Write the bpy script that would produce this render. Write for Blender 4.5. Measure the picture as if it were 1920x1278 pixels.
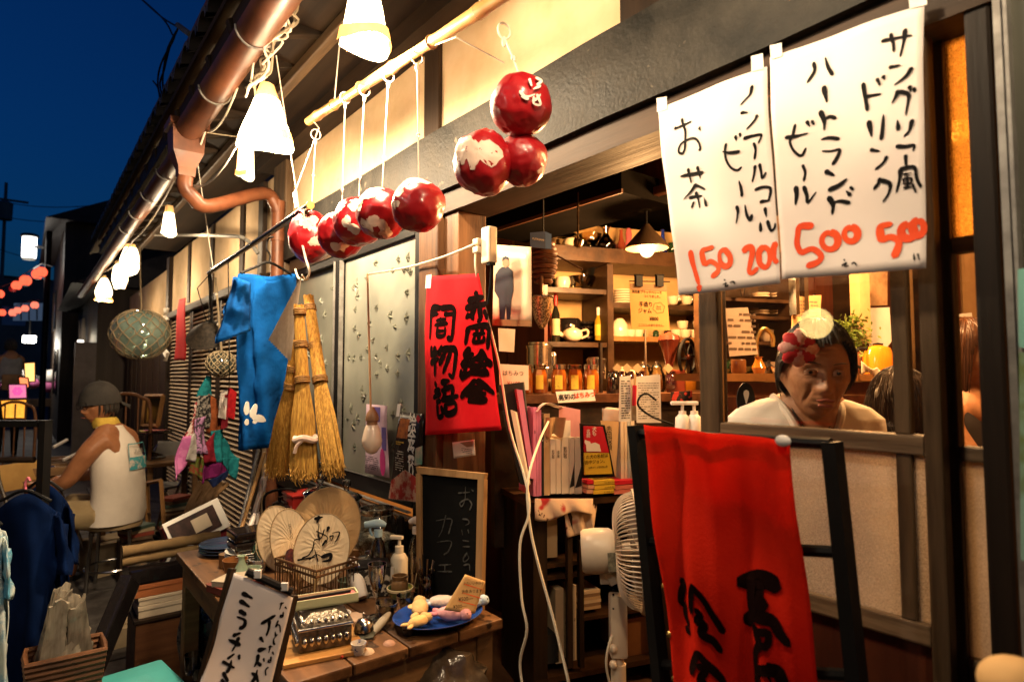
import bpy, bmesh, math, random
from mathutils import Vector, Matrix, noise
for o in list(bpy.data.objects): bpy.data.objects.remove(o)
SC = bpy.context.scene
COL = SC.collection
V = Vector
R = math.radians
random.seed(7)
# ------------------------------------------------------------------ camera
AZ, PIT, FPX = R(38.5), math.atan(66/1150), 1150.0
CAM = V((0,-1.2,1.4))
FWD = V((-math.cos(AZ)*math.cos(PIT),math.sin(AZ)*math.cos(PIT),math.sin(PIT)))
RGT = V((math.sin(AZ),math.cos(AZ),0))
UPV = RGT.cross(FWD)
cam = bpy.data.cameras.new('camera'); camo = bpy.data.objects.new('camera',cam); COL.objects.link(camo)
camo.location = CAM; camo.rotation_euler = FWD.to_track_quat('-Z','Y').to_euler()
cam.sensor_width = 36; cam.lens = 36*FPX/1920; cam.clip_start = .02; cam.clip_end = 400
cam.dof.use_dof = True; cam.dof.focus_distance = 2.05; cam.dof.aperture_fstop = 3.2
SC.camera = camo
# ------------------------------------------------------------------ dusk sky
W = bpy.data.worlds.new('World'); SC.world = W; W.use_nodes = True
nt = W.node_tree; bg = nt.nodes['Background']
sky = nt.nodes.new('ShaderNodeTexSky'); sky.sky_type = 'NISHITA'; sky.sun_disc = False
sky.sun_elevation = R(1); sky.sun_rotation = R(60); sky.ozone_density = 6; sky.air_density = 1.2; sky.dust_density = .3
gm = nt.nodes.new('ShaderNodeMix'); gm.data_type = 'RGBA'; gm.blend_type = 'MULTIPLY'; gm.inputs[0].default_value = 1
gm.inputs[7].default_value = (.20,.80,.95,1)
nt.links.new(sky.outputs[0],gm.inputs[6]); nt.links.new(gm.outputs[2],bg.inputs[0])
bg.inputs[1].default_value = .066
# ------------------------------------------------------------------ exposure
vs = SC.view_settings; vs.view_transform = 'Standard'; vs.look = 'None'; vs.gamma = 1; vs.use_curve_mapping = False
vs.exposure = 1.15
cy = SC.cycles; cy.use_denoising = True; cy.max_bounces = 7; cy.diffuse_bounces = 3; cy.glossy_bounces = 3
cy.transmission_bounces = 5; cy.transparent_max_bounces = 12; cy.sample_clamp_indirect = 8; cy.caustics_reflective = False
cy.caustics_refractive = False; cy.use_light_tree = True

# ------------------------------------------------------------------ measuring helpers: photo pixel -> place in the street
def ray(px,py): return FWD*FPX + RGT*(px-960) + UPV*(639-py)
def at(px,py,y=0.0):
    r = ray(px,py); return CAM + r*((y-CAM.y)/r.y)
def atx(px,py,x):
    r = ray(px,py); return CAM + r*((x-CAM.x)/r.x)
def atz(px,py,z):
    r = ray(px,py); return CAM + r*((z-CAM.z)/r.z)
def atd(px,py,d):
    return CAM + ray(px,py)*(d/FPX)
class Plane:
    def __init__(s,o,ex,ey,wave=None):
        s.o = V(o); s.ex = V(ex).normalized(); s.n = s.ex.cross(V(ey)).normalized(); s.ey = s.n.cross(s.ex); s.w = wave
    def st(s,px,py,off=0.0):
        r = ray(px,py); t = (s.o+s.n*off-CAM).dot(s.n)/r.dot(s.n); p = CAM + r*t - s.o
        return (p.dot(s.ex),p.dot(s.ey))
    def p(s,a,b,off=0.0):
        if s.w: off += s.w(a,b)
        return s.o + s.ex*a + s.ey*b + s.n*off
    def px(s,px,py,off=0.0): return s.p(*s.st(px,py,off if abs(off) > .02 else 0),off)
def facade(y,wave=None): return Plane((0,y,0),(1,0,0),(0,0,1),wave)
def vpdir(u):      # horizontal direction whose vanishing point sits u pixels right of the picture centre
    f = V((FWD.x,FWD.y,0)).normalized(); return (f*FPX + RGT*u).normalized()

# ------------------------------------------------------------------ materials
MATS = {}
def mat(name,c,c2=None,rough=.6,metal=0,scale=6,stretch=None,bump=.0,bscale=None,spec=.22,detail=4,ramp=(.35,.65),trans=0,alpha=1,emis=None,estr=0,sheen=0,coat=0,subs=0,translucent=0,rvar=0,spots=None):
    if name in MATS: return MATS[name]
    m = bpy.data.materials.new(name); m.use_nodes = True; t = m.node_tree; L = t.links; b = t.nodes['Principled BSDF']
    tc = t.nodes.new('ShaderNodeTexCoord'); oi = t.nodes.new('ShaderNodeObjectInfo')
    ad = t.nodes.new('ShaderNodeVectorMath'); ad.operation = 'MULTIPLY_ADD'
    cb = t.nodes.new('ShaderNodeCombineXYZ');
    for i in range(3): L.new(oi.outputs['Random'],cb.inputs[i])
    L.new(cb.outputs[0],ad.inputs[0]); ad.inputs[1].default_value = (13,17,11); L.new(tc.outputs['Object'],ad.inputs[2])
    mp = t.nodes.new('ShaderNodeMapping'); L.new(ad.outputs[0],mp.inputs[0])
    s = {'x': (.07,1,1),'y': (1,.07,1),'z': (1,1,.07),None: (1,1,1)}[stretch]
    mp.inputs['Scale'].default_value = s
    nz = t.nodes.new('ShaderNodeTexNoise'); nz.inputs['Scale'].default_value = scale; nz.inputs['Detail'].default_value = detail; nz.inputs['Roughness'].default_value = .62
    L.new(mp.outputs[0],nz.inputs['Vector'])
    c2 = c2 or tuple(x*.72 for x in c)
    rp = t.nodes.new('ShaderNodeValToRGB'); rp.color_ramp.elements[0].position = ramp[0]; rp.color_ramp.elements[1].position = ramp[1]
    rp.color_ramp.elements[0].color = (*c2,1); rp.color_ramp.elements[1].color = (*c,1)
    L.new(nz.outputs[0],rp.inputs[0]); colout = rp.outputs[0]
    if spots:
        sc, thr, cs = spots
        n2 = t.nodes.new('ShaderNodeTexNoise'); n2.inputs['Scale'].default_value = sc; n2.inputs['Detail'].default_value = 6; L.new(ad.outputs[0],n2.inputs['Vector'])
        r2 = t.nodes.new('ShaderNodeValToRGB'); r2.color_ramp.elements[0].position = thr; r2.color_ramp.elements[1].position = thr+.03
        L.new(n2.outputs[0],r2.inputs[0])
        mx = t.nodes.new('ShaderNodeMix'); mx.data_type = 'RGBA'; L.new(r2.outputs[0],mx.inputs[0]); L.new(colout,mx.inputs[6]); mx.inputs[7].default_value = (*cs,1)
        colout = mx.outputs[2]
    L.new(colout,b.inputs['Base Color'])
    b.inputs['Roughness'].default_value = rough; b.inputs['Metallic'].default_value = metal; b.inputs['Specular IOR Level'].default_value = spec
    if rvar:
        mr = t.nodes.new('ShaderNodeMapRange'); mr.inputs[3].default_value = max(.03,rough-rvar); mr.inputs[4].default_value = min(1,rough+rvar)
        L.new(nz.outputs[0],mr.inputs[0]); L.new(mr.outputs[0],b.inputs['Roughness'])
    if bump:
        nb = nz
        if bscale:
            nb = t.nodes.new('ShaderNodeTexNoise'); nb.inputs['Scale'].default_value = bscale; nb.inputs['Detail'].default_value = 3; L.new(mp.outputs[0],nb.inputs['Vector'])
        bp = t.nodes.new('ShaderNodeBump'); bp.inputs['Strength'].default_value = bump; bp.inputs['Distance'].default_value = .01
        L.new(nb.outputs[0],bp.inputs['Height']); L.new(bp.outputs[0],b.inputs['Normal'])
    if trans: b.inputs['Transmission Weight'].default_value = trans
    if alpha < 1: b.inputs['Alpha'].default_value = alpha
    if emis: b.inputs['Emission Color'].default_value = (*emis,1); b.inputs['Emission Strength'].default_value = estr
    if coat: b.inputs['Coat Weight'].default_value = coat
    if subs: b.inputs['Subsurface Weight'].default_value = subs; b.inputs['Subsurface Radius'].default_value = (.02,.008,.004)
    if translucent:
        tl = t.nodes.new('ShaderNodeBsdfTranslucent'); L.new(colout,tl.inputs[0]); ms = t.nodes.new('ShaderNodeMixShader'); ms.inputs[0].default_value = translucent
        L.new(b.outputs[0],ms.inputs[1]); L.new(tl.outputs[0],ms.inputs[2]); L.new(ms.outputs[0],t.nodes['Material Output'].inputs[0])
    MATS[name] = m; return m
def emit(name,c,s):
    if name in MATS: return MATS[name]
    m = bpy.data.materials.new(name); m.use_nodes = True; t = m.node_tree
    e = t.nodes.new('ShaderNodeEmission'); e.inputs[0].default_value = (*c,1); e.inputs[1].default_value = s
    nz = t.nodes.new('ShaderNodeTexNoise'); nz.inputs['Scale'].default_value = 9; mr = t.nodes.new('ShaderNodeMapRange'); mr.inputs[3].default_value = s*.6; mr.inputs[4].default_value = s*1.35
    t.links.new(nz.outputs[0],mr.inputs[0]); t.links.new(mr.outputs[0],e.inputs[1])
    t.links.new(e.outputs[0],t.nodes['Material Output'].inputs[0]); MATS[name] = m; return m
def thin_glass(name,tint=(1,1,1),rough=.02,bump=0,bscale=60,boost=1.0):
    if name in MATS: return MATS[name]
    m = bpy.data.materials.new(name); m.use_nodes = True; t = m.node_tree; L = t.links
    t.nodes.remove(t.nodes['Principled BSDF'])
    tr = t.nodes.new('ShaderNodeBsdfTransparent'); tr.inputs[0].default_value = (*tint,1)
    gl = t.nodes.new('ShaderNodeBsdfGlossy'); gl.inputs['Roughness'].default_value = rough
    fr = t.nodes.new('ShaderNodeFresnel'); fr.inputs[0].default_value = 1.5
    mu = t.nodes.new('ShaderNodeMath'); mu.operation = 'MULTIPLY'; mu.inputs[1].default_value = boost; mu.use_clamp = True
    mx = t.nodes.new('ShaderNodeMixShader'); L.new(fr.outputs[0],mu.inputs[0]); L.new(mu.outputs[0],mx.inputs[0]); L.new(tr.outputs[0],mx.inputs[1]); L.new(gl.outputs[0],mx.inputs[2])
    nz = t.nodes.new('ShaderNodeTexNoise'); nz.inputs['Scale'].default_value = bscale; bp = t.nodes.new('ShaderNodeBump'); bp.inputs['Strength'].default_value = bump; bp.inputs['Distance'].default_value = .01
    L.new(nz.outputs[0],bp.inputs['Height']); L.new(bp.outputs[0],gl.inputs['Normal']); L.new(bp.outputs[0],fr.inputs['Normal'])
    L.new(mx.outputs[0],t.nodes['Material Output'].inputs[0]); MATS[name] = m; return m
def frosted(name,c,tl=.55,rough=.25,bump=.5,bscale=90,clear=.15):
    # patterned obscure glass: part clear, part milky scatter, glossy bumped face
    if name in MATS: return MATS[name]
    m = mat(name,c,rough=rough,bump=bump,bscale=bscale,spec=.6,translucent=tl,scale=3)
    t = m.node_tree; L = t.links; out = t.nodes['Material Output']; last = out.inputs[0].links[0].from_socket
    tr = t.nodes.new('ShaderNodeBsdfTransparent'); tr.inputs[0].default_value = (*c,1); vz = t.nodes.new('ShaderNodeTexVoronoi'); vz.inputs['Scale'].default_value = bscale
    rp = t.nodes.new('ShaderNodeMapRange'); rp.inputs[1].default_value = .2; rp.inputs[2].default_value = .7; rp.inputs[3].default_value = clear*2; rp.inputs[4].default_value = 0
    L.new(vz.outputs['Distance'],rp.inputs[0]); mx = t.nodes.new('ShaderNodeMixShader'); L.new(rp.outputs[0],mx.inputs[0]); L.new(last,mx.inputs[1]); L.new(tr.outputs[0],mx.inputs[2]); L.new(mx.outputs[0],out.inputs[0])
    return m
def wood(name,c,c2,ax='z',rough=.55,scale=14,bump=.25,**k): return mat(name,c,c2,rough=rough,scale=scale,stretch=ax,bump=bump,detail=6,**k)

# ------------------------------------------------------------------ mesh collector
class MB:
    def __init__(s): s.v = []; s.f = []
    def add(s,vs,fs):
        n = len(s.v); s.v += [V(p) for p in vs]; s.f += [[i+n for i in f] for f in fs]; return s
    def box(s,c,d,rz=0,M=None):
        x, y, z = [q/2 for q in d]
        P = [V((sx*x,sy*y,sz*z)) for sx in (-1,1) for sy in (-1,1) for sz in (-1,1)]
        if rz: P = [Matrix.Rotation(rz,3,'Z') @ p for p in P]
        if M: P = [M @ p for p in P]
        P = [p + V(c) for p in P]
        return s.add(P,[(0,1,3,2),(4,6,7,5),(0,4,5,1),(2,3,7,6),(0,2,6,4),(1,5,7,3)])
    def bx(s,x0,x1,y0,y1,z0,z1): return s.box(((x0+x1)/2,(y0+y1)/2,(z0+z1)/2),(abs(x1-x0),abs(y1-y0),abs(z1-z0)))
    def bevbox(s,c,d,b=.004,rz=0,M=None):
        bm = bmesh.new(); bmesh.ops.create_cube(bm,size=1); bmesh.ops.scale(bm,vec=d,verts=bm.verts)
        bmesh.ops.bevel(bm,geom=list(bm.edges),offset=b,segments=2,affect='EDGES',profile=.6)
        MM = (M.to_3x3() if M else Matrix.Identity(3)) @ Matrix.Rotation(rz,3,'Z')
        bm.verts.index_update()
        s.add([MM @ v.co + V(c) for v in bm.verts],[[v.index for v in f.verts] for f in bm.faces]); bm.free(); return s
    def tube(s,pts,r,seg=8,cap=True,flat=1.0,closed=False):
        pts = [V(p) for p in pts]; n = len(pts)
        rs = r if isinstance(r,(list,tuple)) else [r]*n
        vs = []; up = None
        for i, p in enumerate(pts):
            if closed: t = (pts[(i+1) % n]-pts[i-1])
            else: t = pts[min(i+1,n-1)]-pts[max(i-1,0)]
            if t.length < 1e-9: t = V((0,0,1))
            t.normalize()
            if up is None: up = V((0,0,1)) if abs(t.z) < .9 else V((1,0,0))
            a = t.cross(up)
            if a.length < 1e-4: a = t.cross(V((.3,1,.2)))
            a.normalize(); b = a.cross(t).normalized(); up = b
            for k in range(seg):
                q = 2*math.pi*k/seg; vs.append(p + a*(math.cos(q)*rs[i]) + b*(math.sin(q)*rs[i]*flat))
        fs = []
        for i in range(n if closed else n-1):
            for k in range(seg):
                j = (i+1) % n
                fs.append((i*seg+k,i*seg+(k+1) % seg,j*seg+(k+1) % seg,j*seg+k))
        if cap and not closed: fs += [list(range(seg))[::-1],[(n-1)*seg+k for k in range(seg)]]
        return s.add(vs,fs)
    def lathe(s,prof,c=(0,0,0),seg=20,M=None,cap=True,warp=None):
        vs = []; fs = []; c = V(c)
        for r, z in prof:
            for k in range(seg):
                q = 2*math.pi*k/seg; p = V((r*math.cos(q),r*math.sin(q),z))
                if warp: p = warp(p)
                if M: p = M @ p
                vs.append(p+c)
        for i in range(len(prof)-1):
            for k in range(seg): fs.append((i*seg+k,i*seg+(k+1) % seg,(i+1)*seg+(k+1) % seg,(i+1)*seg+k))
        if cap:
            if prof[0][0] > 1e-4: fs.append(list(range(seg))[::-1])
            if prof[-1][0] > 1e-4: fs.append([(len(prof)-1)*seg+k for k in range(seg)])
        return s.add(vs,fs)
    def ball(s,c,r,seg=16,rings=10,fn=None,M=None):
        if not isinstance(r,(tuple,list)): r = (r,r,r)
        vs = []; fs = []; c = V(c)
        for i in range(rings+1):
            th = math.pi*i/rings
            for k in range(seg):
                q = 2*math.pi*k/seg; n = V((math.sin(th)*math.cos(q),math.sin(th)*math.sin(q),math.cos(th)))
                e = fn(n) if fn else 1
                p = V((n.x*r[0]*e,n.y*r[1]*e,n.z*r[2]*e))
                if M: p = M @ p
                vs.append(p+c)
        for i in range(rings):
            for k in range(seg): fs.append((i*seg+k,(i+1)*seg+k,(i+1)*seg+(k+1) % seg,i*seg+(k+1) % seg))
        return s.add(vs,fs)
    def grid(s,fn,nu,nv,th=0.0):
        # fn(u, v) -> point; th gives a second skin behind (thickness)
        P = [[V(fn(i/nu,j/nv)) for i in range(nu+1)] for j in range(nv+1)]
        def nrm(j,i):
            a = P[j][min(i+1,nu)]-P[j][max(i-1,0)]; b = P[min(j+1,nv)][i]-P[max(j-1,0)][i]; n = a.cross(b)
            return n.normalized() if n.length > 1e-12 else V((0,0,1))
        vs = [P[j][i] for j in range(nv+1) for i in range(nu+1)]; w = nu+1
        fs = [(j*w+i,j*w+i+1,(j+1)*w+i+1,(j+1)*w+i) for j in range(nv) for i in range(nu)]
        if th:
            n = len(vs); vs += [P[j][i]-nrm(j,i)*th for j in range(nv+1) for i in range(nu+1)]
            fs += [tuple(k+n for k in f[::-1]) for f in fs[:]]
            rim = [i for i in range(w)] + [j*w+nu for j in range(1,nv+1)] + [nv*w+i for i in range(nu-1,-1,-1)] + [j*w for j in range(nv-1,0,-1)]
            for a, b in zip(rim,rim[1:]+rim[:1]): fs.append((b,a,a+n,b+n))
        return s.add(vs,fs)
    def poly(s,pts,n,th):
        pts = [V(p) for p in pts]; k = len(pts); n = V(n)*th
        return s.add(pts+[p-n for p in pts],[list(range(k)),list(range(2*k-1,k-1,-1))]+[(i,i+k,(i+1) % k+k,(i+1) % k)[::-1] for i in range(k)])
    def ring(s,c,r,tr,M=None,seg=24,ts=6):
        pts = []
        for k in range(seg):
            q = 2*math.pi*k/seg; p = V((r*math.cos(q),r*math.sin(q),0))
            if M: p = M @ p
            pts.append(p+V(c))
        return s.tube(pts,tr,ts,closed=True)
    def build(s,name,m,parent=None,smooth=False,kind=None):
        org = parent['_o'] if parent is not None else s.base()
        me = bpy.data.meshes.new(name); O = V(org)
        me.from_pydata([tuple(p-O) for p in s.v],[],s.f); me.update()
        if smooth:
            me.polygons.foreach_set('use_smooth',[True]*len(me.polygons))
            if smooth != 2:
                try: me.set_sharp_from_angle(angle=R(42))
                except Exception: pass
        me.materials.append(m)
        o = bpy.data.objects.new(name,me); COL.objects.link(o)
        if parent is not None: o.parent = parent
        else: o.location = O
        o['_o'] = list(O)
        if kind: o['kind'] = kind
        return o
    def base(s):
        n = len(s.v); return [sum(p.x for p in s.v)/n,sum(p.y for p in s.v)/n,min(p.z for p in s.v)]
def tag(o,label,cat,group=None):
    o['label'] = label; o['category'] = cat
    if group: o['group'] = group
    return o
def thing(name,label,cat,loc,group=None):
    o = bpy.data.objects.new(name,None); COL.objects.link(o); o.location = loc; o['_o'] = list(loc); o.empty_display_size = .05
    return tag(o,label,cat,group)
def copy_tree(o,parent=None):
    c = o.copy(); COL.objects.link(c); c.parent = parent
    for ch in list(o.children): copy_tree(ch,c)
    return c
def spot(name,loc,power,color,size=.03,parent=None):
    l = bpy.data.lights.new(name,'POINT'); l.energy = power; l.color = color; l.shadow_soft_size = size
    o = bpy.data.objects.new(name,l); COL.objects.link(o);
    if parent is not None: o.parent = parent; o.location = V(loc)-V(parent['_o'])
    else: o.location = loc
    return o
def catmull(P,k=5):
    P = [V((*p,0)) if len(p) == 2 else V(p) for p in P]
    if len(P) < 3: return P
    out = []; Q = [P[0]*2-P[1]]+P+[P[-1]*2-P[-2]]
    for i in range(1,len(Q)-2):
        a, b, c, d = Q[i-1:i+3]
        for j in range(k):
            t = j/k; out.append(.5*((2*b)+(c-a)*t+(2*a-5*b+4*c-d)*t*t+(3*b-a-3*c+d)*t**3))
    return out+[P[-1]]
def sag(a,b,drop,n=10):
    a, b = V(a), V(b); return [a.lerp(b,i/n)-V((0,0,drop*4*(i/n)*(1-i/n))) for i in range(n+1)]
def strokes(mb,plane,S,w,ox=0,oy=0,sc=1.0,off=.0012,taper=.35,seed=1):
    """brush strokes traced on a sheet: polylines in picture units, laid on the sheet's own plane; w = brush width in metres"""
    rnd = random.Random(seed)
    for si, s in enumerate(S):
        ww = w
        if isinstance(s,tuple) and isinstance(s[0],list): s, ww = s[0], w*s[1]
        Q = catmull([plane.st(ox+a/sc,oy+b/sc) for a,b in s],5)
        if len(Q) == 2: Q = [Q[0].lerp(Q[1],t/5) for t in range(6)]
        n = len(Q); o = off + .00012*(si % 9); vs = []; fs = []
        ph = rnd.uniform(0,6)
        for i, p in enumerate(Q):
            t = (Q[min(i+1,n-1)]-Q[max(i-1,0)]); t = t.normalized() if t.length > 1e-9 else V((1,0,0)); nn = V((-t.y,t.x,0))
            f = i/(n-1); g_ = f if ph < 4.2 else 1-f; h = ww*.5*(1.28 - taper*1.5*g_ + .16*math.sin(ph+f*4.2) + .05*math.sin(ph*3+f*11))
            if i in (0,n-1): h *= .72
            for q in (1,-1): vs.append((p.x+nn.x*h*q,p.y+nn.y*h*q))
        for i in range(n-1): fs.append((2*i,2*i+1,2*i+3,2*i+2))
        for e, sg in ((0,-1),(n-1,1)):
            t = (Q[min(e+1,n-1)]-Q[max(e-1,0)]); t = t.normalized() if t.length > 1e-9 else V((1,0,0)); h = ww*.3; p = Q[e]
            k = len(vs); vs.append((p.x+t.x*h*sg,p.y+t.y*h*sg)); fs.append((2*e,2*e+1,k))
        mb.add([plane.p(a,b,o) for a,b in vs],fs)
    return mb
_TX = {}
def text2d(body,bold=0.0):
    k = (body,bold)
    if k not in _TX:
        c = bpy.data.curves.new('t','FONT'); c.body = body; c.offset = bold; c.resolution_u = 2; c.align_x = 'CENTER'; c.align_y = 'CENTER'; c.space_line = .82
        o = bpy.data.objects.new('t',c); COL.objects.link(o); dg = bpy.context.evaluated_depsgraph_get(); me = bpy.data.meshes.new_from_object(o.evaluated_get(dg))
        _TX[k] = ([(v.co.x,v.co.y) for v in me.vertices],[list(p.vertices) for p in me.polygons])
        bpy.data.objects.remove(o); bpy.data.meshes.remove(me); bpy.data.curves.remove(c)
    return _TX[k]
def text(mb,plane,body,s,t,size,off=.0012,rot=0,bold=0.0,wx=1.0):
    vs, fs = text2d(body,bold); c, d = math.cos(rot), math.sin(rot)
    return mb.add([plane.p(s+(x*wx*c-y*d)*size,t+(x*wx*d+y*c)*size,off) for x,y in vs],fs)
def vtext(mb,plane,body,s,t,size,**k): return text(mb,plane,'\n'.join(body),s,t,size,**k)
def quad(plane,c4,th=.001,nu=10,nv=10,off=0,bulge=0):
    """a sheet between four picture corners TL, TR, BR, BL on a plane of the place"""
    tl, tr, br, bl = [V((*plane.st(*c),0)) for c in c4]
    def fn(u,v):
        a = tl.lerp(tr,u); b = bl.lerp(br,u); p = a.lerp(b,v);
        if bulge: p.y -= bulge*math.sin(math.pi*u)*(v)
        return plane.p(p.x,p.y,off)
    return MB().grid(lambda u,v: fn(u,1-v),nu,nv,th)
def rect(mb,plane,s0,s1,t0,t1,off=.0012):
    return mb.add([plane.p(s0,t0,off),plane.p(s1,t0,off),plane.p(s1,t1,off),plane.p(s0,t1,off)],[(0,1,2,3)])
def scribble(mb,plane,s0,s1,t0,t1,rows,rnd,h=.35,off=.0012):
    # rows of print too fine to read
    dt = (t1-t0)/rows
    for r in range(rows):
        x = s0; y = t1-dt*(r+.5)
        while x < s1:
            w = rnd.uniform(.6,2.2)*dt*.8
            if rnd.random() > .18: rect(mb,plane,x,min(x+w,s1),y-dt*h*.5,y+dt*h*.5,off)
            x += w+dt*.3
    return mb

def lettering(plane,S,w,name,m,parent,ox=0,oy=0,sc=1.0,gap=4,**k):
    """writing traced stroke by stroke; strokes that touch form one character, a part of its own"""
    items = []
    for s in S:
        pts = s[0] if isinstance(s,tuple) and isinstance(s[0],list) else s
        xs = [p[0] for p in pts]; ys = [p[1] for p in pts]; items.append([s,min(xs)-gap,max(xs)+gap,min(ys)-gap,max(ys)+gap])
    groups = []
    for it in items:
        hit = [g for g in groups if any(not (it[1] > q[2] or it[2] < q[1] or it[3] > q[4] or it[4] < q[3]) for q in g)]
        n = [it]
        for g in hit: n += g; groups.remove(g)
        groups.append(n)
    for i, g in enumerate(groups): strokes(MB(),plane,[q[0] for q in g],w,ox,oy,sc,seed=i+3,**k).build(name,m,parent)
# ================================================================== materials of the place
m_plaster = mat('plaster',(.62,.46,.29),(.50,.35,.20),rough=.9,scale=3.5,bump=.12,bscale=45,spots=(9,.70,(.38,.25,.14)))
m_beam = mat('weathered_beam',(.030,.027,.022),(.005,.005,.004),rough=.66,scale=7,bump=.3,bscale=90,detail=8,spots=(22,.69,(.075,.062,.045)),rvar=.2)
m_dark = wood('dark_timber',(.030,.016,.008),(.009,.005,.003),'x',rough=.6)
m_darkz = wood('dark_timber_upright',(.036,.019,.009),(.011,.006,.003),'z',rough=.55)
m_darky = wood('dark_timber_rafter',(.040,.023,.011),(.012,.007,.004),'y',rough=.65)
m_postz = wood('brown_post',(.17,.078,.030),(.045,.019,.008),'z',rough=.55,scale=18,bump=.4)
m_greyz = wood('grey_door_stile',(.115,.072,.038),(.030,.017,.008),'z',rough=.55,scale=26,bump=.4)
m_greyx = wood('grey_door_rail',(.19,.125,.072),(.055,.033,.018),'x',rough=.55,scale=26,bump=.4)
m_copper = mat('copper_brown_gutter',(.15,.050,.020),(.075,.024,.011),rough=.46,scale=8,spec=.35,rvar=.15)
m_black = mat('black_paint',(.008,.007,.007),(.004,.004,.004),rough=.5,spec=.15)
m_alu = mat('dull_aluminium',(.34,.33,.31),(.20,.19,.18),rough=.45,metal=.5,scale=20)
m_tile = mat('roof_tile',(.055,.045,.04),(.02,.018,.016),rough=.5)
m_ground = mat('street_paving',(.065,.055,.05),(.028,.024,.022),rough=.75,scale=4,bump=.5,bscale=30)
m_frost = mat('star_glass',(.24,.245,.205),(.15,.155,.13),rough=.22,scale=1.5,spec=.7,bump=.03,bscale=14)
m_frost2 = frosted('obscure_glass',(.70,.64,.57),tl=.5,rough=.16,bump=.16,bscale=260,clear=.42); m_pebble = frosted('pebbled_amber_glass',(.95,.66,.28),tl=.85,rough=.1,bump=.5,bscale=75,clear=.5)
m_glass = thin_glass('clear_glass',boost=1.0)
m_inner = mat('inner_wall',(.42,.24,.10),(.30,.16,.065),rough=.85,scale=4)
m_redwood = wood('red_brown_boards',(.10,.026,.010),(.04,.010,.005),'z',rough=.45)
m_floorb = wood('floor_boards',(.12,.06,.03),(.05,.025,.012),'x')
m_cream = mat('cream_plastic',(.70,.62,.48),(.62,.54,.40),rough=.45)
m_white = mat('white_paint',(.75,.72,.66),(.66,.62,.56),rough=.6)
m_slat = mat('shutter_slat_paint',(.52,.39,.25),(.38,.27,.16),rough=.6,scale=14,stretch='x')
# ------------------------------------------------------------------ ground
g = MB().bx(-90,25,-30,30,-.3,0).build('ground',m_ground); g['kind'] = 'structure'
flag_m = mat('paving_flag',(.085,.075,.068),(.04,.034,.03),rough=.7,scale=9,bump=.3,bscale=50)
fl = MB().bevbox((0,0,.006),(.58,.38,.03),.008).build('paving_flag',flag_m,g)
for i in range(14):
    for j in range(6):
        c = fl if i == j == 0 else fl.copy()
        if c is not fl: COL.objects.link(c)
        c.location = (-1.2-i*.6+(j % 2)*.3,-.35-j*.4,.002*((i*7+j*3) % 4))
# ------------------------------------------------------------------ the shop
SH = thing('shop_house','long old timber shop front with cream plaster walls and dark beams','building',(0,0,0))
def part(name,m,*boxes,parent=SH,bev=0):
    b = MB()
    for q in boxes:
        if bev: b.bevbox(((q[0]+q[1])/2,(q[2]+q[3])/2,(q[4]+q[5])/2),(abs(q[1]-q[0]),abs(q[3]-q[2]),abs(q[5]-q[4])),bev)
        else: b.bx(*q)
    return b.build(name,m,parent)
# plaster panels of the upper wall
for x0, x1 in ((-3.55,-2.035),(-1.925,-1.035),(-.855,.9)):
    b = MB().grid(lambda u,v: (x0+(x1-x0)*u,-.004+.003*noise.noise(V((u*4,v*3,x0))),2.28+.42*v),18,8,.03); b.build('plaster_panel',m_plaster,SH,smooth=True)
part('wall_core',m_dark,(-3.5,.9,.03,.12,2.0,2.95))
for x0, x1 in ((-2.035,-1.925),(-1.035,-.855)): part('wall_post',m_darkz,(x0,x1,-.02,.06,2.28,2.66),bev=.006)
# great lintel beam, uneven faces
def beamfn(x0,x1,y0,y1,z0,z1,name,m,amp=.006,n=60):
    def sec(x): return [(y0,z0),(y0,(z0+z1)/2),(y0,z1),((y0+y1)/2,z1),(y1,z1),(y1,z0)]
    vs = []; fs = []; k = 6
    for i in range(n+1):
        x = x0+(x1-x0)*i/n
        for j, (y,z) in enumerate(sec(x)):
            d = noise.noise(V((x*2.2,j*3.1,0)))*amp + noise.noise(V((x*9,j*3.1,5)))*amp*.4
            e = noise.noise(V((x*1.7,j*2.3,9)))*amp
            vs.append((x,y+d,z+e))
    for i in range(n):
        for j in range(k): fs.append((i*k+j,i*k+(j+1) % k,(i+1)*k+(j+1) % k,(i+1)*k+j)[::-1])
    fs += [list(range(k)),list(range(n*k+k-1,n*k-1,-1))]
    return MB().add(vs,fs).build(name,m,SH,smooth=True)
beamfn(-3.55,1.0,-.055,.10,2.062,2.292,'lintel_beam',m_beam)
m_lip = wood('lintel_lip_wood',(.060,.033,.017),(.016,.009,.005),'x',rough=.6)
beamfn(-3.50,1.0,-.035,.12,1.985,2.058,'door_head',m_lip,.003)
beamfn(-3.9,1.2,-.12,.02,2.66,2.80,'wall_plate',m_dark,.006)
# posts
part('corner_post',wood('dark_corner_post',(.10,.06,.03),(.03,.018,.01),'z',scale=20),(-3.78,-3.56,-.05,.12,0,2.68),bev=.01)
part('door_post',m_postz,(-2.02,-1.885,-.045,.10,0,1.984),bev=.006)
part('door_post',m_postz,(-1.88,-1.785,-.02,.10,0,1.984),bev=.005)
part('window_jamb',m_black,(-2.075,-2.024,-.03,.07,.8,1.984),bev=.003)
part('near_post',wood('near_post_wood',(.022,.013,.008),(.008,.005,.003),'z'),(at(1832,650,-.03).x,at(1886,650,-.03).x,-.03,.08,0,2.06),bev=.006)
# wainscot boards under the window
for k in range(11):
    x = -3.5+k*.137
    part('wainscot_board',m_darkz,(x,x+.132,-.012-.004*(k % 2),.05,0,.80),bev=.003)
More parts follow.
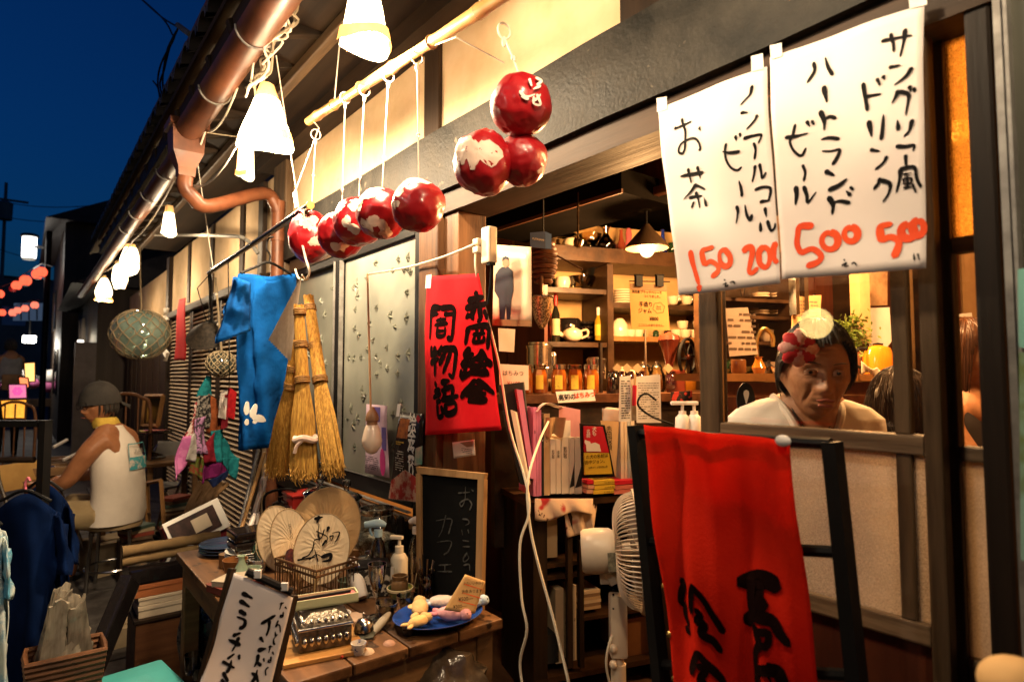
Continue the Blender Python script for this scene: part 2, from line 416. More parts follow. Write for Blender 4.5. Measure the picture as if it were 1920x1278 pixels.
# ------------------------------------------------------------------ star-patterned window
WN = MB().bx(-3.55,-2.06,-.05,.06,.795,.83).build('window',m_black,SH)
def wp(name,m,*q,bev=.0): return part(name,m,*q,parent=WN,bev=bev)
wp('sill_rail',m_black,(-3.55,-2.06,-.075,-.052,.80,.86),bev=.004)
for z in (.868,.888): wp('sill_track',m_alu,(-3.55,-2.06,-.06,-.045,z,z+.006))
wp('bottom_rail',m_black,(-3.5,-2.08,-.03,-.004,.90,.97),bev=.003)
wp('bead',m_alu,(-3.5,-2.08,-.034,-.031,.972,.976))
wp('top_rail',m_black,(-3.5,-2.08,-.03,.01,1.95,1.984))
wp('meeting_stile',m_black,(-2.815,-2.78,-.045,.0,.97,1.95),bev=.003)
wp('stile_bead',m_alu,(-2.779,-2.772,-.04,-.02,.97,1.95)); wp('stile_bead',m_alu,(-2.826,-2.817,-.05,-.03,.97,1.95))
for x0, x1, y in ((-3.5,-2.82,.005),(-2.77,-2.08,-.012)):
    pn = MB().grid(lambda u,v: (x0+(x1-x0)*u,y,.97+.98*v),2,2,.006).build('pane',m_frost,WN)
    # the pressed stars of the glass, a few millimetres proud
    st = MB(); rnd = random.Random(int(x0*100))
    for q in range(52 if x0 > -3 else 18):
        cx, cz = rnd.uniform(x0+.05,x1-.05), rnd.uniform(1.0,1.9); s = rnd.uniform(.013,.026); rot = rnd.uniform(0,6); pts = []
        for a in range(12):
            r = s*(1 if a % 2 == 0 else .24)*rnd.uniform(.6,1.5); t = rot+a*math.pi/6; pts.append((cx+r*math.cos(t)*.75,y-.001,cz+r*math.sin(t)))
        c = len(pts); pts.append((cx,y-.014,cz)); st.add(pts,[(a,(a+1) % 12,12) for a in range(12)])
    st.build('pressed_star',mat('star_facets',(.25,.26,.21),(.15,.155,.125),rough=.12,spec=1,scale=60),WN,kind='stuff')
# ------------------------------------------------------------------ sliding doors
def sdoor(name,y,x0,x1,stiles,rails,bars,panes,panels,bz=None):
    D = MB().bx(x0,x1,y-.012,y+.012,.30,.36).build(name,m_greyx,SH)
    for a, b in stiles: part('stile',m_greyz,(a,b,y-.018,y+.018,.30,1.984),parent=D,bev=.004)
    for a, b, z0, z1 in rails: part('rail',m_greyx,(a,b,y-.017,y+.017,z0,z1),parent=D,bev=.004)
    for a, b, z0, z1 in bars: part('glazing_bar',m_greyz,(a,b,y-.013,y+.013,z0,z1),parent=D,bev=.003)
    for a, b, z0, z1, m in panes:
        MB().bx(a,b,y-.0025,y+.0025,z0,z1).build('pane',m,D)
    for a, b, z0, z1 in panels: part('panel',m_redwood,(a,b,y-.008,y+.006,z0,z1),parent=D)
    return D
zr = at(1500,815,0).z; zl = at(1650,1160,0).z
def X(px,y=0.0,py=815): return at(px,py,y).x
xl0, xl1, xr0, xr1 = X(1322), X(1358), X(1738), X(1773)
zm = at(1500,800,0).z; zm2 = at(1500,832,0).z
zb = at(1680,1150,0).z; zb2 = at(1680,1188,0).z
sdoor('sliding_door',0.0,xl0,xr1,[(xl0,xl1),(xr0,xr1)],[(xl1,xr0,zm2,zm),(xl1,xr0,zb2,zb)],[(X(1683),X(1712),zb,zm2),(X(1683),X(1712),zm,1.984)],
      [(xl1,xr0,zm,1.984,m_glass),(xl1,xr0,zb,zm2,m_frost2)],[(xl1,xr0,.36,zb2)])
y2 = .045
a0, a1 = xr0+.122, X(1990,y2)
zt = at(1800,470,y2).z
sdoor('sliding_door',y2,a0-.12,a1,[(a0-.12,a0-.085),(a1-.04,a1)],[(a0-.085,a1-.04,at(1800,862,y2).z,at(1800,835,y2).z),(a0-.085,a1-.04,at(1800,1262,y2).z,at(1800,1222,y2).z),(a0-.085,a1-.04,at(1800,475,y2).z,at(1800,446,y2).z)],
      [],[(a0-.085,a1-.04,at(1800,446,y2).z,1.984,m_pebble),(a0-.085,a1-.04,at(1800,835,y2).z,at(1800,475,y2).z,m_glass),(a0-.085,a1-.04,at(1800,1222,y2).z,at(1800,862,y2).z,m_frost2)],
      [(a0-.085,a1-.04,.36,at(1800,1262,y2).z)])
# aluminium window beside the near post, green poster behind its edge
NF = thing('window_frame','weathered aluminium window frame at the right edge beside the dark post','window frame',(-.2,-.06,.6))
for a, b in ((1893,1908),(1912,1920)):
    MB().bx(at(a,600,-.085).x,at(b,600,-.085).x,-.10,-.06,.55,2.05).build('stile',m_alu,NF)
MB().bx(at(1893,600,-.085).x,.3,-.098,-.062,2.05,2.09).build('head',m_alu,NF)
MB().bx(at(1914,600,-.085).x,.28,-.075,-.07,.55,2.05).build('pane',m_frost,NF)
# ------------------------------------------------------------------ inside room
part('inner_floor',m_floorb,(-3.6,.9,.1,3.2,.2,.28))
part('inner_ceiling',mat('matte_black',(.006,.005,.004),rough=.95,spec=.02),(-3.6,.9,.125,3.2,2.55,2.6))  # one flat near-black, fully matte
part('back_wall',m_inner,(-3.6,.9,3.0,3.1,.28,2.55))
part('side_wall',m_inner,(.8,.9,.13,3.0,.28,2.55))
part('side_wall',m_inner,(-3.6,-3.5,.1,3.0,.28,2.55))
# board partition beside the opening and the boarded bulkhead over the counter
for k in range(5):
    x = at(1150+k*29,350,.9).x; part('bulkhead_board',m_redwood,(x,at(1150+k*29+28,350,.9).x,.90,.92,2.20,2.55))
part('bulkhead_rail',wood('rail_brown',(.10,.04,.018),(.04,.015,.008),'x'),(at(1150,350,.88).x,at(1310,350,.88).x,.86,.90,2.165,2.20),bev=.004)
part('opening_board',m_redwood,(at(878,400,.62).x,at(950,400,.62).x,.62,.64,.28,2.0)); part('opening_board',m_redwood,(at(952,400,.62).x,at(1020,400,.62).x,.62,.64,.28,2.0))
# hood over the counter (black box, seen from below)
part('counter_hood',mat('matte_black',(.006,.005,.004)),(-2.6,at(1165,330,.66).x,.66,1.0,at(1165,352,.62).z,at(1165,305,.62).z))
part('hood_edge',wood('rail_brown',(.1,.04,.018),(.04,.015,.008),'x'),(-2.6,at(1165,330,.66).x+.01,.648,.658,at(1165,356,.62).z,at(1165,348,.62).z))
# ------------------------------------------------------------------ eaves
for k in range(26):
    x = .9-k*.32
    b = MB(); M = Matrix.Rotation(math.atan2(.24,.66),3,'X')
    b.bevbox((x,-.30,2.775),(.045,.78,.06),.004,M=M); b.build('rafter',m_darky,SH)
for k in range(6):
    y0 = -.70+k*.135; z0 = 2.665+k*.049
    b = MB(); b.box((-3.1,y0+.065,z0+.065),(9.6,.130,.014),M=Matrix.Rotation(math.atan2(.24,.66),3,'X')); b.build('eave_board',m_dark,SH)
part('eave_batten',m_dark,(-7.2,1.2,-.66,-.63,2.60,2.685))
part('eave_pole',wood('eave_pole_brown',(.14,.085,.045),(.05,.03,.015),'x'),(-7.2,1.2,-.36,-.315,2.655,2.70),bev=.01)
# roof tiles above the gutter: round noses in a row
prof = [(math.cos(t)*.075,math.sin(t)*.05) for t in [math.pi*i/8 for i in range(9)]]
t0 = MB(); n = len(prof)
vs = []
for y, dz in ((-.72,0),(-.40,.116)):
    for k, (a,c) in enumerate(prof): vs.append((a,y,2.745+dz+c))
    for k, (a,c) in enumerate(prof): vs.append((a*.8,y,2.745+dz+c-.016))
f = []
for k in range(n-1):
    f.append((k,k+1,2*n+k+1,2*n+k)); f.append((n+k,n+k+1,k+1,k)); f.append((n+k+1,n+k,3*n+k,3*n+k+1))
t0.add(vs,f)
tile = t0.build('roof_tile',m_tile,SH,smooth=True)
tile.location.x = -.1
for k in range(1,46):
    c = tile.copy(); COL.objects.link(c); c.location.x = -.1-k*.16; c.location.z = .004*math.sin(k*2.3)
part('roof_deck',m_dark,(-7.4,1.2,-.66,0.05,2.74,2.76),(-7.4,1.2,-.3,.05,2.9,3.0))
# upper storey wall, its eave and gutter
part('upper_wall',m_dark,(-7.4,1.2,.02,.12,3.0,3.45))
for k in range(7):
    part('upper_soffit_board',m_darky,(-7.4+k*1.23,-7.4+k*1.23+1.22,-.42,.10,3.36,3.40))
def gutter(x0,x1,y,z,r,name,seg=14):
    b = MB(); vs = []; N = 10
    for x in (x0,x1):
        for rr in (r,r*.86):
            for k in range(N+1):
                t = math.pi*k/N; vs.append((x,y-math.cos(t)*rr,z-math.sin(t)*rr))
    f = []; n = N+1
    for k in range(N):
        f.append((k,k+1,2*n+k+1,2*n+k)); f.append((n+k+1,n+k,3*n+k,3*n+k+1)); f.append((k+1,k,n+k,n+k+1)); f.append((2*n+k,2*n+k+1,3*n+k+1,3*n+k))
    f += [(0,2*n,3*n,n),(N,n+N,3*n+N,2*n+N)]
    b.add(vs,f); return b.build(name,m_copper,SH,smooth=True)
gutter(-7.4,1.2,-.47,3.34,.06,'upper_gutter')
GY, GZ = -.62, 2.575
gutter(-3.2,1.2,GY,GZ+.01,.06,'gutter'); gutter(-10.4,-3.34,GY+.01,GZ-.04,.05,'gutter')
for k in range(12):
    x = .6-k*.55
    if abs(x+3.27) < .12: continue
    b = MB(); zz, rr = (GZ+.01,.063) if x > -3.2 else (GZ-.04,.053)
    b.tube([(x,GY-math.cos(t)*rr,zz-math.sin(t)*rr) for t in [math.pi*i/10 for i in range(11)]]+[(x,GY+.06,zz+.06)],.004,6); b.build('gutter_strap',m_alu,SH,smooth=True)
# rain hopper and down pipe
hb = MB(); hx = -3.27
def hop(z,w): return [(hx-w,GY-w,z),(hx+w,GY-w,z),(hx+w,GY+w,z),(hx-w,GY+w,z)]
L = [(2.62,.085),(2.59,.085),(2.585,.072),(2.47,.066),(2.40,.038),(2.36,.036)]
vs = [p for z,w in L for p in hop(z,w)]
f = [(i*4+k,(i+1)*4+k,(i+1)*4+(k+1) % 4,i*4+(k+1) % 4) for i in range(len(L)-1) for k in range(4)]+[(0,1,2,3),(len(L)*4-1,len(L)*4-2,len(L)*4-3,len(L)*4-4)]
hb.add(vs,f).build('rain_hopper',m_copper,SH)
e = at(522,385,-.085)
pth = catmull([(hx,GY,2.37),(hx,GY,2.31),(hx-.01,GY+.04,2.27),(hx-.05,GY+.12,2.25),(e.x+.03,e.y-.10,e.z+.045),(e.x,e.y-.02,e.z+.01),(e.x,e.y,e.z-.06),(e.x,e.y,e.z-.15),(e.x,e.y,.1)],4)
MB().tube(pth,.036,14).build('down_pipe',m_copper,SH,smooth=True)
for z in (e.z-.16,1.2): MB().tube([(e.x,e.y,z),(e.x,e.y,z-.05)],.041,14).build('pipe_collar',m_copper,SH,smooth=True)
# ------------------------------------------------------------------ left part of the front: plaster, posts, louvred shutters
part('plaster_panel',m_plaster,(-7.25,-3.79,.0,.05,2.06,2.66))
part('plaster_panel',m_plaster,(-4.05,-3.79,.0,.05,.0,2.0))
part('plaster_panel',m_plaster,(-10.9,-7.4,.03,.08,1.75,2.6))
for x in (-4.6,-5.5,-6.4): part('wall_post',m_darkz,(x-.05,x+.05,-.015,.03,2.09,2.66),bev=.005)
part('wall_post',m_darkz,(-4.15,-4.05,-.03,.06,0,2.66),bev=.006)
part('wall_post',m_darkz,(-7.4,-7.26,-.04,.08,0,2.66),bev=.006)
part('shutter_head',m_dark,(-7.26,-4.05,-.04,.04,2.0,2.06),bev=.005)
slat = None
for p in range(3):
    x0 = -7.24+p*1.035; x1 = x0+1.0
    SP = MB().bx(x0,x1,.02,.035,.08,2.0).build('shutter_panel',m_darkz,SH)
    part('stile',m_darkz,(x0,x0+.05,-.012,.018,.08,2.0),parent=SP); part('stile',m_darkz,(x1-.05,x1,-.012,.018,.08,2.0),parent=SP)
    for k in range(50):
        z = .14+k*.037
        if slat is None:
            slat = MB().box(((x0+x1)/2,-.002,z),(.90,.026,.010),M=Matrix.Rotation(R(38),3,'X')).build('slat',m_slat,SP); s0 = (x0,z)
        else:
            c = slat.copy(); COL.objects.link(c); c.parent = SP; c.location = slat.location + V((x0-s0[0],0,z-s0[1]))
# boarded bay and dark neighbour houses further down the street
for k in range(16):
    x = -10.9+k*.219; part('board',m_darkz,(x,x+.213,-.01-.006*(k % 2),.03,0,1.74))
part('cornice',m_dark,(-10.9,-7.4,-.08,.03,1.74,1.80))
# ================================================================== hanging lamps of the eave string
m_cord = mat('cord',(.30,.25,.17),rough=.6); m_wcord = mat('white_cord',(.72,.66,.55),(.6,.53,.42),rough=.7)
m_top = mat('shade_top_dimmed',(.60,.38,.16),(.48,.28,.10),rough=.8,scale=14,translucent=.4,emis=(1,.55,.2),estr=.35)  # dimmer top of the lit shade, its falloff put into colour and glow
m_shade2 = mat('shade_rim_paper',(.62,.36,.13),(.45,.24,.08),rough=.8,translucent=.5,emis=(1,.5,.15),estr=.12)
m_bulb = emit('lit_bulb',(1.0,.80,.52),30)
LAMPC = (1.0,.74,.46)
def cone_lamp(px,ptop,pbot,wtop,wbot,y,label,power,tilt=0,cord_to=None,rim=None,seed=0,kind='cone'):
    """conical paper lamp; picture heights of its top and bottom, widths in pixels"""
    top = at(px,ptop,y); bot = at(px,pbot,y); d = (top-CAM).dot(FWD)/FPX
    h = top.z-bot.z; r0 = wtop*d/2; r1 = wbot*d/2
    T = thing('paper_lamp',label,'lamp',(top.x,top.y,bot.z),'paper lamps strung along the eave')
    rnd = random.Random(seed); b = MB(); N = 22; vs = []; fs = []; rows = 8
    for k in range(rows+1):
        f = k/rows
        if kind == 'cone': r = r0+(r1-r0)*f
        else: r = r0+(r1-r0)*math.sin(min(1,f*1.35)*math.pi/2) - (r1*.35*max(0,f-.72)/.28 if f > .72 else 0)
        for q in range(N+1):
            t = q/N*2*math.pi*1.03; rr = r*(1+.05*noise.noise(V((math.cos(t),math.sin(t),f*2+seed)))) + (.004 if q == N else 0)
            vs.append(V((top.x+rr*math.cos(t+seed)+tilt*f,top.y+rr*math.sin(t+seed),top.z-h*f - (.012*math.sin(t*2+seed) if k == rows else 0))))
    for k in range(rows):
        for q in range(N): fs.append((k*(N+1)+q,k*(N+1)+q+1,(k+1)*(N+1)+q+1,(k+1)*(N+1)+q))
    cut = (2 if kind == 'cone' else 1)*N; es = 3.0+power*.14
    MB().add(vs[cut//N*(N+1):],[[i-cut//N*(N+1) for i in f] for f in fs[cut:]]).build('shade',emit('lit_paper_%d' % int(es*10),(1.0,.74,.42),es),T,smooth=2); MB().add(vs[:(cut//N+1)*(N+1)],fs[:cut]).build('shade_top',m_top,T,smooth=2)
    MB().tube([V(vs[k*(N+1)+5])+(V(vs[k*(N+1)+5])-top).normalized()*.002 for k in range(rows+1)],.0022,5).build('paper_seam',m_shade2,T)
    if rim:
        rb = MB(); vs = []; fs = []
        a0, a1, wd = rim
        for q in range(15):
            t = a0+(a1-a0)*q/14
            for f, e in ((1.0,.006),(1-wd,.006)):
                r = (r0+(r1-r0)*f)+e; vs.append((top.x+r*math.cos(t)+tilt*f,top.y+r*math.sin(t),top.z-h*f+.01*math.sin(t*2)))
        for q in range(14): fs.append((2*q,2*q+2,2*q+3,2*q+1))
        rb.add(vs,fs).build('paper_band',m_shade2,T,smooth=2)
    MB().ball((top.x+tilt*.8,top.y,top.z-h*.80),r1*.26,12,8).build('bulb',m_bulb,T,smooth=2)
    MB().tube([(top.x,top.y,top.z-h*.5),(top.x,top.y,top.z+.012)],.012,10).build('socket',m_black,T,smooth=True)
    cb = cord_to or V((top.x,GY+.06,GZ-.02)); cb = V(cb)
    MB().tube(catmull([(top.x,top.y,top.z+.01),top.lerp(cb,.5)+V((.012,.006,0)),cb],4),.0028,6).build('cord',m_cord,T,smooth=True)
    spot('lamp_light',(top.x+tilt,top.y,bot.z-.02),power*.95,LAMPC,.04,T)
    return T
cone_lamp(500,158,270,22,100,-.50,'large glowing cone paper lamp hanging beside the near end of the bamboo pole',75,seed=1,rim=(.3,.9,.16))
cone_lamp(684,-30,88,48,92,-.46,'glowing paper lamp with an orange paper band at the top edge of the picture',40,seed=2,rim=(-1.9,1.9,.22),tilt=.004)
cone_lamp(462,262,330,24,32,-.38,'slim glowing paper lamp partly behind the large cone lamp, above the drain pipe',5,seed=3,rim=(-2.4,-.2,.14))
cone_lamp(318,386,438,12,27,-.45,'small glowing paper lamp above the grey pipe bracket',12,seed=4)
cone_lamp(245,458,512,14,34,-.50,'glowing bulb-shaped paper lamp nearest above the glass float',14,seed=5,kind='drop')
cone_lamp(226,490,538,16,27,-.46,'glowing paper lamp tucked behind the bulb-shaped one above the glass float',8,seed=6,kind='drop')
cone_lamp(196,516,562,3,28,-.50,'leftmost teardrop paper lamp with a thin wire band below the gutter end',10,seed=7,kind='drop',rim=(0,6.28,.1))
# the string goes on along the eave over the street door
def eave_lamp(x,y,z,label,power,seed):
    T = thing('paper_lamp',label,'lamp',(x,y,z),'paper lamps strung along the eave')
    b = MB(); b.lathe([(.09,0),(.055,.12),(.028,.2)],(x,y,z),20,cap=False); b.build('shade',emit('lit_paper_60',(1.0,.74,.42),4),T,smooth=True)
    MB().ball((x,y,z+.05),.03,12,8).build('bulb',m_bulb,T,smooth=True); MB().tube([(x,y,z+.2),(x,y+.02,GZ-.02)],.003,6).build('cord',m_cord,T)
    spot('lamp_light',(x,y,z-.03),power,LAMPC,.05,T)
eave_lamp(-.62,-.56,2.36,'paper lamp over the street door beyond the top of the picture',15,8)
eave_lamp(.35,-.56,2.36,'nearest paper lamp of the string, right of the street door',11,9)
# cable runs bundled along the gutter
CB = thing('lamp_cable','tangle of pale cables tied along the gutter between the lamps','cable',at(520,60,-.55))
rnd = random.Random(5)
for k in range(7):
    P = []
    for i in range(10):
        f = i/9; a = at(560-f*90,-20+f*190,-.56); P.append(a+V((rnd.uniform(-.03,.03),rnd.uniform(-.03,.03),rnd.uniform(-.03,.03))))
    MB().tube(catmull(P,4),.0045,6).build('cable',m_cord if k % 2 else m_wcord,CB,smooth=True)
for a, b, dr in (((445,165),(385,245),.06),((385,245),(340,330),.05),((345,335),(448,265),.10)):
    MB().tube(sag(at(*a,-.57),at(*b,-.57),dr),.0045,6).build('cable',m_wcord,CB,smooth=True)
for a, b, dr in (((330,330),(250,450),.05),((250,450),(190,510),.06),((318,320),(240,450),.02)):
    MB().tube(sag(at(*a,-.55),at(*b,-.55),dr),.007,6).build('cable',m_cord,CB,smooth=True)
# ================================================================== bamboo pole, strings, red and white paper balls
m_bam = mat('bamboo',(.60,.34,.11),(.42,.21,.06),rough=.3,scale=10,stretch='x',spec=.6)
BY = -.35
b0, b1 = at(578,228,BY), at(960,-18,BY)
BP = thing('bamboo_pole','long yellow bamboo pole slung below the eave on white strings','pole',b0)
n = 40; pts = [b0.lerp(b1,i/n) for i in range(n+1)]; nodes = [3,8,15,22,29,36]
rs = [.0155+(.0035 if i in nodes else 0)+.0015*math.sin(i*.4) for i in range(n+1)]
MB().tube(pts,rs,14).build('culm',m_bam,BP,smooth=True)
for i in nodes: MB().ring(pts[i],.0185,.0022,M=(b1-b0).to_track_quat('Z','X').to_matrix(),seg=16).build('node_ring',mat('bamboo_node',(.35,.18,.06)),BP,smooth=True)
MB().tube([b0.lerp(b1,.03),at(598,240,BY),at(553,362,-.37)],.0028,6).build('string',m_wcord,BP)
MB().tube([at(552,362,-.37),at(556,390,-.38)],.006,6).build('string',m_wcord,BP)
MB().tube([b0.lerp(b1,.66),at(855,70,BY),at(945,118,-.2)],.0022,6).build('string',m_wcord,BP)
for f in (.9,.98): MB().tube([b0.lerp(b1,f),V((b0.lerp(b1,f).x,-.33,2.66))],.0025,6).build('string',m_wcord,BP)
MB().tube([b0.lerp(b1,.2),V((b0.lerp(b1,.2).x,-.33,2.66))],.0025,6).build('string',m_wcord,BP)
m_red = mat('red_lacquer_paper',(.33,.006,.010),(.22,.003,.006),rough=.36,scale=4,spec=.5,coat=.12,bump=.25,bscale=16)
m_pale = mat('pale_patch',(.72,.55,.45),(.62,.44,.34),rough=.6,bump=.3,bscale=20)
def paper_ball(px,py,dia,y,label,seed,patches,string=None,squash=1.0):
    c = at(px,py,y); d = (c-CAM).dot(FWD)/FPX; r = dia*d/2
    T = thing('paper_ball',label,'paper ball',(c.x,c.y,c.z-r),'red and white paper balls')
    rnd = random.Random(seed)
    def crump(n):
        return .95+.07*noise.noise(n*1.4+V((seed,0,0)))+.06*noise.voronoi(n*2.6+V((seed*3,0,0)))[0][0]+.05*abs(noise.noise(n*3.1+V((seed,3,0))))+.018*noise.noise(n*8+V((seed,3,0)))
    MB().ball(c,(r,r,r*squash),56,40,crump).build('ball',m_red,T,smooth=2)
    for (qx,qy,s,sd) in patches:      # pale patch, white paper and lamp glare painted in: facing direction in picture space, size
        nrm = (RGT*qx+UPV*qy-FWD*math.sqrt(max(.02,1-qx*qx-qy*qy))).normalized(); ax = nrm.orthogonal().normalized(); bx = nrm.cross(ax)
        vs = []; fs = []; K = 26; RR = 5;
        for i in range(RR+1):
            for k in range(K):
                t = 2*math.pi*k/K; e = s*(1+.3*math.sin(t*2+sd)+.7*noise.noise(V((math.cos(t)*1.6+sd,math.sin(t)*1.6,sd)))+.2*noise.noise(V((math.cos(t)*5,math.sin(t)*5+sd,0)))); a = e*i/RR
                n = (nrm*math.cos(a)+(ax*math.cos(t)+bx*math.sin(t))*math.sin(a)).normalized()
                vs.append(c+V((n.x,n.y,n.z*squash))*r*(crump(n)+.012))
        for i in range(RR):
            for k in range(K): fs.append((i*K+k,(i+1)*K+k,(i+1)*K+(k+1) % K,i*K+(k+1) % K))
        MB().add(vs,fs).build('paper_glare_patch',m_pale,T,smooth=2)
    if string:
        a = at(*string[0],string[2] if len(string) > 2 else y); t0 = c+V((0,0,r*squash)); knot = a.lerp(t0,string[1])
        MB().tube([a,a.lerp(knot,.12),knot,t0-V((0,0,.01))],[.0032,.0024,.0024,.0022],6).build('string',m_wcord,T)
        MB().ball(a-V((0,0,.012)),(.006,.006,.014),8,6).build('knot',m_wcord,T); MB().ball(knot,.006,8,6).build('knot',m_wcord,T)
        MB().tube([knot,knot+V((.012,-.004,-.012))],.0018,5).build('loose_end',m_wcord,T)
        MB().ring(a+V((0,0,.016)),.019,.0026,M=(b1-b0).to_track_quat('Z','X').to_matrix(),seg=14).build('loop',m_wcord,T)
    return T
paper_ball(785,386,100,BY,'crumpled red paper ball at the near end of the hanging row, pale top',1,[(-.6,.55,.34,1),(.0,.9,.38,2),(-.75,-.1,.18,3)],((782,118),.62))
paper_ball(716,400,98,BY,'red paper ball, second of the row, with a pale patch below',2,[(-.3,-.55,.34,3),(.25,-.75,.3,5),(-.2,.7,.34,6),(-.7,.2,.22,1)],((728,152),.72))
paper_ball(672,416,92,BY,'red paper ball in the middle of the hanging row with a thin pale streak',3,[(-.1,-.3,.3,4),(.1,.6,.34,7),(-.6,.4,.25,2)],((683,178),.8))
paper_ball(640,440,88,BY,'dark red paper ball, fourth of the row, just left of the middle',4,[(.3,.6,.25,6),(-.3,.7,.3,3),(.2,-.6,.3,9)],((647,192),.8))
paper_ball(583,445,84,-.36,'red and white paper ball at the far end of the row behind the rail tip',5,[(.25,.45,.3,8),(.45,-.25,.24,2),(-.1,.7,.3,4)],((592,260),.5),1.15)
A1 = paper_ball(977,198,116,-.30,'topmost red paper ball of the cluster of three, painted white characters on it',6,[],((945,70),.55))
paper_ball(906,306,112,-.36,'red paper ball of the cluster with a large white face, lower left',7,[(-.12,.12,.62,3),(-.75,.2,.3,5)],None,1.08)
paper_ball(978,300,96,-.27,'partly hidden red paper ball behind the white-faced one',8,[(.75,-.5,.2,2)])
# white painted characters on the top ball
c = V((A1.location.x,A1.location.y,0)); cc = at(977,198,-.30); dd = (cc-CAM).dot(FWD)/FPX
def onball(px,py):
    r = ray(px,py).normalized(); o = CAM-cc; R0 = 58*dd*1.045; bq = r.dot(o); disc = bq*bq-(o.dot(o)-R0*R0)
    return CAM+r*(-bq-math.sqrt(max(disc,0)))
class BallPlane:
    def st(s,px,py): return (px,py)
    def p(s,a,b,off=0):
        q = onball(a,b); return q+(q-cc).normalized()*(off+.0015)
bs = MB()
S = [[(975,172),(985,182),(1002,178)],[(978,182),(990,186)],[(1000,168),(1012,162)],[(998,190),(1006,185),(1012,178)],[(1006,178),(1012,196),(1000,194),(1000,182)],[(992,150),(996,162)],[(1004,148),(1014,154),(1006,160)]]
strokes(bs,BallPlane(),S,4.5,off=.001); bs.build('painted_character',mat('white_ink',(.75,.66,.58),rough=.6),A1)
# ================================================================== price sheets over the door
m_sheet = mat('white_sheet',(.80,.73,.70),(.76,.69,.66),rough=.75,scale=2.5,translucent=.12)
m_ink = mat('black_ink',(.008,.007,.008),(.004,.004,.004),rough=.7,spec=.08)
m_oink = mat('orange_ink',(.78,.085,.012),(.70,.06,.01),rough=.55)
m_tape = mat('white_tape',(.8,.76,.72),rough=.4)
PY = -.062
wv = lambda a, b: .004*math.sin(a*21+b*5)+.0025*math.sin(b*17+1)+.007*abs(((b*5.2) % 1)-.5)+.005*abs(((a*7.1) % 1)-.5)
PL = facade(PY,wv)
q1 = quad(PL,[(1232,203),(1437,124),(1467,532),(1275,554)],.0008,24,24,bulge=0)
P1 = tag(q1.build('price_sheet',m_sheet,None,smooth=2),'white handwritten drink sheet with orange 150 and 200, left of the two over the door','sheet','handwritten price sheets')
q2 = quad(PL,[(1442,107),(1733,8),(1738,503),(1470,524)],.0008,24,24)
P2 = tag(q2.build('price_sheet',m_sheet,None,smooth=2),'white handwritten drink sheet with orange 500 twice, right of the two over the door','sheet','handwritten price sheets')
Z1 = dict(ox=1220,oy=150,sc=3.115); Z4 = dict(ox=1440,oy=0,sc=3.0); Z8 = dict(ox=1440,oy=426,sc=3.0)
S1 = [[(143,285),(165,278),(238,245)],[(183,228),(190,255),(207,300),(208,360),(205,405),(190,432),(172,425),(172,400),(190,370),(230,348),(265,345),(290,370),(297,405),(288,412)],[(290,280),(300,298)],
 [(178,565),(215,555),(310,540)],[(222,520),(230,560),(237,600)],[(275,508),(285,540),(290,575)],[(262,608),(235,650),(195,695)],[(255,612),(290,625),(318,640)],[(225,688),(260,680),(298,676)],[(262,655),(275,690),(285,745)],[(250,712),(238,745)],[(312,690),(325,735)],
 [(598,38),(592,85),(570,115),(540,152)],[(543,200),(580,198)],[(635,212),(620,245),(578,294)],[(560,350),(600,335),(655,325),(655,345),(642,372)],[(615,375),(625,410),(618,465)],[(620,505),(615,555),(605,597)],[(645,495),(655,540),(662,578),(682,545)],
 [(620,645),(660,630),(705,632),(710,660),(700,705)],[(650,715),(705,705)],[(678,750),(685,800)],[(648,835),(650,885)],[(690,825),(710,880),(732,865),(735,840)],
 [(437,425),(480,432),(535,425)],[(458,380),(450,420),(455,470),(480,515),(515,532),(543,515)],[(513,335),(518,360)],[(537,320),(542,335)],[(528,595),(540,640),(545,682)],[(512,740),(520,775),(508,838)],[(562,735),(572,790),(590,820),(602,790)]]
lettering(PL,S1,.0060,'black_lettering',m_ink,P1,**Z1)
bb = strokes(MB(),PL,[[(432,1165),(440,1172)],[(425,1195),(445,1185),(440,1205),(460,1200)],[(468,1185),(480,1178),(492,1180),(498,1192)]],.003,**Z1); bb.build('small_lettering',m_ink,P1)
O1 = [[(228,998),(245,1080),(280,1190)],[(283,1200),(285,1230)],[(362,975),(325,985),(295,998),(300,1045),(312,1078)],[(310,1078),(345,1058),(388,1085),(390,1118),(355,1148)],[(430,985),(402,1010),(404,1060),(432,1088),(462,1075),(464,1030),(430,985)],
 [(548,1005),(562,985),(590,978),(600,1005),(590,1060),(582,1115),(600,1128),(632,1100)],[(665,972),(638,1010),(644,1070),(680,1096),(702,1060),(698,1000),(665,972)],[(738,952),(726,985),(726,1030),(738,1058),(752,1062)]]
lettering(PL,O1,.0098,'orange_price',m_oink,P1,taper=.1,**Z1)
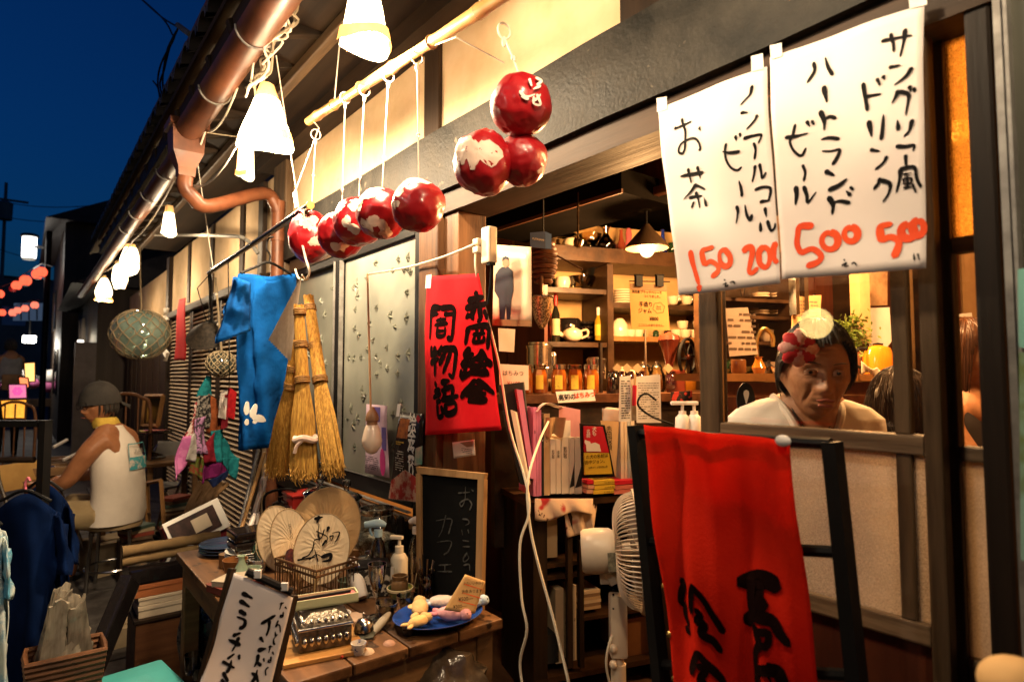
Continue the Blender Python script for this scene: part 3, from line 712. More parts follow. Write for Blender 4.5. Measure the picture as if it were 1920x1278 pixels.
S2 = [[(652,242),(730,225),(815,208)],[(700,200),(715,250),(722,300)],[(780,172),(775,240),(758,328)],[(698,392),(755,380)],[(822,392),(790,440),(728,488)],[(745,520),(735,550),(712,588)],[(748,525),(800,540),(800,580),(785,652)],[(808,495),(815,522)],[(832,505),(838,525)],
 [(738,685),(742,738)],[(820,680),(805,740),(775,772)],[(730,828),(780,830),(830,822),(825,852)],[(782,878),(785,935)],[(752,955),(748,1010),(728,1082)],[(752,955),(830,945),(845,1010),(868,1055)],([(768,985),(815,978)],.6),([(770,1010),(815,1005)],.6),([(790,985),(792,1055)],.6),([(768,1040),(810,1035)],.6),([(770,1060),(815,1055)],.6),([(820,1040),(838,1085)],.7),([(770,1010),(770,1040)],.6),([(815,1005),(812,1038)],.6),
 ([(548,480),(560,560),(570,628)],1.3),[(565,552),(645,540)],[(628,455),(645,490)],[(662,440),(672,458)],([(575,688),(590,770)],1.3),[(660,655),(652,740),(645,790)],[(582,845),(632,855)],[(675,885),(655,920),(612,955)],[(635,1005),(625,1035),(600,1065)],[(635,1015),(690,1035),(685,1085),(652,1135)],
 ([(255,352),(262,400),(225,465)],1.2),[(322,325),(340,380),(368,425)],([(318,490),(335,575)],1.4),([(298,628),(318,680),(318,730)],1.3),[(318,675),(350,658),(385,668)],[(300,785),(345,775),(400,782)],[(305,850),(350,850),(400,842),(390,880),(362,925)],([(322,962),(368,985)],1.4),([(440,1008),(400,1040),(340,1068)],1.3),([(340,1108),(362,1150),(358,1200)],1.4),[(358,1140),(400,1130),(458,1140)],[(440,1075),(462,1098)],[(462,1052),(480,1068)],
 [(160,705),(145,770),(130,800),(150,850),(190,878),(215,835)],[(105,778),(160,770),(225,752)],[(222,685),(238,712)],[(250,682),(262,702)],[(198,930),(212,970),(205,1018)],([(162,1052),(168,1100),(162,1152)],1.3),[(205,1050),(222,1100),(228,1140),(270,1082)]]
lettering(PL,S2,.0057,'black_lettering',m_ink,P2,**Z4)
def loop(cx,cy,rx,ry): return [(cx+rx*math.sin(t),cy-ry*math.cos(t)) for t in [2*math.pi*i/10 for i in range(11)]]
O2 = [[(252,-8),(185,-2),(172,50),(170,100),(192,148)],[(190,148),(250,122),(298,158),(285,195),(228,220)],loop(345,75,44,48),loop(462,38,38,40),[(695,-18),(635,-5),(630,25),(640,78)],[(640,75),(690,55),(735,78),(732,120),(712,168)],loop(790,25,40,40),loop(848,5,32,42)]
lettering(PL,O2,.0098,'orange_price',m_oink,P2,taper=.1,**Z8)
lettering(PL,[[(425,180),(432,190)],[(415,215),(440,200),(430,220),(455,215)],[(470,205),(485,198),(500,215)],[(825,150),(830,185)],[(848,150),(858,185)]],.0026,'small_lettering',m_ink,P2,**Z8)
for p, c4 in ((P1,[(1230,184),(1249,181),(1250,205),(1231,210)]),(P1,[(1409,106),(1430,100),(1432,130),(1410,135)]),(P2,[(1443,85),(1465,80),(1466,105),(1445,112)]),(P2,[(1705,0),(1738,-8),(1739,10),(1707,18)])):
    quad(PL,c4,.0006,2,2,off=.002).build('tape',m_tape,p)
# ================================================================== red cloth with brush characters
m_rcloth = mat('red_cotton',(.74,.012,.018),(.64,.008,.014),spec=.1,rough=.9,scale=6,bump=.1,bscale=300,sheen=.2,translucent=.1)
m_cink = mat('cloth_ink',(.009,.003,.002),(.005,.001,.001),spec=.03,rough=.95)
CW = lambda a, b: .006*math.sin(a*16+b*3)+.005*math.sin(b*11+a*8)+.003*math.sin(a*37)
CL = facade(-.075,CW)
RC = tag(quad(CL,[(797,519),(893,512),(941,806),(792,816)],.001,24,30).build('red_cloth',m_rcloth,None,smooth=2),'bright red cotton cloth with seven black brush characters pinned to the brown post','cloth')
Z3 = dict(ox=780,oy=500,sc=3.87)
K = [[(418,180),(425,225)],[(370,245),(425,228),(470,215)],[(420,190),(428,290)],[(355,300),(420,280),(490,265)],[(408,290),(396,350),(402,380)],[(378,345),(360,370)],[(440,290),(445,370),(430,395)],[(470,315),(495,372)],
 [(375,440),(365,560)],[(378,440),(500,432),(500,590)],([(420,455),(430,475)],.7),([(465,450),(450,475)],.7),([(405,490),(475,480)],.7),([(440,480),(438,530)],.7),([(415,510),(412,545),(470,535),(470,505)],.7),
 [(392,590),(365,640),(395,660)],[(410,630),(350,710),(400,700)],[(375,700),(370,770)],[(345,750),(350,805)],[(465,605),(440,650),(400,690)],[(465,610),(500,680),(540,710)],[(430,672),(475,665)],[(400,730),(500,705)],[(450,720),(400,770),(350,812)],[(400,770),(510,765)],[(480,740),(515,780)],
 [(430,820),(400,870),(350,945)],[(440,825),(500,870),(565,915)],[(400,885),(480,880)],[(380,925),(500,920)],[(440,880),(440,960)],[(400,940),(410,965)],[(475,935),(465,960)],[(395,975),(510,965)],
 [(180,285),(182,310)],[(180,295),(122,305),(115,400),(108,520)],[(190,300),(270,300),(275,400),(268,515),(240,515)],([(120,345),(175,340)],.8),([(215,345),(270,340)],.8),([(165,390),(225,380)],.7),([(190,370),(195,400)],.7),([(150,425),(235,410)],.7),([(175,440),(172,500),(220,495),(222,440)],.7),([(178,468),(218,465)],.6),
 [(125,580),(115,650)],[(115,640),(180,620)],[(155,580),(155,680),(150,790)],[(110,700),(185,665)],[(205,575),(185,640)],[(205,600),(295,600),(300,700),(285,795),(255,780)],[(230,620),(190,710)],[(265,620),(215,770)],
 [(145,840),(160,870)],[(120,950),(190,920)],[(135,905),(185,890)],[(150,985),(185,970)],[(155,1000),(160,1085),(195,1075),(190,1010)],[(200,840),(255,825)],[(230,840),(220,900),(215,960)],[(200,900),(280,870),(275,950)],[(195,965),(325,935)],[(225,995),(222,1065),(300,1045),(300,985),(230,995)]]
lettering(CL,K,.0185,'brush_lettering',m_cink,RC,taper=.15,**Z3)
quad(CL,[(796,516),(808,514),(806,540),(795,540)],.0006,2,2,off=.002).build('tape',m_tape,RC)
# ================================================================== red banner on the leaning rack, in front of the door
m_ban = mat('red_banner_cotton',(.80,.030,.008),(.62,.014,.005),spec=.1,rough=.9,scale=3,bump=.15,bscale=200,translucent=.45,sheen=.2)
NW = lambda a, b: .009*math.sin(a*44+.8*math.sin(b*3))+.004*math.sin(a*95+b*6)+.004*math.sin(b*23+a*14)
BN = facade(-.20,NW)
RB = tag(quad(BN,[(1208,796),(1484,826),(1535,1330),(1268,1330)],.001,40,40).build('red_banner',m_ban,None,smooth=2),'translucent red banner with large black brush strokes on the leaning rack by the door','banner')
Z5 = dict(ox=1190,oy=1040,sc=5.369)
K2 = [[(440,250),(470,310),(440,380),(430,480),(470,520),(480,620),(530,710)],[(485,745),(545,785)],[(615,300),(592,420),(580,565)],[(610,290),(720,430),(800,580),(860,680),(905,770)],[(650,530),(690,600),(660,650),(720,690),(700,770),(740,820),(800,860),(870,970)],[(660,960),(620,1060),(580,1170)],[(660,960),(760,1110),(900,1290)],[(670,1090),(730,1150),(700,1230),(740,1310)],
 ([(1040,300),(1110,260),(1300,240),(1460,310)],1.8),([(1150,230),(1160,400),(1190,600)],1.6),([(1140,480),(1250,470),(1350,490)],1.3),([(1250,260),(1260,500)],1.7),([(1100,680),(1200,600),(1350,600)],1.5),([(1200,600),(1400,640),(1500,780),(1590,880)],1.3),([(1225,700),(1250,800),(1300,880),(1370,890),(1380,770),(1260,760)],1.0),[(1290,880),(1220,980),(1215,1150),(1220,1310)],([(1390,1080),(1430,1150)],1.2),([(1250,1150),(1400,1140),(1490,1170),(1520,1310)],1.4),([(1330,1150),(1345,1310)],1.7)]
lettering(BN,K2,.0125,'brush_lettering',m_cink,RB,taper=.1,off=.0022,**Z5)
RK = thing('banner_rack','black leaning ladder rack that carries the red banner','rack',at(1240,1278,-.17))
for a, b in (((1192,797),(1245,1330)),((1560,828),(1612,1330))):
    p, q = at(*a,-.165), at(*b,-.165); d = q-p
    MB().box((p+q)/2,(.032,.022,d.length),M=d.to_track_quat('Z','Y').to_matrix()).build('upright',m_black,RK)
for y in (812,1015,1245):
    p, q = at(1196+(y-797)*.1,y,-.165), at(1560+(y-828)*.1,y+20,-.165); MB().tube([p,q],.010,8).build('rung',m_black,RK,smooth=True)
for y in (913,1005,1098,1188,1272):
    p = at(1212+(y-796)*.113,y,-.19); MB().ball(p,.007,8,6).build('brass_stud',mat('brass',(.6,.42,.14),rough=.3,metal=1),RK,smooth=True)
tg = MB().ball(at(1468,826,-.215),(.014,.006,.010),10,6); tg.build('white_clip',m_tape,RK,smooth=True)
# ================================================================== clothes rail, T-shirt, brooms, net floats
m_steel = mat('steel_tube',(.42,.41,.40),(.3,.29,.28),rough=.22,metal=1)
r0, r1 = at(580,386,-.40), at(392,512,-.40)
RL = thing('clothes_rail','dark steel clothes rail with a brass end cap running along the wall','clothes rail',r1)
MB().tube([r0,r1],.0125,12).build('tube',m_steel,RL,smooth=True)
dr = (r0-r1).normalized(); MB().tube([r0,r0+dr*.012],.015,14).build('end_cap',mat('brass',(.6,.42,.14),rough=.3,metal=1),RL,smooth=True)
MB().tube(catmull([at(270,440,-.35),at(420,442,-.2),at(462,450,-.12),at(484,475,-.06)]),.012,8).build('wall_bracket',mat('grey_pipe',(.34,.33,.30),rough=.4),RL,smooth=True)
MB().tube(sag(r1,r1+V((-.05,.06,-.55)),0),.008,6).build('hanging_strap',m_black,RL)
# rail ends carried by a cord to the eave
MB().tube([r0-dr*.1,V((r0.x-.1,-.5,2.60))],.0025,5).build('suspension_cord',m_wcord,RL); MB().tube([r1+dr*.1,V((r1.x+.1,-.5,2.60))],.0025,5).build('suspension_cord',m_wcord,RL)
m_blue = mat('blue_cotton',(.001,.055,.22),(.001,.036,.15),spec=.08,rough=.95,scale=5,bump=.55,bscale=16,sheen=.3)
# T-shirt: plane turned between the rail and the viewer
TO = at(500,497,-.40); tex = vpdir(700);
TP = Plane(TO,tex,(0,0,1))
TS = thing('blue_t_shirt','bright blue cotton T-shirt with white flower print on a black hanger','t-shirt',TO-V((0,0,.8)))
hang = MB()
def T2(px,py,off=0): return TP.px(px,py,off)
hang.tube(catmull([T2(452,512),T2(480,500),T2(505,492),T2(545,513)],4),.006,8); hang.tube(catmull([T2(505,492),T2(506,478),T2(500,466),T2(503,448),T2(512,444)],4),.004,6); hang.build('hanger',m_black,TS,smooth=True)
def shirt(front):
    # outline rows: (y, left x, right x) of the body
    rows = [(513,447,556),(540,440,556),(600,443,553),(680,441,549),(760,446,547),(846,447,545)]
    def fn(u,v):
        y = 513+(845-513)*(1-v)
        for (ya,la,ra), (yb,lb,rb) in zip(rows,rows[1:]):
            if ya <= y <= yb+.01: f = (y-ya)/(yb-ya); l = la+(lb-la)*f; r = ra+(rb-ra)*f; break
        x = l+(r-l)*u; dip = (14*math.exp(-((u-.55)/.22)**2)) if front else 5*math.exp(-((u-.55)/.22)**2)
        yy = y+dip*max(0,1-(y-513)/40) - (1-v)*10*u
        d = (.045 if front else -.03)*math.sin(math.pi*min(1,max(0,u)))*(.35+.65*(1-v)) + .02*(1-v)*math.sin(u*13+v*4)+.012*noise.noise(V((u*5,v*6,2 if front else 7)))
        return TP.px(x,yy,d)
    return MB().grid(fn,26,36,.0015)
fr = shirt(True); fr.build('front',m_blue,TS,smooth=2); shirt(False).build('back',m_blue,TS,smooth=2)
def sleeve(c4,off,sg):
    def fn(u,v):
        x0, y0 = [c4[3][i]*(1-u)+c4[2][i]*u for i in (0,1)]; x1, y1 = [c4[0][i]*(1-u)+c4[1][i]*u for i in (0,1)]
        return TP.px(x0*(1-v)+x1*v,y0*(1-v)+y1*v,off+sg*(.045*math.sin(math.pi*u)+.012*noise.noise(V((u*5,v*7,sg)))+.008*math.sin(v*14+u*3)))
    MB().grid(fn,14,16,.0015).build('sleeve',m_blue,TS,smooth=2)
c4 = [(440,518),(470,530),(470,620),(404,644)]
sleeve(c4,.055,1); sleeve(c4,.0,-1)
m_pr = mat('white_print',(.70,.68,.62),rough=.8)
fp = MB()
def blob(cx,cy,rx,ry,rot):
    pts = []
    for k in range(14):
        t = 2*math.pi*k/14; a = rx*math.cos(t)*(1+.15*math.sin(3*t)); b = ry*math.sin(t); x = cx+a*math.cos(rot)-b*math.sin(rot); y = cy+a*math.sin(rot)+b*math.cos(rot); pts.append(TP.px(x,y,.078))
    fp.poly(pts,TP.n,.003)
for q in ((463,765,5,13,.1),(476,770,6,14,.35),(486,784,13,7,.2),(463,791,4,6,.2),(478,790,4,4,0)): blob(*q)
fp.build('flower_print',m_pr,TS)
# hook with brooms and a palm fan
HK = thing('wire_hook','long white S-shaped wire hook carrying the brooms','hook',at(575,520,-.41))
MB().tube(catmull([at(553,400,-.41),at(560,394,-.41),at(570,400,-.41),at(562,430,-.41),at(572,480,-.41),at(580,508,-.41),at(573,525,-.41),at(560,521,-.41),at(554,505,-.41)],5),.0042,8).build('wire',m_wcord,HK,smooth=True)
m_straw = mat('broom_straw',(.66,.37,.07),(.30,.14,.025),rough=.7,scale=170,stretch='z')
m_tie = mat('broom_binding',(.38,.20,.06),(.22,.11,.03),rough=.6,scale=30)
def broom(top,knots,bot,wbot,label,seed,y,tie=None):
    rnd = random.Random(seed); a = at(*top,y); e = at(*bot,y); d = (a-CAM).dot(FWD)/FPX
    T = thing('straw_broom',label,'broom',e,'straw brooms on the wire hook')
    ks = [at(*k,y) for k in knots]; hr = 11*d*.9
    b = MB(); b.tube([a,ks[-1]],[hr*.85,hr*1.15],12)
    for k in range(26):
        t = k/26*2*math.pi; o = V((math.cos(t),math.sin(t),0)); b.tube([a+o*hr*.82+V((0,0,rnd.uniform(0,.008))),ks[-1]+o*hr*1.12],.0018,4)
    b.build('handle',m_straw,T,smooth=True)
    for i, k in enumerate(ks):
        dr2 = (a-ks[-1]).normalized(); r = hr*(1.05+.1*i)
        for j in range(4):
            p = k+dr2*(j-1.5)*.006; MB().ring(p,r,.0032,M=dr2.to_track_quat('Z','X').to_matrix(),seg=16).build('binding',m_tie,T,smooth=True)
    s = MB(); k = ks[-1]; W_ = wbot*d
    for q in range(700):
        t = rnd.uniform(0,2*math.pi); rr = math.sqrt(rnd.random()); o = RGT*math.cos(t)*rr+V((FWD.x,FWD.y,0))*math.sin(t)*rr*.5
        p0 = k+o*hr*1.05; p2 = e+o*W_*.52+V((0,0,rnd.gauss(0,.012))); p1 = p0.lerp(p2,.45)+o*W_*.08; p3 = p2+V((rnd.gauss(0,.006),rnd.gauss(0,.006),-rnd.uniform(0,.02)))
        s.tube([p0,p1,p2,p3],[.0016,.0015,.0012,.0006],3,cap=False)
    s.build('bristles',m_straw,T,kind='stuff')
    if tie:
        c = at(*tie,y); M = Matrix.Identity(3); ff = V((FWD.x,FWD.y,0)).normalized(); MB().tube([c+(RGT*math.cos(t)*1.0+ff*math.sin(t)*.58)*W_*.36+V((0,0,.004*math.sin(3*t))) for t in [i*math.pi/12 for i in range(24)]],.011,8,closed=True).build('white_tie',m_pale,T,smooth=True); MB().tube(catmull([c-ff*W_*.22,c-ff*W_*.25-RGT*.02+V((0,0,-.02)),c-ff*W_*.24-RGT*.028+V((0,0,-.045))],4),.006,6).build('tie_end',m_pale,T,smooth=True)
    return T
broom((560,574),[(562,585),(564,646),(567,712)],(570,884),50,'middle straw broom with a white cloth tie, nearest on the hook',1,-.46,(573,822))
broom((578,556),[(581,578),(590,650),(600,712)],(625,872),36,'straw broom at the right of the hook, leaning outward',2,-.40)
broom((556,640),[(550,690),(545,722)],(519,880),42,'straw broom at the left of the hook, mostly behind the middle one',3,-.40)
m_fanp = mat('pale_palm',(.70,.56,.42),(.56,.42,.3),rough=.8,scale=40,stretch='z')
PF = thing('palm_fan','pale pleated palm leaf fan hanging between the T-shirt and the brooms','fan',at(535,650,-.44))
pf = MB(); ap = at(566,515,-.44)
for k in range(10):
    t0_, t1_ = k/10, (k+1)/10
    e0 = at(505+ (545-505)*t0_,636+(676-636)*t0_,-.44); e1 = at(505+40*t1_,636+40*t1_,-.44); em = (e0+e1)/2+V((0,-.008,0))
    pf.add([ap,e0,em,e1],[(0,1,2),(0,2,3)])
pf.build('leaf',m_fanp,PF); MB().tube([ap,at(572,524,-.41)],.003,6).build('loop',m_wcord,PF)
# glass floats in nets
m_fglass = mat('float_glass',(.36,.50,.42),(.18,.28,.24),rough=.08,scale=3,spec=1.0,trans=.45,coat=1)
m_net = mat('net_cord',(.34,.27,.17),(.2,.15,.09),rough=.8)
def net_float(px,py,dia,y,label,hang_to,seed=0,dark=False):
    c = at(px,py,y); d = (c-CAM).dot(FWD)/FPX; r = dia*d/2
    T = thing('glass_float',label,'glass float',c-V((0,0,r)),'glass fishing floats in nets')
    MB().ball(c,(r,r,r*.93),32,22).build('ball',m_fglass if not dark else mat('dark_float_glass',(.05,.06,.05),(.02,.025,.02),rough=.06,spec=1,coat=1),T,smooth=2)
    nb = MB(); rr = r*1.025
    def P(la,lo): return c+V((rr*math.cos(la)*math.cos(lo),rr*math.cos(la)*math.sin(lo),rr*.93*math.sin(la)))
    N = 14
    for s in (1,-1):
        for k in range(N):
            pts = []
            for i in range(15):
                f = i/14; la = -1.35+2.65*f; lo = 2*math.pi*k/N+s*f*2.2+.05*math.sin(i*3+k); pts.append(P(la,lo))
            nb.tube(pts,.0026*dia/100+.0012,5)
    nb.build('net',m_net,T,smooth=True)
    kb = MB(); rnd = random.Random(seed)
    for q in range(40): kb.ball(P(rnd.uniform(-1.2,1.2),rnd.uniform(0,6.3)),.0055,6,4)
    kb.build('net_knots',m_net,T,kind='stuff')
    h = V(hang_to); MB().tube(catmull([c+V((0,0,r*.9)),c+V((0,0,r*1.2)),c.lerp(h,.6)+V((.004,.003,0)),h],4),[.006]*13,6).build('hanging_rope',m_net,T,smooth=True)
    for f in (.2,.55): MB().ball(c.lerp(h,f+.25),.009,8,6).build('rope_knot',m_wcord,T,smooth=True)
    return T
net_float(263,627,100,-.50,'large green glass fishing float in a rope net hanging under the lamps',at(262,462,-.50))
net_float(414,682,52,-.36,'small dark glass float in a net behind the blue T-shirt',at(404,520,-.38),2,True)
# ribbons and the dark hat on the rail
m_rib = mat('red_ribbon',(.62,.03,.035),(.5,.02,.02),rough=.7,translucent=.3)
RI = tag(quad(Plane(at(340,620,-.12),(1,0,0),(0,0,1),lambda a,b: .01*math.sin(b*9)),[(337,561),(350,558),(346,676),(324,676)],.001,6,16).build('red_ribbon',m_rib,None,smooth=2),'pink red cloth strip hanging against the louvred shutters','ribbon')
wr = MB()
for k, x in enumerate((309,313)):
    wr.tube([at(x+2*math.sin(i*2.1+k),578+i*7,-.12) for i in range(15)],[.012+.006*math.sin(i*2.2) for i in range(15)],6,flat=.35)
WR = tag(wr.build('paper_streamer',m_white,None,smooth=True),'white twisted paper streamer beside the glass float','streamer')
HB = thing('dark_hat','dark woven conical hat hanging from the clothes rail','hat',at(390,640,-.38))
hc = at(392,618,-.38); MB().lathe([(.005,.09),(.05,.055),(.10,.015),(.125,0),(.12,-.006),(.0,.05)],hc-V((0,0,.03)),22,M=Matrix.Rotation(R(40),3,'Y') @ Matrix.Rotation(R(25),3,'X')).build('brim',mat('dark_weave',(.035,.026,.018),(.01,.008,.006),rough=.7,scale=60),HB,smooth=True)
MB().tube([hc,at(370,540,-.39),at(395,512,-.40)],.003,5).build('strap',m_black,HB); MB().tube([hc,at(400,560,-.39),at(395,512,-.40)],.003,5).build('strap',m_black,HB)
# patchwork cloth bags hung on the rail end
BGP = Plane(at(390,800,-.40),vpdir(500),(0,0,1),lambda a,b: .016*math.sin(a*42+b*7)+.008*math.sin(a*90-b*11)+.006*math.sin(b*30+a*20))
BG = thing('patchwork_bag','patchwork cloth bag of pink, teal and maroon pieces hanging before the shutters','bag',at(390,900,-.40))
mm = lambda n, c, c2=None, sc=30: mat('patch_'+n,c,c2,rough=.95,spec=.08,bump=.3,bscale=40,scale=sc,ramp=(.46,.52))
maroon = mm('maroon',(.20,.015,.025)); teal = mm('teal',(.015,.17,.19),(.01,.11,.13))
for c4, m, off in (([(383,704),(391,706),(396,742),(374,744)],teal,.0),([(374,742),(392,740),(390,802),(362,812)],mm('black',(.015,.015,.015),(.2,.18,.16),60),.012),([(390,738),(412,756),(417,815),(388,812)],mm('rust',(.22,.06,.02)),.004),
    ([(364,762),(375,750),(368,814),(342,822)],mm('maroon_stripe',(.24,.02,.03),(.5,.4,.36),50),.008),([(342,818),(364,812),(350,872),(324,900)],mm('pink',(.46,.15,.32),(.38,.1,.26)),.012),([(362,786),(382,780),(386,850),(360,850)],mm('mauve',(.34,.17,.32),(.05,.04,.05),46),.022),([(350,814),(364,810),(360,866),(346,862)],mm('grey',(.4,.37,.35)),.018),
    ([(392,808),(416,804),(444,862),(400,866)],teal,.006),([(404,858),(444,858),(440,900),(426,880)],teal,.007),([(380,842),(396,810),(400,866),(382,868)],maroon,.014),([(360,846),(386,860),(378,900),(354,886)],mm('olive',(.08,.10,.02),(.16,.03,.02),40),.006),([(384,860),(416,858),(426,884),(378,906)],mm('plum',(.16,.015,.10)),.003),([(394,900),(424,880),(427,888),(398,914)],mm('navy',(.012,.02,.07)),.010)):
    quad(BGP,c4,.006,10,12,off=off).build('patch',m,BG,smooth=2)
MB().tube([BGP.px(388,708),at(391,640,-.39),at(393,515,-.40)],.003,5).build('strap',m_black,BG)
B2 = thing('red_pouch','small red and dotted cloth pouches hanging left of the blue T-shirt','pouch',at(430,790,-.42))
for pts, m in (([(420,736),(428,730),(424,786),(405,782)],mm('dotted',(.55,.48,.44))),([(430,726),(441,735),(440,786),(426,780)],mm('red',(.42,.015,.02))),([(421,742),(429,738),(430,800),(415,804)],maroon)):
    MB().poly([BGP.px(x,y,.035+.004*(m is maroon)) for x,y in pts],BGP.n,.012).build('pouch',m,B2)
MB().tube([BGP.px(430,730,.04),at(430,660,-.40),at(428,490,-.40)],.003,5).build('strap',m_black,B2)
# power strip, cord and the unlit bulb
PS = thing('power_strip','cream power strip with plugs fixed to the brown post above the red cloth','power strip',at(915,470,-.06))
FP = facade(-.07)
p = FP.px(917,460); MB().bevbox(p,(.045,.032,.115),.006).build('body',m_cream,PS)
MB().bevbox(FP.px(905,455)+V((0,-.02,0)),(.03,.02,.02),.004).build('plug',m_cream,PS); MB().bevbox(FP.px(905,470)+V((0,-.02,0)),(.03,.02,.02),.004).build('plug',m_cream,PS)
MB().bevbox(FP.px(921,485),(.02,.022,.045),.004).build('plug',m_black,PS)
MB().tube(catmull([FP.px(895,456),FP.px(830,482),FP.px(760,502),at(690,514,-.20)],6),.0042,6).build('cord',m_cream,PS,smooth=True)
MB().tube(catmull([FP.px(900,468),FP.px(892,475),FP.px(893,510),at(905,560,-.03),at(935,680,.0),at(955,800,.02),at(985,900,.0),at(992,960,-.02),at(975,1020,-.05),at(978,1120,-.06),at(988,1180,-.06),at(975,1240,-.06),at(982,1300,-.06)],5),.0042,6).build('cord',m_cream,PS,smooth=True)
MB().tube(catmull([FP.px(922,492),FP.px(920,530),FP.px(915,570)],6),.0042,6).build('cord',m_black,PS,smooth=True)
MB().tube(catmull([at(1028,790,.2),at(1010,830,.1),at(990,900,.0),at(993,980,-.02),at(1010,1060,-.02),at(1035,1150,-.03),at(1062,1260,-.05),at(1070,1300,-.05)],6),.0042,6).build('cord',m_cream,PS,smooth=True)
LB = thing('hanging_bulb','unlit frosted bulb in a brown socket hanging before the star glass window','bulb',at(697,850,-.20))
yb = -.30
MB().tube([at(689,514,-.20),at(691,600,-.26),at(695,765,yb)],.0035,6).build('cord',mat('tan_cord',(.45,.26,.13),rough=.6),LB,smooth=True)
c = at(697,851,yb); top = at(697,770,yb); d = (c-CAM).dot(FWD)/FPX;
def zz(py): return at(697,py,yb).z
MB().lathe([(.004*1,zz(851)),(9*d,zz(848)),(17*d,zz(836)),(19*d,zz(826)),(18.4*d,zz(822)),(15*d,zz(806)),(12*d,zz(798)),(10.5*d,zz(796))],(c.x,c.y,0),24).build('glass',mat('bulb_glass',(.74,.60,.48),(.7,.56,.44),rough=.25,spec=.6),LB,smooth=True)
MB().lathe([(10.5*d,zz(799)),(10*d,zz(790)),(12.5*d,zz(788)),(12.5*d,zz(782)),(10*d,zz(774)),(5*d,zz(767)),(3*d,zz(762))],(c.x,c.y,0),20).build('socket',mat('bakelite',(.28,.15,.08),(.2,.1,.05),rough=.35),LB,smooth=True)
# posters and notes on the window and post
def note(name,label,cat,plane,c4,m,lines=(),ink=m_ink,th=.0008,n=6):
    o = tag(quad(plane,c4,th,n,n).build(name,m,None,smooth=2),label,cat); return o
m_pap = mat('note_paper',(.72,.58,.46),(.66,.5,.38),rough=.8)
PW = facade(-.055,lambda a,b: .003*math.sin(b*14+a*4))
pk = note('festival_flyer','pale pink printed flyer behind the hanging bulb, stuck to the window','flyer',PW,[(688,757),(726,760),(729,896),(683,886)],mat('pink_flyer',(.60,.42,.52),rough=.6))
pv = MB(); a, b2 = PW.st(703,762), PW.st(714,790); rect(pv,PW,a[0],b2[0],b2[1],a[1]); a, b2 = PW.st(717,800), PW.st(725,845); rect(pv,PW,a[0],b2[0],b2[1],a[1]); pv.build('violet_print',mat('violet',(.13,.09,.30)),pk)
pv = MB(); a, b2 = PW.st(684,852), PW.st(709,884); scribble(pv,PW,a[0],b2[0],b2[1],a[1],7,random.Random(3)); pv.build('fine_print',m_ink,pk)
pv = MB(); cst = PW.st(717,866); pv.poly([PW.p(cst[0]+.025*math.cos(t),cst[1]+.055*math.sin(t),.0012) for t in [i*math.pi/8 for i in range(16)]],PW.n,.0005); pv.build('pink_seal',mat('magenta',(.55,.04,.22)),pk)
fp_ = note('festival_poster','dark festival poster with white brush title and red artwork under the red cloth','poster',PW,[(750,772),(795,776),(792,945),(728,936)],mat('black_poster',(.02,.014,.012),rough=.25))
pv = MB()
for k, ch in enumerate('絵金祭り'):
    s, t = PW.st(774-k*.8,795+k*30); text(pv,PW,ch,s,t,.075,bold=.02,wx=.8)
pv.build('white_title',m_white,fp_)
def wpoly(pts,m,par,off=.0014): MB().poly([PW.px(x,y,off) for x,y in pts],PW.n,.0003).build('print',m,par)
wpoly([(752,783),(770,786),(765,822),(745,820)],mat('amber_print',(.35,.11,.02),(.12,.03,.01),scale=40),fp_)
wpoly([(733,900),(760,880),(790,900),(790,942),(728,934)],mat('red_art',(.40,.025,.02),(.58,.35,.26),scale=22,ramp=(.45,.55)),fp_)
wpoly([(784,777),(789,784),(785,793),(780,784)],mat('red_print',(.5,.02,.03)),fp_)
wpoly([(781,840),(794,835),(793,870),(778,872)],mat('green_art',(.05,.3,.22),(.55,.4,.3),scale=20),fp_)
pv = MB(); a, b2 = PW.st(744,825), PW.st(761,836); scribble(pv,PW,a[0],b2[0],b2[1],a[1],2,random.Random(5),h=.6); pv.build('yellow_print',mat('yellow_print',(.65,.42,.06)),fp_)
pv = MB(); a, b2 = PW.st(742,842), PW.st(757,885); scribble(pv,PW,a[0],b2[0],b2[1],a[1],9,random.Random(4)); pv.build('fine_print',m_white,fp_)
wpoly([(746,757),(752,757),(750,780),(744,781)],m_tape,fp_,.002)
cd = note('post_card','small cream card pinned on the brown post above the chalkboard','card',facade(-.05),[(848,829),(889,824),(891,853),(851,859)],m_pap)
PP = facade(-.05); pv = MB(); a, b2 = PP.st(866,838), PP.st(886,852); scribble(pv,PP,a[0],b2[0],b2[1],a[1],3,random.Random(8),h=.3); pv.build('fine_print',m_ink,cd)
MB().poly([PP.px(x,y,.0012) for x,y in ((862,829),(887,826),(887,836),(876,838))],PP.n,.0003).build('print',mat('brown_print',(.3,.16,.08)),cd)
# photograph of a standing person in a dark coat
PH = facade(.02,lambda a,b: .004*math.sin(a*9))
ph = note('portrait_print','large print of a standing figure in a dark coat beside the red cloth','print',PH,[(925,458),(995,463),(996,612),(922,610)],mat('print_paper',(.72,.52,.34),(.66,.46,.29),rough=.4))
def ppoly(pts,m,off=.0014,nm='print'): MB().poly([PH.px(x,y,off) for x,y in pts],PH.n,.0003).build(nm,m,ph)
dk = mat('coat_print',(.012,.012,.022)); ppoly([(934,505),(940,500),(952,500),(960,508),(961,545),(957,562),(955,600),(949,600),(947,570),(944,602),(936,602),(934,560),(926,545),(928,515)],dk)
ppoly([(941,486),(947,482),(953,486),(953,497),(947,502),(941,497)],mat('skin_print',(.35,.18,.09)),.0016); ppoly([(940,490),(941,483),(947,480),(953,483),(953,488),(947,485)],dk,.0018)
ppoly([(922,598),(995,600),(996,612),(922,610)],mat('print_floor',(.28,.14,.06)),.0012)
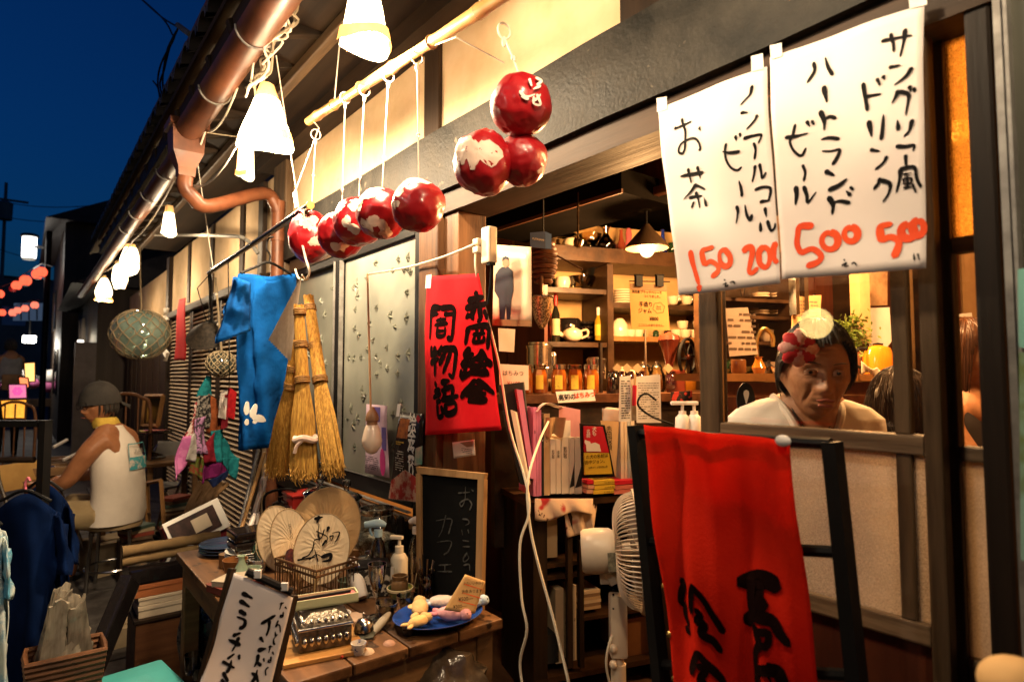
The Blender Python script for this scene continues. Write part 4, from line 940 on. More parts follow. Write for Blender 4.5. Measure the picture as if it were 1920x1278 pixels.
# ================================================================== table outside the window
m_table = wood('worn_table_wood',(.15,.07,.028),(.045,.02,.008),'x',rough=.45,scale=12,bump=.3,spots=(14,.60,(.025,.012,.006)))
m_tabley = wood('worn_table_end',(.22,.12,.05),(.08,.04,.016),'y',rough=.5,scale=12)
TZ = .70; TX0, TX1, TY0, TY1 = -2.78, -1.44, -.70, -.085
TB = thing('side_table','worn wooden table under the window crowded with bric-a-brac','table',(-2.1,-.4,0))
for k in range(4):
    y = TY0+k*(TY1-TY0)/4; MB().bevbox(((TX0+TX1)/2,y+.076,TZ-.014),(TX1-TX0,.150,.028),.005).build('top_plank',m_table,TB)
for x, y in ((TX0+.05,TY0+.05),(TX1-.05,TY0+.05),(TX0+.05,TY1-.05),(TX1-.05,TY1-.05)): MB().bevbox((x,y,(TZ-.03)/2),(.055,.055,TZ-.03),.004).build('leg',m_tabley,TB)
for y in (TY0+.03,TY1-.03): MB().bevbox(((TX0+TX1)/2,y,TZ-.07),(TX1-TX0-.12,.022,.08),.003).build('apron',m_table,TB)
MB().bevbox((TX1-.04,(TY0+TY1)/2,TZ-.07),(.022,TY1-TY0-.12,.08),.003).build('apron',m_tabley,TB)
MB().bevbox((TX1-.05,(TY0+TY1)/2,.50),(.03,TY1-TY0-.06,.035),.003).build('stretcher',mat('olive_rail',(.14,.12,.04),(.08,.07,.025)),TB)
# ------------------------------------------------------------------ materials for small wares
m_jar = thin_glass('jar_glass',(.80,.84,.80),boost=4,bump=.06,bscale=30)
m_clear = thin_glass('clear_bottle',(.86,.89,.88),boost=4)
m_silver = mat('silver',(.62,.60,.56),(.4,.38,.35),rough=.2,metal=1,scale=20)
m_silverd = mat('dark_pewter',(.22,.19,.15),(.07,.06,.045),rough=.32,metal=.9,scale=60,bump=.5,bscale=120)
m_fan = mat('fan_paper',(.56,.36,.17),(.46,.28,.12),rough=.8,scale=8,translucent=.15)
m_fanw = mat('fan_paper_cream',(.66,.52,.34),(.6,.45,.28),rough=.8,scale=8)
m_wplas = mat('white_plastic',(.72,.66,.60),(.66,.60,.54),rough=.35)
m_bronze = mat('bronze_glaze',(.26,.15,.07),(.16,.09,.04),rough=.35,metal=.4)
m_bplate = mat('blue_enamel',(.012,.045,.22),(.008,.03,.15),rough=.15,spec=.7)
m_wire = mat('rusty_wire',(.16,.085,.04),(.07,.035,.018),rough=.5,metal=.6)
m_lblue = mat('pale_blue_plastic',(.34,.50,.60),(.28,.43,.54),rough=.35)
def one(b,name,m,label,cat,group=None,smooth=True): return tag(b.build(name,m,None,smooth=smooth),label,cat,group)
# ------------------------------------------------------------------ wire birdcage basket with paper fans
bc = atd(592,1118,1.93); bc.z = TZ
CG = thing('wire_basket','low rusty birdcage-wire basket holding the paper fans','basket',bc)
ex = vpdir(-1500); ey = V((0,0,1)); ez = ex.cross(ey); bw, bd, bh = .215, .15, .125
if ex.dot(RGT) < 0: ex = -ex; ez = -ez
def CP(a,b,c): return bc+ex*a+ez*b+ey*c
for c_ in (.006,bh*.86,bh):
    MB().tube([CP(-bw/2,-bd/2,c_),CP(bw/2,-bd/2,c_),CP(bw/2,bd/2,c_),CP(-bw/2,bd/2,c_)],.004,6,closed=True).build('hoop',m_wire,CG)
wb = MB().tube([CP(0,0,0),CP(0,0,bh)],.0016,4)
w0 = None
for k in range(17):
    f = -.5+k/16
    for s in (-1,1):
        if w0 is None: w0 = wb.build('wire',m_wire,CG);
        c = w0 if (k == 0 and s == -1) else w0.copy()
        if c is not w0: COL.objects.link(c)
        c.location = ex*bw*f+ez*bd/2*s
for k in range(1,11):
    f = -.5+k/11
    for s in (-1,1):
        c = w0.copy(); COL.objects.link(c); c.location = ex*bw/2*s+ez*bd*f
MB().box(bc+V((0,0,.004)),(.14,.2,.006),rz=math.atan2(ex.y,ex.x)+R(90)).build('tray',m_wire,CG)
def uchiwa(px,py,rx,ry,depth,label,m,rot=0,seed=0,hand=.12,turn=0):
    c = atd(px,py,depth); d = depth/FPX; ax = (RGT*math.cos(turn)+V((FWD.x,FWD.y,0)).normalized()*math.sin(turn)).normalized()
    up = (V((0,0,1))*.97-V((FWD.x,FWD.y,0))*-.2).normalized(); n = ax.cross(up).normalized(); up = n.cross(ax)
    a_ = ax*math.cos(rot)+up*math.sin(rot); b_ = up*math.cos(rot)-ax*math.sin(rot)
    T = thing('paper_fan',label,'fan',c-V((0,0,ry*d)),'round paper fans')
    N = 64; vs = []; fs = []; RRR = 6; piv = -ry*d*.9
    for i in range(RRR+1):
        for k in range(N):
            t = 2*math.pi*k/N; f = i/RRR; x = rx*d*math.cos(t)*f; y = ry*d*math.sin(t)*f*(1 if math.sin(t) > -.4 else .93)
            ang = math.atan2(x,y-piv); rip = .0006*(1 if int((ang+2)*42) % 2 else -1)
            vs.append(c+a_*x+b_*y+n*rip)
    for i in range(RRR):
        for k in range(N): fs.append((i*N+k,(i+1)*N+k,(i+1)*N+(k+1) % N,i*N+(k+1) % N))
    MB().add(vs,fs).build('leaf',m,T)
    MB().tube([c+a_*rx*d*math.cos(t)+b_*ry*d*math.sin(t)*(1 if math.sin(t) > -.4 else .93) for t in [2*math.pi*k/40 for k in range(40)]],.0016,5,closed=True).build('rim',mat('fan_rim',(.30,.2,.1)),T)
    rb = MB()
    for k in range(9):
        t = R(60+k*7.5); rb.tube([c+b_*piv+n*.002,c+b_*piv+(a_*math.cos(t)+b_*math.sin(t))*ry*d*.5+n*.002],.0011,4)
    rb.build('ribs',mat('fan_bamboo',(.45,.28,.12)),T)
    MB().tube([c+b_*(piv+.03),c+b_*(piv-hand)],[.0045,.006],8).build('handle',mat('fan_bamboo',(.45,.28,.12)),T,smooth=True)
    pl = Plane(c+n*.003,a_,b_); return T, pl, d
F1, fpl, fd = uchiwa(608,992,66,78,2.02,'large plain tan round paper fan behind the printed one',m_fan,-.35,1)
F2, fpl, fd = uchiwa(603,1030,52,66,1.93,'round paper fan with a black ink figure drawing, foremost in the basket',m_fanw,-.1,2,.05)
S = [([(355,345),(345,380)],2.5),([(375,350),(330,360)],2.2),[(355,385),(350,440),(360,480)],([(410,405),(400,430)],2.5),[(385,420),(365,470),(330,480),(320,540)],[(340,430),(400,460),(395,500)],([(395,480),(375,510)],2.0),[(430,440),(470,435),(455,480)],[(415,460),(435,455),(425,480),(415,460)],[(470,450),(440,500)],[(330,500),(300,560),(260,580)],([(235,592),(330,575)],1.6),[(330,530),(350,600)],([(370,575),(420,560),(415,590),(375,600)],2.6),[(300,590),(340,560),(380,580)]]
strokes(MB(),fpl,S,.0035,480,852,3.0,off=.001).build('ink_drawing',m_ink,F2,kind='stuff')
F3, fpl3, fd = uchiwa(526,1012,40,64,2.03,'cream round paper fan at the left edge of the basket seen at an angle',m_fanw,.25,3,.05,turn=.5)
F4, fpl4, fd = uchiwa(545,1014,36,60,1.99,'paper fan with dark figures printed low, second from the left',m_fanw,.15,4,.05,turn=.6)
vtext(MB(),fpl4,'なつまつり',.004,.03,.012).build('lettering',m_ink,F4,kind='stuff')
MB().poly([fpl4.p(.02*math.cos(t)-.008,-.05+.03*math.sin(t),.001) for t in [i*.7 for i in range(9)]],fpl4.n,.0005).build('print',mat('dark_figure_print',(.18,.04,.03),(.03,.02,.03),scale=80),F4)
# ------------------------------------------------------------------ pencil case on casket on board
cs = atd(600,1190,1.60); cs.z = TZ; rzc = math.atan2(vpdir(-1500).y,vpdir(-1500).x)
Mz = Matrix.Rotation(R(-12),3,'Z')
one(MB().bevbox(cs+V((-.005,-.0,.006)),(.21,.20,.011),.002,M=Mz),'wooden_board',mat('yellow_board',(.46,.24,.07),(.36,.17,.05),rough=.5,stretch='y',scale=16),'square yellow wooden board under the pewter casket','board',smooth=False)
CK = thing('pewter_casket','ornate dark pewter casket with domed lid on the yellow board','casket',cs+V((0,0,.012)))
b_ = cs+V((0,.005,.012))
MB().bevbox(b_+V((0,0,.027)),(.12,.13,.052),.004,M=Mz).build('body',m_silverd,CK)
MB().bevbox(b_+V((0,0,.056)),(.128,.138,.007),.003,M=Mz).build('lid_rim',m_silver,CK)
lv = [];
for t, w in ((0,1),(.35,.93),(.7,.72),(1,.5)):
    lv.append([(sx*.061*w,sy*.066*w,.059+.026*t) for sx,sy in ((-1,-1),(1,-1),(1,1),(-1,1))])
vs = [b_+Mz @ V(p) for r_ in lv for p in r_]; fs = [(i*4+k,i*4+(k+1) % 4,(i+1)*4+(k+1) % 4,(i+1)*4+k) for i in range(3) for k in range(4)]+[(12,13,14,15)]
MB().add(vs,fs).build('lid',m_silverd,CK)
orn = MB().ball(b_+Mz @ V((0,0,.075)),(.006,.006,.004),8,5); o0 = None
for k in range(7):
    for s, (ax_,v_) in enumerate((((1,0),.061),((0,-1),.066))):
        f = -.5+(k+.5)/7
        p = Mz @ (V((.0615,f*.12,.025)) if s == 0 else V((f*.11,-.0665,.025)))
        c = MB().ball(b_+p,(.0075,.0075,.012),8,6).build('boss',m_silver,CK,smooth=True)
        p = Mz @ (V((.052,f*.12,.069)) if s == 0 else V((f*.11,-.056,.069)))
        MB().ball(b_+p,(.0065,.0065,.008),8,6).build('boss',m_silver,CK,smooth=True)
PC = thing('pencil_case','slim pale green open box lined in pink lying on the casket lid','box',b_+V((0,0,.086)))
Mp = Matrix.Rotation(R(-62),3,'Z'); pc = b_+V((-.015,.0,.088));
Mp = Matrix.Rotation(math.atan2(vpdir(2600).y,vpdir(2600).x)+R(2),3,'Z')
m_pg = mat('pale_green_card',(.55,.58,.36),(.48,.50,.3),rough=.5)
MB().bevbox(pc+V((0,0,.003)),(.19,.05,.006),.001,M=Mp).build('base',m_pg,PC)
for s in (-1,1):
    MB().bevbox(pc+Mp @ V((0,s*.0235,.012)),(.19,.003,.024),.001,M=Mp).build('side',m_pg,PC); MB().bevbox(pc+Mp @ V((s*.0935,0,.012)),(.003,.044,.024),.001,M=Mp).build('end',m_pg,PC)
MB().bevbox(pc+Mp @ V((0,0,.014)),(.182,.042,.006),.001,M=Mp).build('lining',mat('pink_lining',(.55,.16,.16),(.45,.1,.1),rough=.8),PC)
MB().tube([pc+Mp @ V((-.08,0,.021)),pc+Mp @ V((.08,.006,.021))],.004,8).build('brush',m_black,PC)
# ------------------------------------------------------------------ bell, stones, coaster, glass, bottles
def on(px,py,z=TZ): p = atz(px,py,z); return p
bl = on(682,1192); BL = thing('desk_bell','brass-grey desk bell on a dark scrolled foot','bell',bl)
MB().lathe([(.030,0),(.032,.006),(.022,.012),(.012,.018)],bl,20,warp=lambda p: V((p.x*(1+.12*math.sin(5*math.atan2(p.y,p.x))),p.y*(1+.12*math.sin(5*math.atan2(p.y,p.x))),p.z))).build('foot',mat('verdigris',(.10,.11,.09),(.04,.045,.04),rough=.6),BL,smooth=True)
MB().lathe([(.027,.018),(.026,.024),(.024,.034),(.017,.044),(.006,.049)],bl,24).build('dome',m_silver,BL,smooth=True)
MB().lathe([(.003,.049),(.005,.056),(.003,.062),(.0005,.063)],bl,10).build('plunger',m_silver,BL,smooth=True)
one(MB().ball(on(712,1180)+V((0,0,.015)),(.013,.05,.010),16,8,M=Matrix.Rotation(R(25),3,'Z') @ Matrix.Rotation(R(22),3,'X')),'grey_stone',mat('whetstone',(.33,.29,.23),(.24,.21,.16),rough=.7),'long smooth grey stone leaning beside the bell','stone')
one(MB().lathe([(.001,.006),(.02,.004),(.036,.004),(.038,.001),(.036,0)],on(658,1158),26,warp=lambda p: V((p.x*(1+.06*math.sin(9*math.atan2(p.y,p.x))),p.y*(1+.06*math.sin(9*math.atan2(p.y,p.x))),p.z))),'shell_dish',mat('shell',(.62,.46,.34),(.5,.34,.24),rough=.4),'small pale scalloped dish behind the casket','dish')
g0 = on(706,1158)
FG = thing('champagne_flute','empty champagne flute standing before the bronze jar','glass',g0)
MB().lathe([(.030,0),(.028,.003),(.005,.006),(.0035,.02),(.004,.055),(.012,.075),(.022,.11),(.027,.155),(.026,.155),(.020,.11),(.010,.078),(.001,.07)],g0,24,cap=False).build('bowl_and_stem',m_clear,FG,smooth=True)
lb0 = on(678,1128); lt = atd(664,1062,(lb0-CAM).dot(FWD)+.05); dirb = (lt-(lb0+V((0,0,.015)))).normalized(); Mb = dirb.to_track_quat('Z','X').to_matrix()
LT = thing('lotion_bottle','white lotion bottle tilted against the wire basket','bottle',lb0)
MB().lathe([(.002,0),(.018,0),(.0215,.006),(.0215,.09),(.017,.105),(.012,.112),(.011,.13),(.001,.131)],lb0+V((0,0,.012)),22,M=Mb).build('body',m_wplas,LT,smooth=True)
MB().lathe([(.0218,.088),(.0218,.094)],lb0+V((0,0,.012)),22,M=Mb,cap=False).build('blue_band',mat('blue_print',(.03,.08,.35)),LT)
bw0 = on(750,1126); BWL = thing('green_bowl','small green and yellow patterned bowl holding a bronze jar','bowl',bw0)
MB().lathe([(.018,0),(.02,.005),(.032,.018),(.041,.042),(.039,.042),(.03,.02),(.001,.008)],bw0,26).build('bowl',mat('green_glaze',(.07,.13,.045),(.35,.28,.05),rough=.2,scale=38,ramp=(.42,.52),spec=.7),BWL,smooth=True)
MB().lathe([(.0412,.036),(.0415,.043),(.0385,.043)],bw0,26,cap=False).build('rim',mat('cream_glaze',(.6,.5,.3),rough=.2),BWL,smooth=True)
BJ = thing('bronze_jar','round bronze glazed jar standing in the green bowl','jar',bw0+V((0,0,.009)))
MB().lathe([(.022,.012),(.0265,.02),(.0265,.055),(.023,.062),(.021,.066),(.024,.07),(.024,.078),(.02,.078),(.019,.066)],bw0+V((-.004,0,0)),24).build('body',m_bronze,BJ,smooth=True)
pb = atd(748,1100,2.02); pb.z = TZ; PB = thing('pump_bottle','cream pump dispenser bottle behind the bronze jar','pump bottle',pb)
MB().lathe([(.026,0),(.028,.01),(.028,.10),(.02,.115),(.012,.118)],pb,22).build('body',m_cream,PB,smooth=True)
MB().lathe([(.014,.118),(.014,.14),(.006,.142),(.005,.162)],pb,16).build('collar',m_cream,PB,smooth=True)
MB().bevbox(pb+V((-.008,-.006,.168)),(.045,.018,.012),.004,M=Matrix.Rotation(R(35),3,'Z')).build('nozzle',m_cream,PB); MB().bevbox(pb+V((.012,-.02,.06)),(.03,.004,.04),.001,M=Matrix.Rotation(R(60),3,'Z')).build('label',m_white,PB)
def sprayer(px,py,depth,label,mhead,mbody,h=.15,flip=1):
    p = atd(px,py,depth); p.z = TZ; T = thing('spray_bottle',label,'spray bottle',p,'spray bottles on the table')
    MB().lathe([(.024,0),(.027,.008),(.027,h*.62),(.018,h*.8),(.011,h*.86),(.011,h*.92)],p,20).build('body',mbody,T,smooth=True)
    MB().lathe([(.014,h*.9),(.014,h*1.02)],p,16).build('collar',mhead,T,smooth=True)
    e = RGT*-1*flip; z = V((0,0,1)); q = p+z*(h*1.1)
    MB().tube(catmull([q-e*.025,q-e*.005+z*.006,q+e*.02+z*.004,q+e*.045],3),[.006,.008,.010,.0115,.012,.012,.011,.0105,.010,.010],10,flat=1.15).build('head',mhead,T,smooth=True)
    MB().tube(catmull([q+e*.02,q+e*.028-z*.015,q+e*.02-z*.035],3),.004,6).build('trigger',mhead,T,smooth=True)
    return T
sprayer(708,1100,2.04,'spray bottle with a pale blue trigger head',m_lblue,m_clear,.185)
s2 = sprayer(780,1080,2.06,'clear spray bottle with a white nozzle left of the chalkboard',m_wplas,m_clear,.19,-1)
pm = atd(750,1070,2.2); pm.z = TZ
one(MB().lathe([(.02,0),(.018,.06),(.013,.12),(.016,.15),(.011,.165),(.016,.178),(.013,.192),(.001,.2)],pm,18),'pepper_mill',m_black,'black turned pepper mill against the wall behind the bottles','mill')
pj = atd(797,1118,1.92); pj.z = TZ; PJ = thing('pen_jar','brown glass jar of brushes and pens beside the chalkboard','jar',pj)
MB().lathe([(.026,0),(.032,.008),(.034,.05),(.030,.07),(.028,.085),(.031,.09)],pj,22,cap=False).build('jar',thin_glass('brown_glass',(.5,.36,.2),boost=1.8),PJ,smooth=True)
rnd = random.Random(4)
for k in range(6):
    a = rnd.uniform(0,6); MB().tube([pj+V((.012*math.cos(a),.012*math.sin(a),.01)),pj+V((.03*math.cos(a),.03*math.sin(a),.10+rnd.uniform(.01,.06)))],.003,6).build('pen',[m_black,m_wire,m_silver][k % 3],PJ)
# big glass jars along the wall
def bigjar(px,py,depth,r,h,label,lid,gravel=False):
    p = atd(px,py,depth); p.z = TZ; T = thing('glass_jar',label,'jar',p,'large glass jars by the wall')
    MB().lathe([(r*.8,0),(r,.015),(r*1.02,h*.55),(r*.92,h*.78),(r*.72,h*.9),(r*.70,h)],p,30,cap=False).build('glass',m_jar,T,smooth=True)
    if gravel: MB().lathe([(r*.78,.004),(r*.96,.015),(r*.98,h*.5),(r*.5,h*.53),(.001,h*.52)],p,26).build('contents',mat('white_beads',(.55,.50,.42),(.2,.17,.13),rough=.5,scale=160,detail=1,ramp=(.4,.6)),T,smooth=True)
    if lid == 'band': MB().lathe([(r*.74,h*.93),(r*.76,h*.95),(r*.76,h*1.03),(r*.70,h*1.03),(r*.69,h*.95)],p,30,cap=False).build('rim_band',m_silver,T,smooth=True)
    else: MB().lathe([(r*.8,h),(r*.82,h*1.02),(r*.6,h*1.1),(r*.15,h*1.16),(r*.12,h*1.2),(r*.24,h*1.28),(r*.2,h*1.37),(.001,h*1.4)],p,26).build('lid',m_jar,T,smooth=True)
    return T
bigjar(705,1040,2.30,.085,.20,'wide glass jar with a metal rim, half filled with white beads','band',True)
bigjar(690,1080,2.10,.055,.075,'small squat glass jar with a round knobbed lid before the wide jar','knob')
bigjar(598,1010,2.62,.09,.20,'tall glass jar with a crystal knob lid behind the tan fan','knob')
bigjar(648,1010,2.50,.08,.20,'glass jar with a flat knob lid between the fans and the wide jar','knob')
tb = atd(690,1100,1.98); tb.z = TZ
TBX = thing('patterned_box','black box with white floral relief behind the lotion bottle','box',tb); MB().bevbox(tb+V((0,0,.045)),(.09,.13,.09),.004,rz=R(-20)).build('body',mat('black_white_relief',(.025,.022,.02),(.42,.37,.3),rough=.35,scale=42,detail=2,ramp=(.44,.5),bump=.3),TBX); MB().bevbox(tb+V((0,0,.094)),(.094,.134,.008),.003,rz=R(-20)).build('lid',m_black,TBX)
# blue plate with plush toys, price tag
pp = on(822,1166)+V((0,0,.006)); BLP = thing('blue_plate','oval dark blue enamel plate on the near corner of the table','plate',pp)
MB().lathe([(.055,0),(.09,.004),(.122,.018),(.125,.022),(.121,.022),(.088,.008),(.001,.005)],pp,40,warp=lambda p: V((p.x*.86,p.y*1.08,p.z))).build('dish',m_bplate,BLP,smooth=True)
def plush(name,label,c,rot,m,m2,s=1.0,seed=0):
    T = thing(name,label,'toy',c,'small cloth fish toys on the blue plate'); Mr = Matrix.Rotation(rot,3,'Z')
    f = lambda n: 1+.12*noise.noise(n*2+V((seed,0,0)))
    MB().ball(c+V((0,0,.018*s)),(.042*s,.022*s,.018*s),20,12,f,M=Mr).build('body',m,T,smooth=2)
    MB().ball(c+Mr @ V((.040*s,0,.02*s)),(.018*s,.017*s,.015*s),14,8,f,M=Mr).build('head',m,T,smooth=2)
    for q in (-1,1): MB().ball(c+Mr @ V((-.045*s,.012*s*q,.016*s)),(.02*s,.009*s,.006*s),10,6,M=Mr @ Matrix.Rotation(-q*.5,3,'Z')).build('tail',m2,T,smooth=2)
    MB().ball(c+Mr @ V((.0,.02*s,.022*s)),(.016*s,.012*s,.004*s),10,6,M=Mr).build('fin',m2,T,smooth=2); MB().ball(c+Mr @ V((.05*s,-.010*s,.026*s)),.0025*s,8,6).build('eye',m_black,T)
mt = lambda n, c: mat('plush_'+n,c,tuple(x*.85 for x in c),rough=.95,sheen=.4,bump=.2,bscale=120)
plush('plush_toy','tan cloth toy at the left of the blue plate',pp+V((-.045,-.035,.010)),R(150),mt('tan',(.58,.38,.17)),mt('tan',(.58,.38,.17)),1.1,1)
plush('plush_toy','yellow cloth toy at the front of the blue plate',pp+V((.035,-.085,.014)),R(100),mt('yellow',(.62,.40,.16)),mt('yellow',(.6,.4,.16)),.8,2)
plush('plush_toy','pink cloth toy in the middle of the blue plate',pp+V((.050,.010,.012)),R(35),mt('pink',(.62,.30,.32)),mt('rose',(.55,.2,.24)),1.05,3)
plush('plush_toy','pale blue cloth toy at the right rim of the blue plate',pp+V((.02,.095,.016)),R(70),mt('blue',(.36,.46,.55)),mt('blue',(.3,.4,.5)),1.0,4)
plush('plush_toy','whitish cloth toy with a blue fin at the back of the blue plate',pp+V((-.045,.04,.014)),R(60),mt('white',(.6,.5,.45)),mt('blue',(.36,.46,.55)),.95,5)
TGP = Plane(atd(878,1120,1.72),vpdir(2500),V((0,0,1))-V((FWD.x,FWD.y,0))*-.25,lambda a,b: .35*b*b)
tgc = [(872,1076),(910,1089),(890,1150),(832,1143)]
TG = tag(quad(TGP,tgc,.0008,8,10).build('price_tag',mat('kraft_tag',(.58,.36,.15),(.52,.31,.12),rough=.8),None,smooth=2),'curling yellow paper price tag reading 500 and 300 at the back of the blue plate','tag')
ZT = dict(ox=480,oy=852,sc=3.0)
tx = MB(); s_, t_ = TGP.st(888,1093); text(tx,TGP,'かわいい手作り',s_,t_,.009,rot=-.12); s_, t_ = TGP.st(885,1108); text(tx,TGP,'金魚あります',s_,t_,.0105,rot=-.1); s_, t_ = TGP.st(873,1122); text(tx,TGP,'¥500—',s_,t_,.014,rot=-.05); s_, t_ = TGP.st(862,1136); text(tx,TGP,'¥300—',s_,t_,.013,rot=-.05)
tx.build('lettering',m_ink,TG,kind='stuff')
rb = MB(); strokes(rb,TGP,[[(870,1094),(906,1105)],[(866,1110),(902,1121)],[(858,1125),(892,1134)]],.0016); rb.build('red_underline',m_oink,TG,kind='stuff')
# ------------------------------------------------------------------ chalkboard
cb_ex = vpdir(-1877); cb_ex = -cb_ex if cb_ex.dot(RGT) < 0 else cb_ex
lean = (V((0,0,1))+V((FWD.x,FWD.y,0))*.10).normalized()
CBP = Plane(atd(848,1000,1.93),cb_ex,lean)
m_fw = wood('board_frame_wood',(.34,.20,.09),(.20,.11,.045),'z',scale=24,bump=.15)
CBD = thing('chalkboard','framed chalkboard with faint chalk writing standing at the end of the table','chalkboard',CBP.px(848,1190))
quad(CBP,[(786,880),(908,893),(902,1195),(790,1195)],.008,2,2).build('slate',mat('slate_black',(.005,.005,.005),(.003,.003,.003),rough=.9,spec=.08,scale=4),CBD)
for c4 in ([(783,874),(912,887),(910,899),(786,887)],[(783,887),(792,888),(794,1200),(786,1200)],[(899,898),(911,899),(904,1200),(892,1200)],[(794,1186),(893,1186),(892,1200),(794,1200)]):
    quad(CBP,c4,.02,1,1,off=.010).build('frame_rail',m_fw,CBD)
CH = [[(1140,215),(1205,210)],[(1180,180),(1178,250),(1160,290),(1150,270),(1190,250),(1215,275),(1205,310)],[(1215,195),(1225,205)],[(1165,360),(1195,365),(1200,385),(1180,395)],[(1160,420),(1165,450)],[(1195,420),(1200,440)],[(1165,480),(1200,485)],[(1165,515),(1205,515)],[(1190,550),(1170,580),(1175,600),(1200,580),(1190,555)],[(1170,620),(1200,615),(1205,650)],[(1015,370),(1100,360),(1095,410),(1085,445)],[(1070,340),(1050,420),(1030,460)],[(1020,490),(1100,485),(1085,540),(1060,560)],[(1030,620),(1100,615)],[(1065,620),(1065,655)],[(1025,655),(1105,655)]]
strokes(MB(),CBP,CH,.004,480,852,3.0,off=.0022).build('chalk_lettering',mat('chalk',(.07,.068,.064),(.012,.012,.012),rough=.9,scale=60),CBD,kind='stuff')
# ------------------------------------------------------------------ white hand-lettered sign board at the table corner
SGP = Plane(atd(480,1170,1.36),vpdir(2300),(V((0,0,1))+V((FWD.x,FWD.y,0))*.18),lambda a,b: .004*math.sin(b*22+a*9)+.003*math.sin(a*31+b*8))
SG = tag(quad(SGP,[(439,1073),(549,1119),(505,1300),(368,1300)],.001,20,24).build('hand_lettered_sign',mat('crumpled_sheet',(.70,.64,.62),(.62,.56,.54),rough=.75,scale=3),None,smooth=2),'white crumpled sheet of brush lettering clipped to a dark stand at the table corner','sign')
ZS = dict(ox=370,oy=1060,sc=5.86)
SL = [([(495,295),(600,350)],1.25),([(470,380),(570,445)],1.25),([(465,490),(530,535)],1.5),([(440,560),(520,595),(515,660),(465,690)],1.1),([(395,770),(475,740)],1.2),([(350,815),(470,875)],1.2),[(455,790),(430,860),(385,940)],[(335,1025),(405,975)],[(460,985),(462,1030)],[(280,1055),(405,1125)],[(375,1045),(360,1110),(325,1175)],([(285,1175),(335,1270)],1.2),[(265,1250),(300,1290)],
 ([(705,630),(850,540)],1.2),[(790,600),(785,680),(760,760)],[(690,785),(725,835)],([(670,930),(750,910)],1.3),[(670,980),(660,1050),(630,1110)],[(660,1060),(700,1100)],([(730,1020),(735,1055)],.7),[(600,1180),(660,1220)],[(660,1150),(640,1220),(600,1290)],[(650,1200),(670,1290)]]
SM = [[(905,410),(945,400)],[(925,395),(900,475)],[(960,445),(978,465)],[(940,500),(935,550),(910,555),(912,535),(945,545)],[(885,595),(858,665),(885,640),(905,660),(910,725)],[(852,720),(862,770)],[(880,750),(840,800),(840,850),(855,860)],[(785,890),(825,885)],[(805,875),(785,955)],[(825,945),(840,975)],[(810,1000),(805,1055),(780,1055),(785,1035),(815,1045)],[(780,1115),(750,1150),(755,1205)]]
lettering(SGP,SL,.0062,'character',m_ink,SG,**ZS); lettering(SGP,SM,.0034,'small_character',m_ink,SG,**ZS)
SB = thing('sign_stand','dark wooden stand and black clamp bar behind the white lettered sign','stand',SGP.px(470,1290))
for a, b in (((436,1066),(372,1300)),((553,1116),(512,1300))):
    p, q = SGP.px(*a,-.012), SGP.px(*b,-.012); d = q-p; MB().box((p+q)/2,(.012,.014,d.length),M=d.to_track_quat('Z','Y').to_matrix()).build('leg',m_darkz,SB)
p, q = SGP.px(462,1070,.004), SGP.px(546,1108,.004); MB().tube([p,q],.009,8).build('clamp_bar',m_black,SB)
for x, y in ((482,1074),(532,1097)): MB().bevbox(SGP.px(x,y,.012),(.016,.006,.018),.002,M=Matrix.Rotation(math.atan2(RGT.y,RGT.x),3,'Z')).build('white_clip',m_tape,SB)
# ------------------------------------------------------------------ lacquer boxes and plates at the far end of the table
pk_ = atz(462,1062,TZ);
for k in range(7):
    tag(MB().lathe([(.035,0),(.06,.004),(.075,.013),(.073,.014),(.058,.007),(.001,.005)],pk_+V((0,0,k*.0085)),28).build('stacked_plate',mat('grey_white_china',(.55,.53,.48),(.45,.43,.38),rough=.2),None,smooth=True),['lowest','second lowest','third lowest','middle','third highest','second highest','topmost'][k]+' white plate in the stack under the black lacquer box','plate','stacked white plates')
BX = thing('lacquer_box','shiny black lacquer box on the stack of white plates','box',pk_+V((0,0,.07)))
m_lac = mat('black_lacquer',(.012,.010,.010),(.008,.006,.006),rough=.08,spec=.8)
MB().bevbox(pk_+V((-.005,.01,.085)),(.12,.13,.03),.006).build('tray',m_lac,BX); MB().bevbox(pk_+V((-.01,.012,.118)),(.125,.135,.032),.008).build('lid',m_lac,BX)
dp = atz(424,1035,TZ); DP = thing('dark_plate','dark blue plates beside the lacquer box at the far table corner','plate',dp)
for k in range(3): MB().lathe([(.05,0),(.085,.006),(.10,.016),(.098,.017),(.08,.009),(.001,.006)],dp+V((0,0,k*.012)),28).build('plate',mat('indigo_china',(.03,.045,.09),(.02,.03,.06),rough=.15),DP,smooth=True)
nf = atd(506,1075,2.25); nf.z = TZ
NFt = thing('green_float','green glass float in a net at the left end of the wire basket','glass float',nf); MB().ball(nf+V((0,0,.062)),.062,24,16).build('ball',mat('dark_green_glass',(.03,.07,.045),(.02,.05,.03),rough=.08,spec=.9),NFt,smooth=2)
nb = MB()
for s in (1,-1):
    for k in range(8): nb.tube([nf+V((0,0,.062))+.064*V((math.cos(-1.4+2.8*i/10)*math.cos(k*.785+s*i*.2),math.cos(-1.4+2.8*i/10)*math.sin(k*.785+s*i*.2),math.sin(-1.4+2.8*i/10))) for i in range(11)],.0018,4)
nb.build('net',m_net,NFt)
rt = atd(563,985,2.75); rt.z = TZ; RT = thing('red_tin','red tin box behind the fans against the wall','tin',rt); MB().bevbox(rt+V((0,0,.085)),(.14,.12,.17),.006).build('body',mat('red_tin',(.30,.02,.015),(.2,.012,.01),rough=.3),RT); MB().bevbox(rt+V((0,0,.176)),(.145,.125,.012),.004).build('lid',mat('red_tin',(.3,.02,.015)),RT)
cam_b = atd(525,985,2.7); cam_b.z = TZ; KT = thing('black_kettle','black cast iron kettle between the red tin and the umbrellas','kettle',cam_b)
